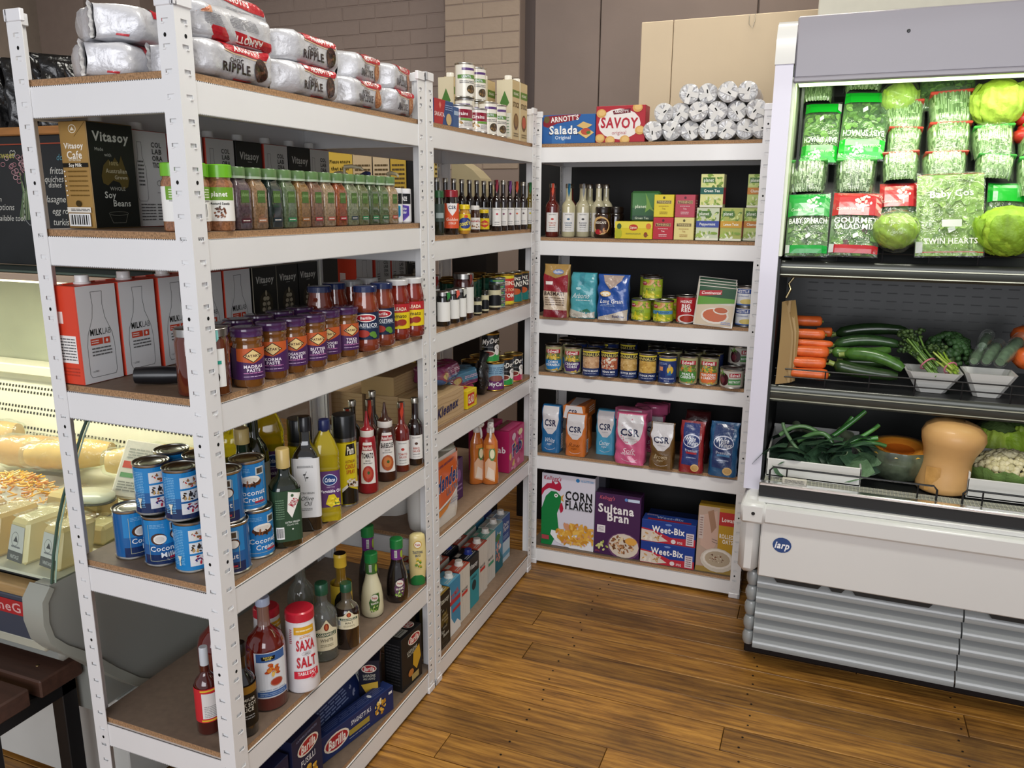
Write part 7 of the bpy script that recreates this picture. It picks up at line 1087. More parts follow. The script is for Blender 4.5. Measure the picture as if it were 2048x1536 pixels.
for r_ in range(8):
    for c_ in range(26): x0 = 1.0+.055*c_; z0 = 1.09+.030*r_; m.box(x0, 2.0985, z0, x0+.034, 2.1005, z0+.004, '0c0d0d')
o = fp('air_slots', m, M_DK); o['kind'] = 'stuff'
m = MB(); m.box(.915, 1.53, .62, .922, 2.1, 1.36, '2a2c2c'); fp('inner_side', m, M_DK); m = MB(); m.box(.915, 1.52, 1.37, .924, 2.1, 1.9, 'dfe6cc'); fp('inner_side', m, M_PLAS, 'white inner side wall'); m = MB(); m.box(.937, 1.66, 1.55, .945, 1.68, 1.9, '141414'); fp('mirror_edge', m, M_DK)
def shelf(zt, yf, tag_):
    m = MB(); m.box(.922, yf+.012, zt-.01, XR, 2.10, zt, '1b1d1d'); fp('shelf_plate', m, M_DK)
    m = MB(); H_ = .044; m.poly([(yf, zt-.046), (yf+.004, zt-.052), (yf+.02, zt-.052), (yf+.02, zt+.002), (yf+.008, zt+.002), (yf+.003, zt-.004), (yf+.003, zt-.016), (yf-.003, zt-.022), (yf-.003, zt-.038)], -(XR-.92), 'fff', (.92, 0, 0), ((0, 1, 0), (0, 0, 1), (-1, 0, 0))); fp('shelf_rail', m, M_SS); m = MB(); m.box(.92, yf-.0045, zt-.020, XR, yf-.001, zt-.0165, 'fff'); m.box(.92, yf-.0045, zt-.044, XR, yf+.001, zt-.041, 'fff'); fp('rail_bead', m, mat('pale_bead', 'b4b4a0', rough=.25, metal=.5))
    g = MB()
    for zz in (.030, .056): g.tube([(.93, yf+.018, zt+zz), (XR, yf+.018, zt+zz)], .0024, 6, '0a0a0a')
    x = .955
    while x < XR: g.tube([(x, yf+.018, zt), (x, yf+.018, zt+.056)], .0024, 6, '0a0a0a'); x += .13
    fp('wire_guard', g, M_BLACK)
Z1, Z2, Z3 = 1.352, .948, .652
shelf(Z1, 1.575, 'upper'); shelf(Z2, 1.545, 'middle')
m = MB(); m.box(.922, 1.44, Z3-.012, XR, 2.10, Z3-.004, '2a2c2a'); fp('deck', m, M_DK)
m = MB()
for i in range(6): m.box(.93, 1.452+.011*i, Z3-.0035, XR, 1.454+.011*i, Z3-.001, 'b8b8a8')
x = .93
while x < 2.2: m.box(x, 1.45, Z3-.0035, x+.0018, 1.51, Z3-.0008, 'b8b8a8'); x += .011
o = fp('deck_mesh', m, M_DULL); o['kind'] = 'stuff'
m = MB(); m.cbox(.917, 1.428, .602, XR, 1.45, Z3-.008, '26282a', .003); fp('kick_strip', m, mat('black_strip', '242628', rough=.3), 'black front strip'); m = MB(); m.cbox(.917, 1.424, Z3-.010, XR, 1.452, Z3+.001, 'fff', .003); fp('metal_edge', m, M_METAL)
m = MB(); m.cbox(.917, 1.412, .588, XR, 1.45, .604, 'fff', .003); fp('ledge', m, M_WHITE)
m = MB(); m.cbox(.938, 1.382, .528, XR, 1.44, .588, 'fff', .008); fp('bumper_rail', m, M_WHITE)
m = MB(); m.cbox(.868, 1.378, .524, .945, 1.56, .592, 'fff', .009); fp('bumper_corner', m, M_WHITE)
m = MB(); m.lathe([(.006, 0), (.005, .003), (0, .003)], 14, '222'); m.v = [(.908+a, 1.378-c, .560+b) for a, b, c in m.v]; fp('bolt', m, M_BLACK)
m = MB(); m.cbox(.868, 1.41, .335, .931, 2.2, .60, 'fff', .02); fp('lower_corner', m, M_WHITE)
m = MB(); m.cbox(.934, 1.400, .338, XR, 1.45, .530, 'fff', .005); m.cbox(.934, 1.475, .10, XR, 2.2, .34, 'fff', .005); fp('front_panel', m, M_WHITE)
m = MB(); m.cbox(.905, 1.50, .0, XR, 2.2, .12, '1a1210', .004); fp('plinth', m, M_DULL)
def louv(x0, x1, cuts):
    m = MB(); n = 4; zz0, zz1 = .062, .336; ph = (zz1-zz0)/5; P = []
    for k in range(n+1):
        za = zz1-ph*k; 
        for t in range(6):
            s_ = t/6; z_ = za-ph*s_
            if z_ < zz0: break
            P.append((1.442-.026*math.sin(min(1, s_*1.15)*math.pi*.62)-.004*k*.3, z_))
    P.append((1.43, zz0)); vs = []; n_ = len(P)
    for x in (x0, x1): vs += [(x, a, b) for a, b in P]
    m.add(vs, [(i, i+1, n_+i+1, n_+i) for i in range(n_-1)], 'fff', False)
    m.box(x0, 1.452, zz0, x1, 1.47, zz1, 'fff'); return m
for x0, x1 in ((.936, 1.538), (1.5425, 2.15), (2.155, XR)): fp('louvre_panel', louv(x0, x1, []), M_LOUV)
m = MB()
for k in range(5): m.lathe([(.008, .062+.0548*k), (.016, .066+.0548*k), (.021, .08+.0548*k), (.021, .098+.0548*k), (.016, .112+.0548*k), (.008, .1165+.0548*k)], 14, 'fff', cx=.920, cy=1.452)
fp('louvre_end', m, M_LOUV)
m = MB()
for a, b_ in ((.985, 1.135), (1.152, 1.205), (1.222, 1.455), (1.60, 1.95)): m.poly([(a, .337), (a+.012, .320), (b_-.012, .320), (b_, .337)], .004, '0c0c0e', (0, 1.418, 0))
o = fp('finger_slots', m, M_DK); o['kind'] = 'stuff'
m = MB(); emit(m, [('e', .5, .5, .5, .5, '17407c'), ('t', 'iarp', .5, .5, .42, 'f0f2f6', {'w': .8, 'b': 2, 's': .2})], .058, .052, flat((1.003, 1.3998, .432), (1, 0, 0), (0, 0, 1)), eps=.0006); fp('badge', m, M_GLOSS, 'round blue badge with white letters')
# wire loops guarding the deck
for x0, x1 in ((.945, 1.43), (1.50, 1.95)):
    g = MB(); zt = Z3+.045; g.tube([(x0, 1.462, Z3), (x0, 1.462, zt-.012), (x0+.01, 1.462, zt), (x1-.01, 1.462, zt), (x1, 1.462, zt-.012), (x1, 1.462, Z3)], .0032, 8, '0c0c0c')
    for xx in (x0+.052, x1-.052): g.tube([(xx, 1.464, Z3), (xx, 1.464, zt)], .0026, 6, '0c0c0c')
    fp('deck_guard', g, M_BLACK)
m = MB(); m.cbox(.985, 1.440, Z3, 1.060, 1.452, Z3+.020, 'c8c4b4', .002); emit(m, [('l', .08, .2, .92, .85, 3, '555')], .07, .018, flat((1.0225, 1.4395, Z3+.001), (1, 0, 0), (0, 0, 1))); fp('price_holder', m, M_PLAS)
# --- upper shelf: stacked salad packs on a raked bed
m = MB(); m.poly([(1.625, Z1), (1.90, 1.885), (2.09, 1.885), (2.09, Z1)], -(XR-.95), '20241e', (.95, 0, 0), ((0, 1, 0), (0, 0, 1), (-1, 0, 0))); fp('raked_bed', m, M_DK)
SL = .47; yS = lambda z_: 1.60+(z_-Z1)*SL-.012
def on_slope(u, v, lift=0):
    d = _f+_r*(u-1024)/FOC-_u*(v-768)/FOC; t = (1.588+lift*-1-SL*Z1+SL*CAM[2]-CAM[1])/(d[1]-SL*d[2]); return CAM+t*d
TA_ = math.atan(SL)
M_WRAP = film('clear_film', 'fbfffa', gloss=.16, rough=.12, haze=.04, bump=.8, bscale=40, ior=1.45); M_LEAFG = mat('salad_leaves', None, rough=.45, coat=.2, bump=.4, bscale=60, noise=.2, nscale=60)
def leaves(mb, W, H, n, cs, seed, y0=-.004, th=.010, s=(.016, .032)):
    rn = random.Random(seed)
    for i in range(n):
        a, b = rn.uniform(-W/2, W/2), rn.uniform(0, H); L = rn.uniform(*s); an = rn.uniform(0, 6.28); wv = L*rn.uniform(.28, .42); yy = y0-rn.uniform(0, th); t1 = rn.uniform(-.35, .35)
        P = [(-L/2, 0), (-L*.2, wv*.8), (L*.2, wv), (L/2, 0), (L*.2, -wv), (-L*.2, -wv*.8)]; c, s_ = math.cos(an), math.sin(an)
        v = [(max(-W/2, min(W/2, a+x*c-z_*s_)), yy-abs(z_)*.35+x*t1*.5, max(0, min(H, b+x*s_+z_*c))) for x, z_ in P]; mid0 = ((v[0][0]*.6+v[3][0]*.4), yy+.0015, (v[0][2]*.6+v[3][2]*.4))
        mb.add(v+[mid0], [(6, k, (k+1) % 6)[::-1] for k in range(6)], rn.choice(cs), True)
GL_ = ['42702a', '58882e', '6c9c3c', '2c5420', '7cac4c']
def salad(label, u0, u1, v0, v1, col, t1, flip=False, seed=1, lift=0, t2=None, logo_=True, band=(.62, 1.0), foot=.14, cs=GL_):
    p, q, t = on_slope((u0+u1)/2, v1, lift), on_slope(u0, (v0+v1)/2, lift), on_slope(u1, (v0+v1)/2, lift); W = math.hypot(t[0]-q[0], t[1]-q[1]); top = on_slope((u0+u1)/2, v0, lift); H = float(np.linalg.norm(top-p))
    R = thing('salad_bag', label, 'salad bag', tuple(p), 0, 'bagged salads on the upper chiller shelf'); R.rotation_euler = (-TA_, RG.uniform(-.05, .05), 0); T_ = .026
    f_ = lambda a, b: -T_*.5*max(0, (1-abs(2*a/W)**4))**.5*(max(0, 1-abs(2*b/H-1)**5))**.5
    cr = crinkle(seed, .0018)
    m = MB(); m.grid(lambda i, j: (W*(i-.5), -.008-.3*0, H*j), 2, 2, cs[0]); leaves(m, W*.94, H*.96, 150, cs, seed); part('leaves', m.mesh('leaves', M_LEAFG), R)['kind'] = 'stuff'
    m = MB(); ops = []
    a0, a1 = band
    ops += [('r', 0, a0, 1, a1, col), ('r', 0, .02, 1, foot, col)]
    if logo_: ops += [('b', .62, (a0+a1)/2+.03, .17, (a1-a0)*.26, ['d8e4d0', 'c8d8c0', 'e4ece0'], 22, 3, .3), ('p', [(.60, a0+.05), (.64, a0+.05), (.63, (a0+a1)/2), (.60, (a0+a1)/2)], 'd8e4d0'), ('t', 'Coolah Herbs', .32, a0+.10, .045, 'd0e0c8', {'w': .5, 'b': 0, 's': .2})]
    ops += [('t', t1, .5, a0-.09, .085, 'f0f2ec', {'w': .92, 'b': 1})]+([('t', t2, .5, a0-.19, .085, 'f0f2ec', {'w': .86, 'b': 1})] if t2 else [])+[('p', [(.46, .30), (.56, .34), (.58, .28), (.48, .24)], 'e4e8e4')]
    ops += [('p', [(0, .16), (.1, .14), (.1, .02), (0, .02)], 'c8ccc8')]
    emit(m, ops, W, H, lambda a, b, l: (a, f_(a, b)-.0165-l+cr(a, 0, b)*.3, b), su=W/8, sv=H/12)
    if flip: m.v = [(-a, b, H-c) for a, b, c in m.v]
    part('print', m.mesh('print', mat('film_print', None, rough=.25, coat=.4, bump=.12, bscale=40)), R)
    m = MB(); m.grid(lambda i, j: (W*1.03*(i-.5), f_(W*(i-.5)*.99, H*j)-.0125+cr(W*i, .1, H*j)*1.3, -.006+(H+.012)*j), 18, 22, 'fff', flip=False); part('film', m.mesh('film', M_WRAP), R)
    return R
salad('upside down spinach bag with green bands at the upper left', 1600, 1671, 214, 330, '10a828', 'BABY SPINACH', True, 1, .02, foot=.18, band=(.74, 1)); salad('upside down spinach bag tilted beside the upper left one', 1674, 1764, 192, 322, '14b02c', 'BABY SPINACH', True, 2, .03, foot=.18, band=(.74, 1))
salad('upright baby spinach bag at the lower left of the chiller shelf', 1570, 1652, 394, 514, '129838', 'BABY SPINACH', False, 3, .03); salad('upright red banded gourmet salad bag beside the spinach', 1655, 1752, 392, 514, 'b8242c', 'GOURMET', False, 4, .03, t2='SALAD MIX', cs=GL_+['5a2c30', '7a8c3c'])
salad('red banded herb bag behind the small front lettuce', 1755, 1832, 372, 470, 'c0282c', '', False, 5, .0, band=(.5, 1)); salad('green banded herb bag behind the right front lettuce', 1968, 2044, 372, 450, '10a828', '', False, 6, .0, logo_=False, band=(.5, 1))
R = salad('large clear bag of baby cos lettuce in the front row', 1829, 1963, 352, 514, 'b03c30', '', False, 7, .045, logo_=False, band=(.98, .985), foot=.03, cs=['7ca03c', '8cb048', '6c9034', 'a0c05c', '5c8030'])
m = MB(); emit(m, [('t', 'Baby Cos', .5, .66, .075, 'e8e8e0', {'w': .5, 'b': 1, 'rot': 3}), ('t', 'TWIN HEARTS', .5, .12, .06, 'e0e0d8', {'w': .6, 'b': 1}), ('r', .40, .28, .62, .36, 'c8ccc4')], .235, .28, flat((0, -.041, 0), (1, 0, 0), (0, 0, 1))); part('lettering', m.mesh('lettering', M_GLOSS), R)
def tray(label, u0, u1, v0, v1, rim, seed, lift=.01, dark=False):
    p, q, t = on_slope((u0+u1)/2, v1, lift), on_slope(u0, (v0+v1)/2, lift), on_slope(u1, (v0+v1)/2, lift); W = math.hypot(t[0]-q[0], t[1]-q[1])*.98; H = float(np.linalg.norm(on_slope((u0+u1)/2, v0, lift)-p)); D = .05
    R = thing('salad_tray', label, 'salad tray', tuple(p), 0, 'film wrapped ribbed salad trays'); R.rotation_euler = (-TA_, RG.uniform(-.07, .07), RG.uniform(-.06, .06)); rn = random.Random(seed)
    m = MB(); nx = 44; 
    def fn(i, j):
        a = (i-.5)*2; rib = .0026*math.cos(i*nx*math.pi/2.2); X = W/2*a*(1-.14*(1-j)**2); return (X, -D*(1-abs(a)**6)**.5*(1-.35*(1-j)**3)-rib, H*.92*j)
    cols = []
    base = ['84a468', '9cb880', '6c8c50', 'b0c898', '54743c'] if not dark else ['4a6438', '5c7848', '8ca078', '38502c', 'a4b494']
    for j in range(8):
        for i in range(nx): cols.append(base[(i//2+int(rn.random()*2)) % 5] if (i % 4) < 2 else rn.choice(base))
    vs = [fn(i/nx, j/8) for j in range(9) for i in range(nx+1)]; fs = [(j*(nx+1)+i, j*(nx+1)+i+1, (j+1)*(nx+1)+i+1, (j+1)*(nx+1)+i) for j in range(8) for i in range(nx)]; m.add(vs, fs, cols, True)
    part('ribbed_tub', m.mesh('ribbed_tub', mat('ribbed_clear_tub', None, rough=.10, coat=1, bump=.25, bscale=30)), R)
    m = MB(); m.cbox(-W/2, -D, H*.90, W/2, .0, H*.99, rim, .003); part('rim', m.mesh('rim', M_GLOSS), R)
    cr = crinkle(seed+5, .003); m = MB(); m.grid(lambda i, j: (W*1.06*(i-.5), -(D+.006)*(1-abs(2*i-1)**4*.8)+cr(W*i, 0, H*j), -.004+(H+.01)*j), 16, 10, 'fff'); part('film', m.mesh('film', M_WRAP), R)
G, Rd = '4cae4c', 'c8483c'
for a in ((1600, 1666, 168, 212, '9ab08c', 0, 1, 'top left corner, its rim hidden'), (1686, 1764, 166, 190, '9ab08c', 0, 2, 'top edge above the tilted spinach bag'), (1573, 1652, 332, 392, G, 1, 3, 'green rim, left end above the spinach bag'), (1666, 1748, 330, 392, G, 1, 4, 'green rim, above the gourmet salad bag'), (1766, 1846, 216, 268, Rd, 0, 5, 'red rim, under the upper left lettuce'), (1856, 1946, 196, 262, Rd, 0, 6, 'red rim, tilted, beside the large lettuce'), (1768, 1838, 268, 314, Rd, 0, 7, 'red rim, second down in its column'), (1851, 1939, 258, 312, Rd, 0, 8, 'red rim, under the tilted tray'), (1761, 1836, 316, 368, Rd, 0, 9, 'red rim, third down in its column'), (1842, 1932, 316, 362, Rd, 0, 10, 'red rim, behind the cos lettuce bag top'), (1942, 2027, 264, 320, G, 0, 11, 'green rim, below the large lettuce'), (1944, 2022, 322, 366, G, 0, 12, 'green rim, lower of two below the large lettuce'), (2032, 2090, 262, 318, G, 0, 13, 'green rim, at the right edge, upper'), (2030, 2090, 326, 400, G, 0, 14, 'green rim, at the right edge, lower')):
    tray('ribbed salad tray with '+a[7] if 'rim,' in a[7] else 'ribbed salad tray in the '+a[7], a[0], a[1], a[2], a[3], a[4], a[6], dark=bool(a[5]))
def lettuce(label, u, v, rpx, seed, c0='a8c840', lift=.05, squash=1, wr=False, pos=None):
    p = on_slope(u, v, lift) if pos is None else np.array(pos); q = pix(*p)[2]; r = rpx*q/FOC; R = thing('lettuce', label, 'lettuce', tuple(p), 0, 'round iceberg lettuces'); cr = crinkle(seed, r*.05); rn = random.Random(seed)
    k3 = [(rn.uniform(2, 5), rn.uniform(0, 6.3), rn.uniform(1, 3)) for _ in range(4)]
    def sph(i, j, s=1, th0=0, ph0=0):
        t = 2*math.pi*i; f = math.pi*(j-.5); x, y, z_ = math.cos(f)*math.cos(t), math.cos(f)*math.sin(t), math.sin(f)
        w_ = sum(abs(math.sin(a*t+b+c*f*2)) for a, b, c in k3)/4; d = r*s*(1+.06*w_)+cr(x*r*2, y*r*2, z_*r*2)*.7; return (x*d, y*d*.92, z_*d*squash)
    m = MB(); m.grid(lambda i, j: sph(i, j), 48, 28, c0, closed_u=True); part('heart', m.mesh('heart', M_LEAF), R)
    n = 7
    for k in range(n):
        th = 6.283*k/n+rn.uniform(-.3, .3); m = MB(); cc_ = rn.choice(['9cc038', 'b4d050', '8cb430', 'a4c444']); w_, hh = rn.uniform(.9, 1.3), rn.uniform(1.5, 2.1)
        def lf(i, j):
            a = th+(i-.5)*w_; f = -1.2+hh*j; s = 1.06+.10*j**2*(1-abs(2*i-1)**2)+.035*math.sin(i*23+k)*j+.03*math.sin(j*17+i*9); d = r*s; return (math.cos(f)*math.cos(a)*d, math.cos(f)*math.sin(a)*d*.94, math.sin(f)*d*squash)
        m.grid(lf, 14, 14, cc_); part('leaf', m.mesh('leaf', M_LEAF), R)
    if wr:
        m = MB(); c2 = crinkle(seed+9, r*.07); m.grid(lambda i, j: tuple(np.array(sph(i, j, 1.16))+c2(i*.3, j*.3, .1)), 30, 20, 'fff', closed_u=True); part('film', m.mesh('film', M_WRAP), R)
lettuce('wrapped iceberg lettuce at the top left between the trays', 1799, 200, 33, 1, lift=.035, wr=True); lettuce('largest iceberg lettuce, loose, at the top right', 1996, 207, 46, 2, 'b0d040', lift=.06); lettuce('pale wrapped lettuce in the front row beside the gourmet salad', 1792, 462, 40, 3, 'b0c468', lift=.05, squash=.85, wr=True); lettuce('large lettuce at the front right of the upper shelf', 2014, 462, 56, 4, 'a4c83c', lift=.055, squash=.85)
R = salad('clear bag of spinach leaves beside the top right lettuce', 1835, 1944, 158, 224, '5c6c50', '', False, 17, .0, logo_=False, band=(.98, .985), foot=.02)
for i, (u, v) in enumerate(((2046, 238), (2052, 262), (2044, 272), (2060, 285), (2066, 240))):
    p = on_slope(u, v, .03); m = MB(); m.lathe([(0, -.022), (.012, -.021), (.022, -.012), (.026, 0), (.022, .013), (.010, .019), (.003, .017), (0, .017)], 20, 'b4241c'); s_ = MB(); s_.tube([(0, 0, .016), (.002, 0, .026)], .0018, 6, '4c6a24')
    R = thing('tomato', 'red tomato at the right edge, '+['topmost', 'middle', 'lower left', 'lowest', 'rear'][i]+' of the cluster', 'tomato', tuple(p), 0, 'red tomatoes at the right edge'); part('body', m.mesh('body', M_VEG), R); part('stem', s_.mesh('stem', M_LEAF), R)
# --- middle shelf
def fy(u, v, Y): return at(u, v, 'y', Y)
carr = [(1583, 1645, 641, 15, 1.74), (1575, 1651, 667, 15, 1.70), (1632, 1665, 664, 13, 1.76), (1573, 1667, 684, 8, 1.66), (1570, 1659, 701, 17, 1.64), (1553, 1653, 723, 16, 1.62), (1545, 1658, 745, 16, 1.605), (1590, 1650, 690, 12, 1.79), (1588, 1655, 716, 14, 1.70)]
for i, (u0, u1, v, h, Y) in enumerate(carr):
    a, b = fy(max(u0, 1575), v-1, Y), fy(u1, v+RG.uniform(-2, 2), Y); a[0] = max(a[0], .95); r = h*pix(*b)[2]/FOC*.55+.004; L = b[0]-a[0]; cr = crinkle(i+60, .0012)
    R = thing('carrot', 'orange carrot, '+['topmost on the pile', 'second from the top', 'short tip showing behind the second', 'thin one in the middle of the pile', 'thick one below the thin one', 'second from the bottom', 'lowest on the pile', 'behind the thin one', 'deep in the pile behind the thick ones'][i], 'carrot', (float(a[0]), float(a[1]), float(a[2])), RG.uniform(-.05, .05), 'carrots piled at the left of the middle chiller shelf')
    m = MB(); prof = [(0, 0), (r*.5, 0), (r*.8, L*.03), (r*.92, L*.15), (r, L*.5), (r*1.02, L*.8), (r*.95, L*.93), (r*.6, L*.99), (0, L)]
    pf = [(p_[0], p_[1]) for p_ in prof]; m.lathe(pf, 18, 'd8642a'); m.v = [(z_, y_+cr(x_, y_, z_), x_+cr(z_, x_, y_)) for x_, y_, z_ in m.v]; m.f = [f[::-1] for f in m.f]; part('body', m.mesh('body', M_VEG), R)
    m = MB(); m.lathe([(0, L-.001), (r*.25, L), (r*.22, L+.004), (0, L+.004)], 10, '6a7a34'); m.v = [(z_, y_, x_) for x_, y_, z_ in m.v]; m.f = [f[::-1] for f in m.f]; part('stalk', m.mesh('stalk', M_VEG), R)
def courg(label, pts, r, col, i):
    P = [fy(u, v, Y) for u, v, Y in pts]; a, b = P[0], P[-1]; mid = P[1] if len(P) > 2 else (a+b)/2; Q = []; n = 12
    for k in range(n+1): t = k/n; Q.append((1-t)**2*a+2*t*(1-t)*(2*mid-(a+b)/2)+t*t*b)
    o = Q[0].copy(); m = MB(); m.tube([q-o for q in Q], [r*(.35 if k in (0,) else .82+.22*math.sin(math.pi*min(1, k/n+.15))) if k < n else r*.55 for k in range(n+1)], 16, col); e = MB(); d = (Q[0]-Q[1])/np.linalg.norm(Q[0]-Q[1]); e.tube([(0, 0, 0), d*.008, d*.018], [r*.42, r*.4, r*.46], 6, '8c9c50')
    R = thing('zucchini', label, 'zucchini', tuple(o), 0, 'zucchinis on the middle chiller shelf'); part('body', m.mesh('body', mat('zucchini_skin', None, rough=.28, coat=.4, noise=.3, nscale=70)), R); part('stalk', e.mesh('stalk', M_VEG), R)
courg('dark zucchini at the back of the pile', [(1672, 668, 1.85), (1740, 658, 1.85), (1812, 662, 1.85)], .021, '22381c', 0); courg('long glossy zucchini across the top of the pile', [(1668, 690, 1.74), (1730, 680, 1.74), (1800, 690, 1.74)], .019, '34542a', 1); courg('light green zucchini pointing right in front', [(1690, 708, 1.66), (1750, 712, 1.64), (1806, 738, 1.62)], .021, '45702c', 2); courg('short zucchini with pale stalk at the front left', [(1664, 702, 1.68), (1710, 706, 1.69), (1780, 700, 1.72)], .018, '4c7430', 3); courg('dark zucchini at the bottom front of the pile', [(1668, 728, 1.63), (1720, 742, 1.63), (1795, 752, 1.63)], .022, '263e1a', 4); courg('dark zucchini under the glossy one', [(1685, 722, 1.72), (1740, 724, 1.72), (1800, 722, 1.72)], .021, '2c4620', 5)
def bowl(label, u0, u1, v0, v1, Y, grp='square white bowls on the middle chiller shelf'):
    a, b = fy(u0, v0, Y), fy(u1, v0, Y); zb = Z2+.001; W = float(b[0]-a[0]); H = max(.045, float(a[2])-zb); w2 = W*.50; m = MB(); D = W*.85; T_ = .004
    def ring(w_, d_, z_, c=.012): return [(-w_/2+c, -d_/2, z_), (w_/2-c, -d_/2, z_), (w_/2, -d_/2+c, z_), (w_/2, d_/2-c, z_), (w_/2-c, d_/2, z_), (-w_/2+c, d_/2, z_), (-w_/2, d_/2-c, z_), (-w_/2, -d_/2+c, z_)]
    rs = [ring(w2, w2*.85, 0), ring(W, D, H), ring(W-.012, D-.012, H), ring(w2-.006, w2*.85-.006, .005)]; vs = [p_ for r_ in rs for p_ in r_]; fs = [(i*8+k, i*8+(k+1) % 8, (i+1)*8+(k+1) % 8, (i+1)*8+k) for i in range(3) for k in range(8)]+[tuple(range(8))[::-1], tuple(range(24, 32))]
    m.add(vs, fs, 'dcdcd6'); return solo('bowl', m.mesh('bowl', M_PLAS), label, 'bowl', (float(a[0]+b[0])/2, Y+D/2, zb), (0, 0, 0), grp), float(a[0]+b[0])/2, Y+D/2, zb+H
o1, bx1, by1, bz1 = bowl('square white bowl holding the broccolini bunches', 1812, 1930, 742, 0, 1.60); o2, bx2, by2, bz2 = bowl('square white bowl of film wrapped cucumbers', 1930, 2040, 746, 0, 1.60)
def bunch(label, a, b, cols, r, n, seed, head=True):
    A, B = fy(*a), fy(*b); R = thing('broccolini_bunch', label, 'broccolini', tuple(A), 0, 'broccolini bunches in the white bowl'); rn = random.Random(seed); ax = B-A; m = MB(); h = MB(); L = np.linalg.norm(ax)
    for k in range(n):
        o = np.array([rn.uniform(-r, r), rn.uniform(-r, r), rn.uniform(-r, r)]); sp = 1.5; m.tube([o*.8, ax*.5+o*.9, ax*.8+o*sp], [.0042, .0036, .003], 6, rn.choice(cols))
        if head:
            c0 = ax*.85+o*sp*1.3; 
            for q in range(7): d = np.array([rn.gauss(0, .006), rn.gauss(0, .006), rn.gauss(.003, .005)]); s_ = rn.uniform(.004, .008); h.lathe([(0, -s_), (s_*.8, -s_*.5), (s_, 0), (s_*.8, s_*.6), (0, s_)], 6, rn.choice(['3c5428', '4c6434', '2c4420']), cx=0, cy=0); h.v[-26+0:] = h.v[-26:] if False else h.v[-26:]; nv = 3*6+2; h.v[-nv:] = [tuple(np.array(v_)+c0+d) for v_ in h.v[-nv:]]
    part('stems', m.mesh('stems', M_VEG), R)['kind'] = 'stuff'
    if head: part('florets', h.mesh('florets', M_LEAF), R)['kind'] = 'stuff'
    t = MB(); c = ax*.22; u_ = ax/L; s1 = np.cross(u_, (0, 0, 1)); s1 /= np.linalg.norm(s1); s2 = np.cross(s1, u_); t.tube([c+(s1*math.cos(q)+s2*math.sin(q))*(r*1.15+.003) for q in np.linspace(0, 6.3, 14)], .0028, 6, 'c87888', cap=False); part('rubber_band', t.mesh('rubber_band', M_DULL), R)
bunch('dark broccolini bunch leaning out of the bowl with curly heads', (1868, 742, 1.62), (1812, 676, 1.70), ['5c8034', '6c9040', '4c7030'], .018, 22, 1); bunch('pale stemmed broccolini bunch beside the dark one', (1910, 744, 1.62), (1868, 708, 1.70), ['a0b848', '8cac3c', 'b4c860'], .015, 18, 2, True)
p = fy(1895, 712, 1.80); R = thing('broccoli', 'large round broccoli head behind the white bowl', 'broccoli', tuple(p), 0); rn = random.Random(8); m = MB()
for k in range(230):
    a, f = rn.uniform(0, 6.28), rn.uniform(-.5, 1.57); d = np.array([math.cos(f)*math.cos(a)*.068, math.cos(f)*math.sin(a)*.06, math.sin(f)*.06+.012]); s_ = rn.uniform(.008, .013); m.lathe([(0, -s_), (s_*.8, -s_*.5), (s_, 0), (s_*.8, s_*.6), (0, s_)], 7, rn.choice(['3c5c34', '466a3c', '325028'])); m.v[-23:] = [tuple(np.array(v_)+d) for v_ in m.v[-23:]]
part('florets', m.mesh('florets', M_LEAF), R)['kind'] = 'stuff'; m = MB(); m.lathe([(0, -.085), (.018, -.085), (.02, -.04), (.045, .02), (0, .03)], 14, '7c9c5c'); part('stalk', m.mesh('stalk', M_VEG), R)
for i, (a, b, r) in enumerate((((1948, 722, 1.66), (1962, 700, 1.76), .016), ((1972, 722, 1.66), (1996, 690, 1.76), .017), ((2000, 724, 1.66), (2040, 680, 1.78), .020), ((1965, 692, 1.74), (1975, 672, 1.84), .018))):
    A, B = fy(*a), fy(*b); m = MB(); n = 8; m.tube([(B-A)*t/n for t in range(n+1)], [r*(.5+.5*math.sin(math.pi*min(.5, t/n+.12))) if t < n else r*.5 for t in range(n+1)], 14, '6c8468'); f = MB(); f.tube([(B-A)*(t/n*1.14-.06) for t in range(n+1)], [r*1.12*(.55+.5*math.sin(math.pi*min(.5, t/n+.12)))+.0012*(t % 2) for t in range(n+1)], 14, 'fff')
    R = thing('cucumber', 'film wrapped cucumber, '+['shortest at the left', 'second from the left', 'longest at the right', 'stacked at the back'][i], 'cucumber', tuple(A), 0, 'film wrapped cucumbers in the white bowl'); part('body', m.mesh('body', mat('cucumber_skin', None, rough=.25, coat=.8, noise=.3, nscale=60)), R); part('film', f.mesh('film', M_WRAP), R)
for i, (u, v, Y) in enumerate(((2054, 716, 1.72), (2050, 672, 1.86))): m = MB(); m.lathe([(0, -.035), (.02, -.033), (.037, -.016), (.041, .002), (.034, .022), (.014, .033), (0, .030)], 24, 'd8642a', wob=lambda a, z_: 1+.04*math.sin(5*a)); solo('tomato', m.mesh('squash', M_VEG), ['orange tomato at the right edge of the middle shelf', 'dark red tomato at the back right of the middle shelf'][i], 'tomato', tuple(fy(u, v, Y)))
# brown paper bags hung on the left inside
R = thing('paper_bag_bundle', 'bundle of brown paper bags hanging inside the chiller at left', 'paper bags', (.945, 1.56, 1.0), 0)
for k in range(5):
    m = MB(); x = .0065*k; m.grid(lambda i, j: (x-.01+.034*i*(.3+.7*min(1, (1-j)*2.5))+.003*math.sin(j*3+k), .012*k-.02+.03*i, -.045+.27*j), 4, 8, ['a88c60', 'b89c70', '9c8054', 'c0a478', 'a48858'][k]); part('paper_bag', m.mesh('paper_bag', M_PAPER), R)
m = MB(); m.tube([(0, .01, .235), (.012, .02, .262), (.004, .03, .278), (.018, .035, .30)], .0045, 8, 'c8b890'); part('hook', m.mesh('hook', M_METAL), R)
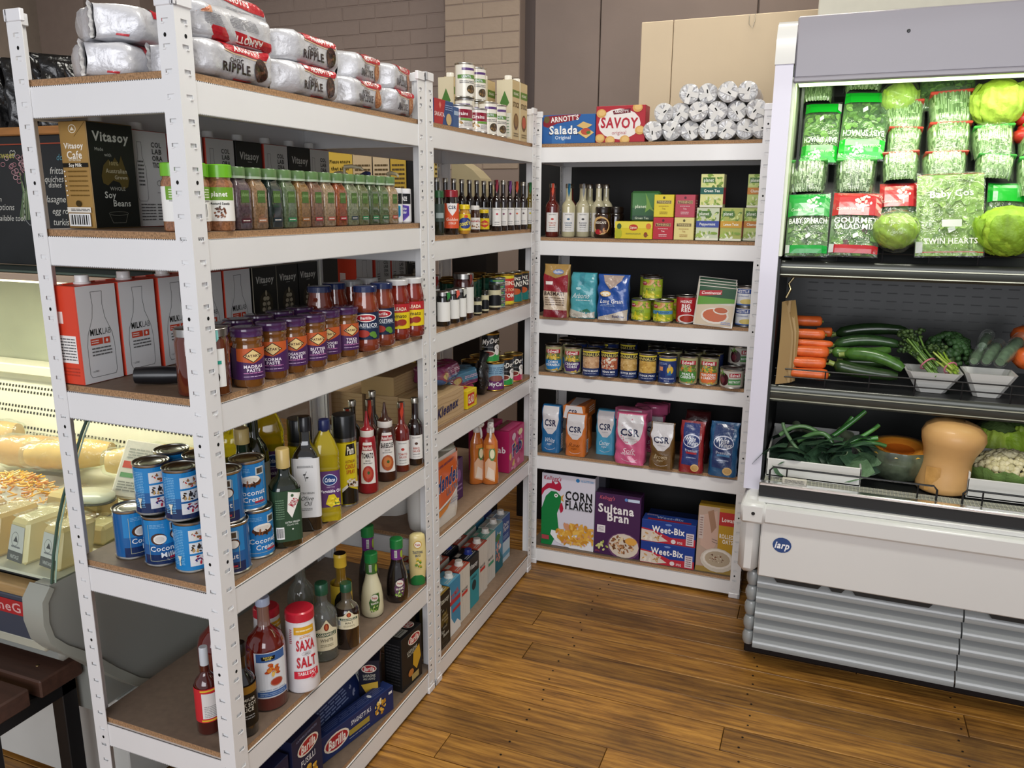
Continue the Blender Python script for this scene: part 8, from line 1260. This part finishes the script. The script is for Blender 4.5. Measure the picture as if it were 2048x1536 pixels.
# --- bottom deck
def tub(label, u0, u1, v0, Y, D, H=.07):
    a, b = fy(u0, v0, Y), fy(u1, v0, Y); W = float(b[0]-a[0]); x0 = max(.93, float(a[0])); W = float(b[0])-x0; m = MB(); z0 = Z3; m.cbox(x0, Y, z0, x0+W, Y+.006, z0+H, 'd8d8d2', .002); m.cbox(x0, Y+D, z0, x0+W, Y+D+.006, z0+H+.03, 'd8d8d2', .002); m.cbox(x0, Y, z0, x0+.006, Y+D, z0+H+.02, 'd8d8d2', .002); m.cbox(x0+W-.006, Y, z0, x0+W, Y+D, z0+H, 'd8d8d2', .002); m.box(x0, Y, z0, x0+W, Y+D, z0+.006, 'd8d8d2'); solo('tub', m.mesh('tub', M_PLAS), label, 'tub', group='white tubs on the chiller deck'); return x0, W
tub('white tub holding the leeks at the left of the deck', 1530, 1726, 918, 1.50, .34, .062); tub('white tub holding the cauliflower at the right of the deck', 1938, 2110, 945, 1.53, .26, .062)
# leeks: stacked fans of dark leaves cut at the end
lk = [(1580, 912, 1.565, .0, 40), (1636, 893, 1.60, .2, 30), (1688, 902, 1.575, -.1, 34), (1722, 896, 1.60, .3, 30), (1600, 880, 1.70, .1, 30)]
for i, (u, v, Y, rz, w_) in enumerate(lk):
    p = fy(u, v, Y); R = thing('leek', 'leek with dark folded leaves, '+['leftmost', 'second from the left', 'third from the left', 'rightmost', 'rear'][i]+' in the tub', 'leek', tuple(p), rz, 'leeks in the white tub'); rn = random.Random(i)
    m = MB(); m.lathe([(.010, -.014), (.0125, -.010), (.013, .02), (.016, .2)], 16, 'b8c8a0'); m.v = [(x_, z_, y_) for x_, y_, z_ in m.v]; part('shank', m.mesh('shank', M_VEG), R)
    for k in range(7):
        m = MB(); s_ = (-1)**k; rr = .014+.005*k; a0 = rn.uniform(-1.1, 1.1)+(1.57 if s_ > 0 else -1.57); L = rn.uniform(.04, .09)
        def lf(i_, j_):
            an = a0+(i_-.5)*1.9; q = rr*(1+.9*j_+.10*math.sin(9*i_+k)); return (q*math.cos(an)*1.35, .015-(L)*j_+.012*math.cos(6*i_), q*math.sin(an)*.8-.022*j_*j_)
        m.grid(lf, 8, 5, rn.choice(['2c4430', '3a5640', '22382a', '46684a', '5c7c58'])); part('leaf', m.mesh('leaf', M_LEAF), R)
for i, (pts, r) in enumerate(([((1640, 890, 1.60), (1690, 855, 1.62), (1731, 822, 1.64)), .0075], [((1655, 905, 1.57), (1720, 875, 1.58), (1758, 850, 1.60)), .0065], [((1650, 880, 1.62), (1680, 862, 1.63), (1706, 834, 1.64)), .0085], [((1560, 870, 1.60), (1600, 852, 1.60), (1640, 868, 1.60)), .007], [((1596, 882, 1.58), (1640, 866, 1.57), (1664, 886, 1.56)), .0075], [((1660, 905, 1.56), (1720, 886, 1.56), (1772, 892, 1.57)), .006], [((1672, 900, 1.60), (1700, 885, 1.60), (1756, 876, 1.60)), .0085], [((1566, 846, 1.60), (1575, 870, 1.58), (1600, 905, 1.56)), .006])):
    P = [fy(*q) for q in pts]; m = MB(); n = 8; Q = [(1-t/n)**2*P[0]+2*(t/n)*(1-t/n)*(2*P[1]-(P[0]+P[2])/2)+(t/n)**2*P[2] for t in range(n+1)]; o = Q[0].copy(); m.tube([q-o for q in Q], r, 10, ['3c7a34', '4c8c3c', '447f38', '5c8450', '4a7440', '3f7036', '4a8a3c', '5c7c54'][i]); e = MB(); d = Q[-1]-Q[-2]; d /= np.linalg.norm(d); e.tube([Q[-1]-o, Q[-1]-o+d*.0006], [r*.7, r*.68], 10, '7cb04c')
    R = thing('spring_onion', 'green hollow leaf stalk, '+['longest pointing up right', 'pointing right above the pumpkin', 'short upright', 'arched at the upper left', 'arched in the middle', 'lowest pointing right', 'thick one pointing right', 'thin one hanging at the left'][i], 'leek stalk', tuple(o), 0, 'green stalks over the leeks'); part('stalk', m.mesh('stalk', mat('green_stalk', None, rough=.3, coat=.4)), R); part('cut_end', e.mesh('cut_end', M_LEAF), R)
# cut pumpkin, butternut, cauliflower
p = fy(1790, 972, 1.62); R = thing('pumpkin_half', 'cut pumpkin half wrapped in film, orange flesh up', 'pumpkin', (float(p[0]), 1.64, Z3), -.15)
m = MB(); rp = .082; m.lathe([(0, 0), (.03, .0), (.058, .010), (.078, .04), (.084, .072), (.080, .096)], 36, '4c5a44', wob=lambda a, z_: 1+.035*math.sin(9*a)); part('rind', m.mesh('rind', mat('mottled_rind', '57624e', rough=.3, coat=.5, noise=.6, nscale=28)), R)
m = MB(); m.lathe([(.0805, .095, '6a7a50'), (.078, .099, 'e0b040'), (.055, .098, 'f0a23c'), (.040, .088, 'e89030'), (.02, .080, 'c86820'), (0, .079, 'c86820')], 36, 'e09030'); m.v = [(a, b, c+.32*b*.5) for a, b, c in m.v]; R.scale = (1.18, 1.1, 1.12); part('flesh', m.mesh('flesh', mat('film_on_flesh', None, rough=.12, coat=1, bump=.3, bscale=30)), R)
p = fy(1888, 990, 1.56); q = pix(*p)[2]; h_ = float(z_at(p[0]+.01, 1.60, 838))-Z3; rb = 55*q/FOC; R = thing('butternut_pumpkin', 'large butternut pumpkin standing upright on the deck', 'pumpkin', (float(p[0])+.006, 1.585, Z3), 0)
m = MB(); m.lathe([(0, 0), (rb*.80, .0), (rb*.90, h_*.03), (rb*.91, h_*.10), (rb*.84, h_*.26), (rb*.80, h_*.42), (rb*.86, h_*.55), (rb*1.0, h_*.68), (rb*1.06, h_*.78), (rb*.98, h_*.88), (rb*.74, h_*.96), (rb*.40, h_*1.0), (0, h_*.99)], 40, 'd2a468'); m.v = [(a+.022*(c/h_)**1.5-.012, b, c-.12*a*(c/h_)) for a, b, c in m.v]; part('body', m.mesh('body', mat('butternut_skin', None, rough=.45, coat=.1, noise=.08, nscale=9)), R); e = MB(); e.tube([(.03, 0, h_*.985), (.034, 0, h_*1.0)], [.006, .004], 8, '5c4428'); part('stem_scar', e.mesh('stem_scar', M_DULL), R); e = MB(); e.grid(lambda i, j: (-rb*.80+rb*.46*i, -rb*.60-.006-.012*math.sin(1.6*i), .01+h_*.34*j), 4, 4, 'c39350'); part('cut_mark', e.mesh('cut_mark', M_VEG), R)
p = fy(2008, 945, 1.66); R = thing('cauliflower', 'cream cauliflower head in the right hand white tub', 'cauliflower', (float(p[0])+.012, 1.66, float(p[2])+.004), 0); rn = random.Random(12); m = MB()
for k in range(320):
    a, f = rn.uniform(0, 6.28), rn.uniform(-.2, 1.57); d = np.array([math.cos(f)*math.cos(a)*.098, math.cos(f)*math.sin(a)*.085, math.sin(f)*.060]); s_ = rn.uniform(.008, .014); m.lathe([(0, -s_), (s_*.8, -s_*.5), (s_, 0), (s_*.8, s_*.6), (0, s_)], 7, rn.choice(['dcd4a8', 'e4dcb4', 'd0c898'])); m.v[-23:] = [tuple(np.array(v_)+d) for v_ in m.v[-23:]]
part('curds', m.mesh('curds', mat('curd', None, rough=.6, bump=.5, bscale=90)), R)['kind'] = 'stuff'
for k in range(5):
    m = MB(); a0 = 2.6+.55*k; m.grid(lambda i, j: ((.105+.02*j)*math.cos(a0+(i-.5)*.6), (.09+.02*j)*math.sin(a0+(i-.5)*.6), -.03+.055*j+.006*math.sin(9*i)), 6, 5, '7c9c54'); part('leaf', m.mesh('leaf', M_LEAF), R)
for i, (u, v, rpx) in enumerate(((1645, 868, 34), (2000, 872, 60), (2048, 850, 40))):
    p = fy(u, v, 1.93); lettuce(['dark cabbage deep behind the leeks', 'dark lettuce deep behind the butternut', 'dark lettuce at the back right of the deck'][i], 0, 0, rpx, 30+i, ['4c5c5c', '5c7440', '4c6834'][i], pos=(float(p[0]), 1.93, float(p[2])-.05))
# ================================================================ deli case, chalkboard and bench at the left
DC = thing('deli_case', 'long curved glass deli case of cheeses behind the near rack', 'display case', (0, 0, 0)); XE = -.470; XL = -2.9
def dp(nm, mb, m, label=None, sh=40): return part(nm, mb.mesh(nm, m, sh), DC, label=label)
AXY = ((0, 1, 0), (0, 0, 1), (-1, 0, 0))
lo = [(-.012, .70), (-.034, .672), (-.038, .62), (-.028, .57), (.0, .53), (.06, .47), (.12, .40), (.18, .335), (.26, .29), (1.0, .29), (1.0, .70)]
m = MB(); m.poly(lo, .045, 'fff', (XE, 0, 0), AXY); dp('end_panel', m, mat('grey_moulding', '8f918b', rough=.4, noise=.03, nscale=3), 'rounded grey end panel')
m = MB(); m.poly([(a-.004 if a < .2 else a, b) for a, b in lo[:9]]+[(.262, .30), (.19, .352), (.13, .415), (.07, .487), (.008, .545), (-.02, .58), (-.028, .62), (-.024, .665), (-.006, .69)], .062, 'fff', (XE+.006, 0, 0), AXY); dp('edge_trim', m, mat('grey_trim', '9c9e94', rough=.35))
m = MB(); m.cbox(XL, -.014, .548, XE-.05, .02, .655, 'fff', .004); dp('front_panel', m, mat('slate_panel', '3c4250', rough=.4), 'dark slate front panel'); m = MB(); m.cbox(XL, -.018, .657, XE-.045, .02, .682, 'fff', .003); dp('timber_strip', m, mat('timber_strip', 'a88a5c', rough=.5, noise=.15, nscale=12, stretch=(1, 10, 10)))
m = MB(); m.cbox(XL, -.006, .520, XE-.05, .03, .546, 'fff', .004); dp('lower_rail', m, mat('cream_rail', 'b0ae9c', rough=.5))
m = MB(); m.cbox(XL, .03, .47, XE-.05, .1, .52, '8f918b', .01); m.cbox(XL, .1, .29, XE-.046, .98, .66, '8a8c86', .01); dp('tank', m, M_PLAS)
m = MB(); m.cbox(XL, .16, .012, XE-.03, .95, .29, 'e2e2dc', .004); dp('base_cabinet', m, mat('white_base', 'cfd0cb', rough=.6, noise=.06, nscale=5))
q = at(22, 1213, 'y', -.016); m = MB(); emit(m, [('r', 0, 0, 1, 1, 'a8202c'), ('t', 'SMEG', .5, .5, .5, 'd8a8a8', {'w': .92, 'b': 1})], .13, .036, flat((float(q[0])-.02, -.0148, float(q[2])-.018), (1, 0, -.0), (0, 0, 1)), eps=.0006) if False else emit(m, [('r', 0, 0, 1, 1, 'a8202c'), ('t', 'neG', .66, .5, .62, 'd8a8a8', {'w': .6, 'b': 1, 'x': 1.3})], .13, .036, flat((float(q[0])-.025, -.0148, float(q[2])-.018), (1, 0, 0), (0, 0, 1)), eps=.0006)
dp('name_plate', m, M_GLOSS, 'red name plate with pale letters')
gl = [(-.002, .70), (.010, .76), (.030, .83), (.052, .885), (.082, .945), (.114, 1.01), (.165, 1.09), (.235, 1.18), (.31, 1.265), (.385, 1.335)]
M_GL = film('case_glass', 'fcfffd', gloss=.05, rough=.0, haze=.01, bump=0, ior=1.3)
m = MB(); n = len(gl); vs = [(x, a+d, b) for x in (XL, XE-.004) for d in (0, .004) for a, b in gl]; fs = [(i, i+1, 2*n+i+1, 2*n+i) for i in range(n-1)]+[(n+i+1, n+i, 3*n+i, 3*n+i+1) for i in range(n-1)]; m.add(vs, fs, 'fff', True); dp('curved_glass', m, M_GL)
m = MB(); m.poly(gl+[(.95, 1.335), (.95, .70)], .004, 'fff', (XE-.002, 0, 0), AXY); dp('side_glass', m, M_GL)
m = MB(); m.tube([(XE-.004, a-.001, b) for a, b in gl], .0035, 8, '2c4c3c'); m.tube([(XE+.001, a+.004, b) for a, b in gl], .0018, 6, 'a8c4b0'); dp('glass_edge', m, mat('green_glass_edge', None, rough=.1, coat=1))
m = MB(); m.cbox(XL, .36, 1.318, XE, 1.0, 1.336, 'fff', .002); dp('top_shelf', m, mat('beige_top', 'b09c88', rough=.3)); m = MB(); m.cbox(XL, .372, 1.337, XE, 1.0, 1.343, 'fff', .001); dp('top_glass', m, mat('green_top_glass', '3c4c40', rough=.1, coat=.6))
M_CRM = mat('cream_interior', 'd6d4bc', rough=.5)
m = MB(); m.poly([(.66, .70), (.74, .93), (.76, .93), (.68, .70)], -(XE-XL-.01), 'fff', (XL, 0, 0), ((0, 1, 0), (0, 0, 1), (-1, 0, 0))); m.box(XL, .73, .925, XE-.01, .98, .945, 'fff'); dp('perforated_back', m, M_CRM)
m = MB(); nrm = np.array([0, .23, -.08])/math.hypot(.23, .08); 
for row in range(12):
    if row in (4, 5, 8, 9): continue
    s_ = .08+.07*row; 
    for c_ in range(95):
        x = XE-.03-.0155*c_
        if x < -2.1: break
        y0, z0 = .66+.08*s_, .70+.23*s_; y1, z1 = y0+.0028, z0+.008; m.add([(x, y0-.0015, z0), (x+.0075, y0-.0015, z0), (x+.0075, y1-.0015, z1), (x, y1-.0015, z1)], [(0, 1, 2, 3)], '2c2c22')
o = dp('vent_holes', m, M_DULL, sh=None); o['kind'] = 'stuff'
m = MB(); m.box(XL, .01, .695, XE-.006, .68, .702, 'e4e2d0'); dp('display_tray', m, M_CRM)
m = MB(); m.cbox(XL, .78, .945, XE-.01, .80, 1.318, 'fff', .002); dp('rear_door', m, mat('rear_door', '94977f', rough=.25, noise=.15, nscale=4)); m = MB(); m.cbox(XL, .70, .95, XE-.01, .775, .985, 'fff', .004); dp('rear_rail', m, M_CRM)
m = MB(); m.cbox(XL, .45, 1.300, XE-.03, .47, 1.315, 'fff', .003); dp('lamp', m, mat('deli_tube', 'fff', emit='fff2c4', es=2))
# food in the case
M_CHZ = mat('waxed_cheese', None, rough=.35, coat=.4, noise=.06, nscale=12)
def cheese(label, x, y, w_, d_, h_, rz, col, lab, seed, zc=.703):
    R = thing('cheese_block', label, 'cheese', (x, y, zc), rz, 'wrapped cheese blocks in the deli case'); m = MB(); m.cbox(-w_/2, 0, 0, w_/2, d_, h_, col, .008); m.v = [(a*(1-.14*c/h_), b+.25*c, c) for a, b, c in m.v]; part('block', m.mesh('block', M_CHZ), R)
    if lab: q = MB(); emit(q, [('r', 0, 0, 1, 1, 'c8c8c0'), ('r', 0, 0, 1, .28, '5a5a54'), ('o', .4, .62, .25, .2, .0008, '555'), ('p', [(.3, .55), (.45, .72), (.6, .55)], '444'), ('l', .2, .36, .8, .46, 1, '777'), ('t', 'VINTAGE', .5, .13, .1, 'c8c8c0', {'w': .6})], w_*.78, h_*.80, lambda a, b, l: (a*(1-.14*(b/h_)), .25*(b+.006)-l-.001, b+.006)); part('label', q.mesh('label', M_PAPER), R)
    cr = crinkle(seed, .003); q = MB(); q.grid(lambda i, j: ((i-.5)*w_*.9, .26*h_+d_*j*1.05, h_+.003+abs(cr(w_*i, d_*j, 0))), 10, 8, 'fff'); part('film', q.mesh('film', M_WRAP), R)
cl_ = ['d8c084', 'dccb90', 'cfae68', 'c09c5c', 'e0d4a4']
front = [(-.535, .035, .075, .09, .095), (-.635, .03, .075, .10, .10), (-.735, .03, .08, .1, .10), (-.845, .03, .08, .1, .095), (-.955, .03, .08, .1, .1)]
for i, (x, y, w_, d_, h_) in enumerate(front): cheese('pale yellow cheese block with a grey label, '+['first', 'second', 'third', 'fourth', 'fifth'][i]+' from the case end', x, y, w_, d_, h_, -.12, cl_[i % 5], True, i)
rn = random.Random(31); k = 0
for r_ in range(3):
    for c_ in range(5):
        x = -.56-.115*c_-.03*r_; y = .17+.115*r_
        if math.hypot(x+1.02, (y+.04-.30)*1.3) < .19 or y > .36: continue
        cheese('film wrapped cheese wedge, row '+['two', 'three', 'four'][r_]+' from the glass, '+['nearest the end', 'second', 'third', 'fourth', 'fifth'][c_]+' along', x, y, rn.uniform(.08, .1), rn.uniform(.07, .09), rn.uniform(.035, .06), rn.uniform(-.4, .4), rn.choice(cl_+['c09848', 'b89048']), False, 40+k); k += 1
R = thing('grated_cheese_tray', 'heap of grated yellow and orange cheese in film', 'cheese', (-1.02, .30, .703), 0); m = MB()
for q in range(420):
    a, r_ = rn.uniform(0, 6.28), math.sqrt(rn.random())*.15; x, y = r_*math.cos(a), r_*.7*math.sin(a); z0 = .07*(1-(r_/.15)**2)+rn.uniform(0, .012); an = rn.uniform(0, 3.1); L = rn.uniform(.012, .028); m.tube([(x, y, z0), (x+L*math.cos(an), y+L*math.sin(an), z0+rn.uniform(-.006, .008))], .0024, 5, rn.choice(['e0a83c', 'e8c050', 'd88c34', 'ecd088', 'e8b020']))
part('shreds', m.mesh('shreds', M_CHZ), R)['kind'] = 'stuff'; m = MB(); m.lathe([(0, 0), (.14, 0), (.165, .02), (.16, .02), (.138, .003), (0, .003)], 28, 'c8ccc4'); part('dish', m.mesh('dish', M_PLAS), R)
def loaf(label, a, b, r, col, seed):
    A, B = np.array(a), np.array(b); m = MB(); cr = crinkle(seed, .004); n = 14; ts = [t/n for t in range(n+1)]; m.tube([(B-A)*t for t in ts], [r*(.25+.75*math.sin(math.pi*(.06+.88*t))**.4)+.002*math.sin(t*40) for t in ts], 18, col); f = MB(); f.tube([(B-A)*(t*1.08-.04) for t in ts], [r*1.08*(.3+.75*math.sin(math.pi*(.06+.88*t))**.4)+.003*math.sin(t*63+seed) for t in ts], 18, 'fff')
    R = thing('bread_loaf', label, 'bread', tuple(A), 0, 'film wrapped loaves in the deli case'); part('loaf', m.mesh('loaf', mat('crust', None, rough=.5, noise=.2, nscale=14)), R); part('film', f.mesh('film', M_WRAP), R)
loaf('film wrapped loaf at the back left of the case', (-1.30, .47, .77), (-1.02, .56, .76), .052, 'c89858', 1); loaf('golden loaf in film left of the rack post', (-1.09, .43, .79), (-.86, .52, .80), .045, 'd8b068', 2); loaf('long pale loaf in film seen behind the coconut cans', (-.80, .45, .80), (-.60, .575, .80), .045, 'dcb878', 3); loaf('loaf in film lying against the perforated back', (-1.62, .50, .76), (-1.36, .60, .78), .05, 'd0a868', 4); loaf('short crusty roll in film behind the end glass', (-.66, .36, .765), (-.53, .44, .775), .038, 'c89860', 5)
R = thing('wrap_packet', 'clear packet with red and green print leaning in the case', 'packet', (-.60, .335, .76), 0); R.rotation_euler = (math.radians(-35), .2, .5); m = MB(); m.cbox(-.05, 0, 0, .05, .018, .16, 'd8d4c4', .004); emit(m, [('r', .1, .5, .7, .62, 'c8584c'), ('r', .1, .34, .7, .42, '6c9c6c'), ('l', .1, .1, .8, .28, 4, '8a8a80'), ('l', .15, .66, .8, .86, 4, 'a8a89c')], .1, .16, flat((0, -.0002, 0), (1, 0, 0), (0, 0, 1))); part('packet', m.mesh('packet', M_FILM), R)
m = MB(); m.tube([(.07*math.cos(t), .045*math.sin(t), 0) for t in np.linspace(0, 6.2832, 28)], .003, 6, '5c5c50', cap=False); m.lathe([(0, 0), (.068, .0), (.07, .012), (0, .014)], 28, 'd4d8c0', sy=.66); solo('oval_tub', m.mesh('tub_lid', M_PLAS), 'oval pale tub with a dark rim in the case', 'tub', (-.66, .27, .775))
# chalkboard standing on the case with its writing
CB = thing('chalkboard', 'long framed chalkboard menu standing on the deli case', 'chalkboard', (0, 0, 0)); yC = .50
m = MB(); m.cbox(-2.7, yC, 1.345, -.62, yC+.02, 1.70, 'fff', .002); part('board', m.mesh('board', mat('chalkboard_slate', '25282a', rough=.7, noise=.2, nscale=6)), CB)
m = MB(); m.cbox(-2.7, yC-.012, 1.70, -.62, yC+.20, 1.722, 'fff', .003); part('timber_ledge', m.mesh('timber_ledge', mat('orange_timber', 'a4703c', rough=.5, noise=.2, nscale=9, stretch=(1, 8, 8))), CB, label='orange timber ledge')
m = MB(); m.box(-2.7, yC-.003, 1.676, -.62, yC, 1.679, 'a04a34'); part('red_line', m.mesh('red_line', M_DULL), CB)
def chalk(u, v, s, hpx, col='c8c8c0', b=0, rot=0):
    p = at(u, v, 'y', yC); h_ = hpx*pix(*p)[2]/FOC; W_ = .4; m = MB(); emit(m, [('t', s, .5, .5, h_/W_, col, {'w': .95, 'b': b, 's': .25, 'rot': rot})], W_, W_, flat((float(p[0]), yC-.0006, float(p[2])-W_/2), (1, 0, 0), (0, 0, 1))); part('writing', m.mesh('writing', M_DULL), CB)
for a in ((12, 310, 'sweet', 13, 'b8b060'), (128, 314, 'dozen', 12, '5a8a98'), (118, 341, 'frittata', 13), (108, 358, 'quiches', 12), (110, 370, 'dishes', 10), (112, 398, 'lasagne', 13), (126, 422, 'egg rolls', 12), (126, 444, 'turkish', 13), (-8, 398, 'vegan', 10), (10, 414, 'options', 12), (20, 436, 'available too!', 11)): chalk(*a)
def stroke(pts, wd, col, nm='chalk_drawing'):
    P = [at(u, v, 'y', yC) for u, v in pts]; m = MB()
    for a, b in zip(P, P[1:]):
        d = (b-a)[[0, 2]]; L = np.linalg.norm(d)
        if L < 1e-6: continue
        n_ = np.array((-d[1], d[0]))/L*wd/2; m.add([(a[0]-n_[0], yC-.0009, a[2]-n_[1]), (b[0]-n_[0], yC-.0009, b[2]-n_[1]), (b[0]+n_[0], yC-.0009, b[2]+n_[1]), (a[0]+n_[0], yC-.0009, a[2]+n_[1])], [(0, 1, 2, 3)], col)
    return m
dr = MB()
def st(pts, wd, col): q = stroke(pts, wd, col); o = len(dr.v); dr.v += q.v; dr.f += [[o+i for i in f] for f in q.f]; dr.c += q.c; dr.sm += q.sm
rn = random.Random(2)
for k in range(44):
    u, v = rn.gauss(50, 12), rn.gauss(332, 13); st([(u+4.5*math.cos(t), v+4.5*math.sin(t)) for t in np.linspace(0, 6.3, 8)], .0016, rn.choice(['c89aa0', 'd8b0b4', 'b88088']))
for k in range(12): u = 36+3.6*k; st([(u-2+rn.uniform(-6, 6), 345), (54+(u-54)*.4, 385), (50+(u-50)*.7, 440)], .0016, rn.choice(['8ca878', 'a8bc90', '78946a']))
st([(50, 380), (47, 400), (52, 440), (60, 450), (84, 450), (90, 440), (88, 400), (84, 380)], .0014, 'a8acac'); st([(20, 303), (23, 301), (26, 303), (29, 301), (31, 305), (29, 314), (27, 310), (24, 310), (22, 314), (20, 303)], .0016, 'd0d0c8')
part('chalk_drawing', dr.mesh('chalk_drawing', M_DULL), CB, label='chalk drawing of pink flowers in a jar')
# glossy black bags lined up on the timber ledge
M_BB = mat('black_gloss_bag', '060607', rough=.2, coat=.3, bump=.7, bscale=24)
for i, (u, vt) in enumerate(((-14, 124), (8, 122), (30, 116), (52, 112), (88, 106), (112, 104), (134, 110), (158, 118), (182, 128), (206, 138))):
    p = at(u, 250, 'y', .60); H_ = z_at(p[0], .60, vt)-1.723; bag('coffee_bag', 'glossy black bag, '+['first', 'second', 'third', 'fourth', 'fifth', 'sixth', 'seventh', 'eighth', 'ninth', 'tenth'][i]+' from the left on the timber ledge', 'bag', 'glossy black bags on the chalkboard ledge', float(p[0]), .59+.012*(i % 2), 1.7225, .9+.15*(i % 3), .088, .034, H_-.006*(i % 2), '0c0c0d', style='crimp', seed=80+i, m=M_BB, amp=.005)
# notices on a dark screen, and the cream slicer behind the middle rack
NB = thing('notice_screen', 'dark screen with yellow and cream notices behind the racks', 'notice board', (0, 0, 0)); m = MB(); m.cbox(-1.16, 2.0, 1.0, -.55, 2.02, 1.765, '161616', .002); m.cbox(-1.1, 2.0, 0, -1.07, 2.02, 1.0, '161616', .002); m.cbox(-.66, 2.0, 0, -.63, 2.02, 1.0, '161616', .002); part('screen', m.mesh('screen', M_BLACK), NB)
for i, (u0, u1, c, tl) in enumerate(((656, 705, 'c8a848', 5), (706, 744, 'c4ae8c', 0), (746, 779, 'c8b494', 1), (781, 812, 'c0a044', 2), (868, 889, 'c8b068', 2))):
    a, b = at(u0, 330, 'y', 1.998), at(u1, 330, 'y', 1.998); W_ = float(b[0]-a[0]); H_ = .21; m = MB(); ops = [('r', 0, 0, 1, 1, c)]+([('t', t, .5, .78-.14*k, .07, '3a3010', {'w': .85, 'b': 2}) for k, t in enumerate(('Please ensure', 'that all of', 'the following', 'items are', 'on the list'))] if tl == 5 else [('l', .1, .9, .8, .94, 1, '4a3c20'), ('l', .1, .2, .9, .74, 6, '5a4a30')]); emit(m, ops, W_, H_, flat(((a[0]+b[0])/2, 1.9975, 1.54), (1, 0, 0), (0, 0, 1)), eps=.0004); part('notice', m.mesh('notice', M_PAPER), NB)
SM = thing('slicer', 'cream curved machine housing behind the middle rack', 'machine', (0, 0, 0)); P = [at(u, v, 'y', 2.2) for u, v in ((903, 400), (903, 322), (925, 326), (945, 340), (960, 356), (970, 378), (972, 400))]; m = MB(); m.poly([(p[0], p[2]) for p in P], -.12, 'fff', (0, 2.2, 0), ((1, 0, 0), (0, 0, 1), (0, -1, 0))); part('housing', m.mesh('housing', mat('cream_housing', 'b4a888', rough=.4)), SM); m = MB(); m.box(float(P[0][0]), 2.2, 0, float(P[-1][0]), 2.34, float(P[0][2]), '2a2624'); part('stand', m.mesh('stand', M_DULL), SM)
# cartons standing at the back of the middle rack's third shelf
for i, (y, kd, lb) in enumerate(((1.02, 'milk', 'red sided milk carton at the back of the middle rack'), (1.135, 'collab', 'first grey carton behind the jars of the middle rack'), (1.24, 'collab', 'second grey carton behind the jars of the middle rack'), (1.345, 'soyblk', 'black soy carton behind the jars of the middle rack'))): carton(lb, y, SB[2], kd, None, x=-.315, group='cartons at the back of the middle rack')
# slatted bench at the lower left
BN = thing('bench', 'dark brown slatted bench with black steel legs, lower left', 'bench', (0, 0, 0)); M_BR = mat('dark_stained_timber', '4a3228', rough=.45, noise=.25, nscale=7, stretch=(1, 9, 9)); zB = .45
for y0, y1 in ((-.020, .092), (-.155, -.045)):
    m = MB(); m.cbox(-2.3, y0, zB-.045, -.535, y1, zB, 'fff', .004); part('plank', m.mesh('plank', M_BR), BN)
    m = MB()
    for x in (-.60, -1.2): m.lathe([(.004, zB), (.0038, zB+.0008), (0, zB+.0008)], 10, 'b8a070', cx=x, cy=(y0+y1)/2-.01)
    part('screw', m.mesh('screw', M_METAL), BN)
for x in (-.575, -2.1):
    m = MB(); m.cbox(x-.02, -.15, zB-.085, x+.02, .085, zB-.046, '15130f', .002); m.cbox(x-.02, .045, .004, x+.02, .085, zB-.05, '15130f', .002); m.cbox(x-.02, -.15, .004, x+.02, -.11, zB-.05, '15130f', .002); part('leg', m.mesh('leg', M_BLACK), BN)
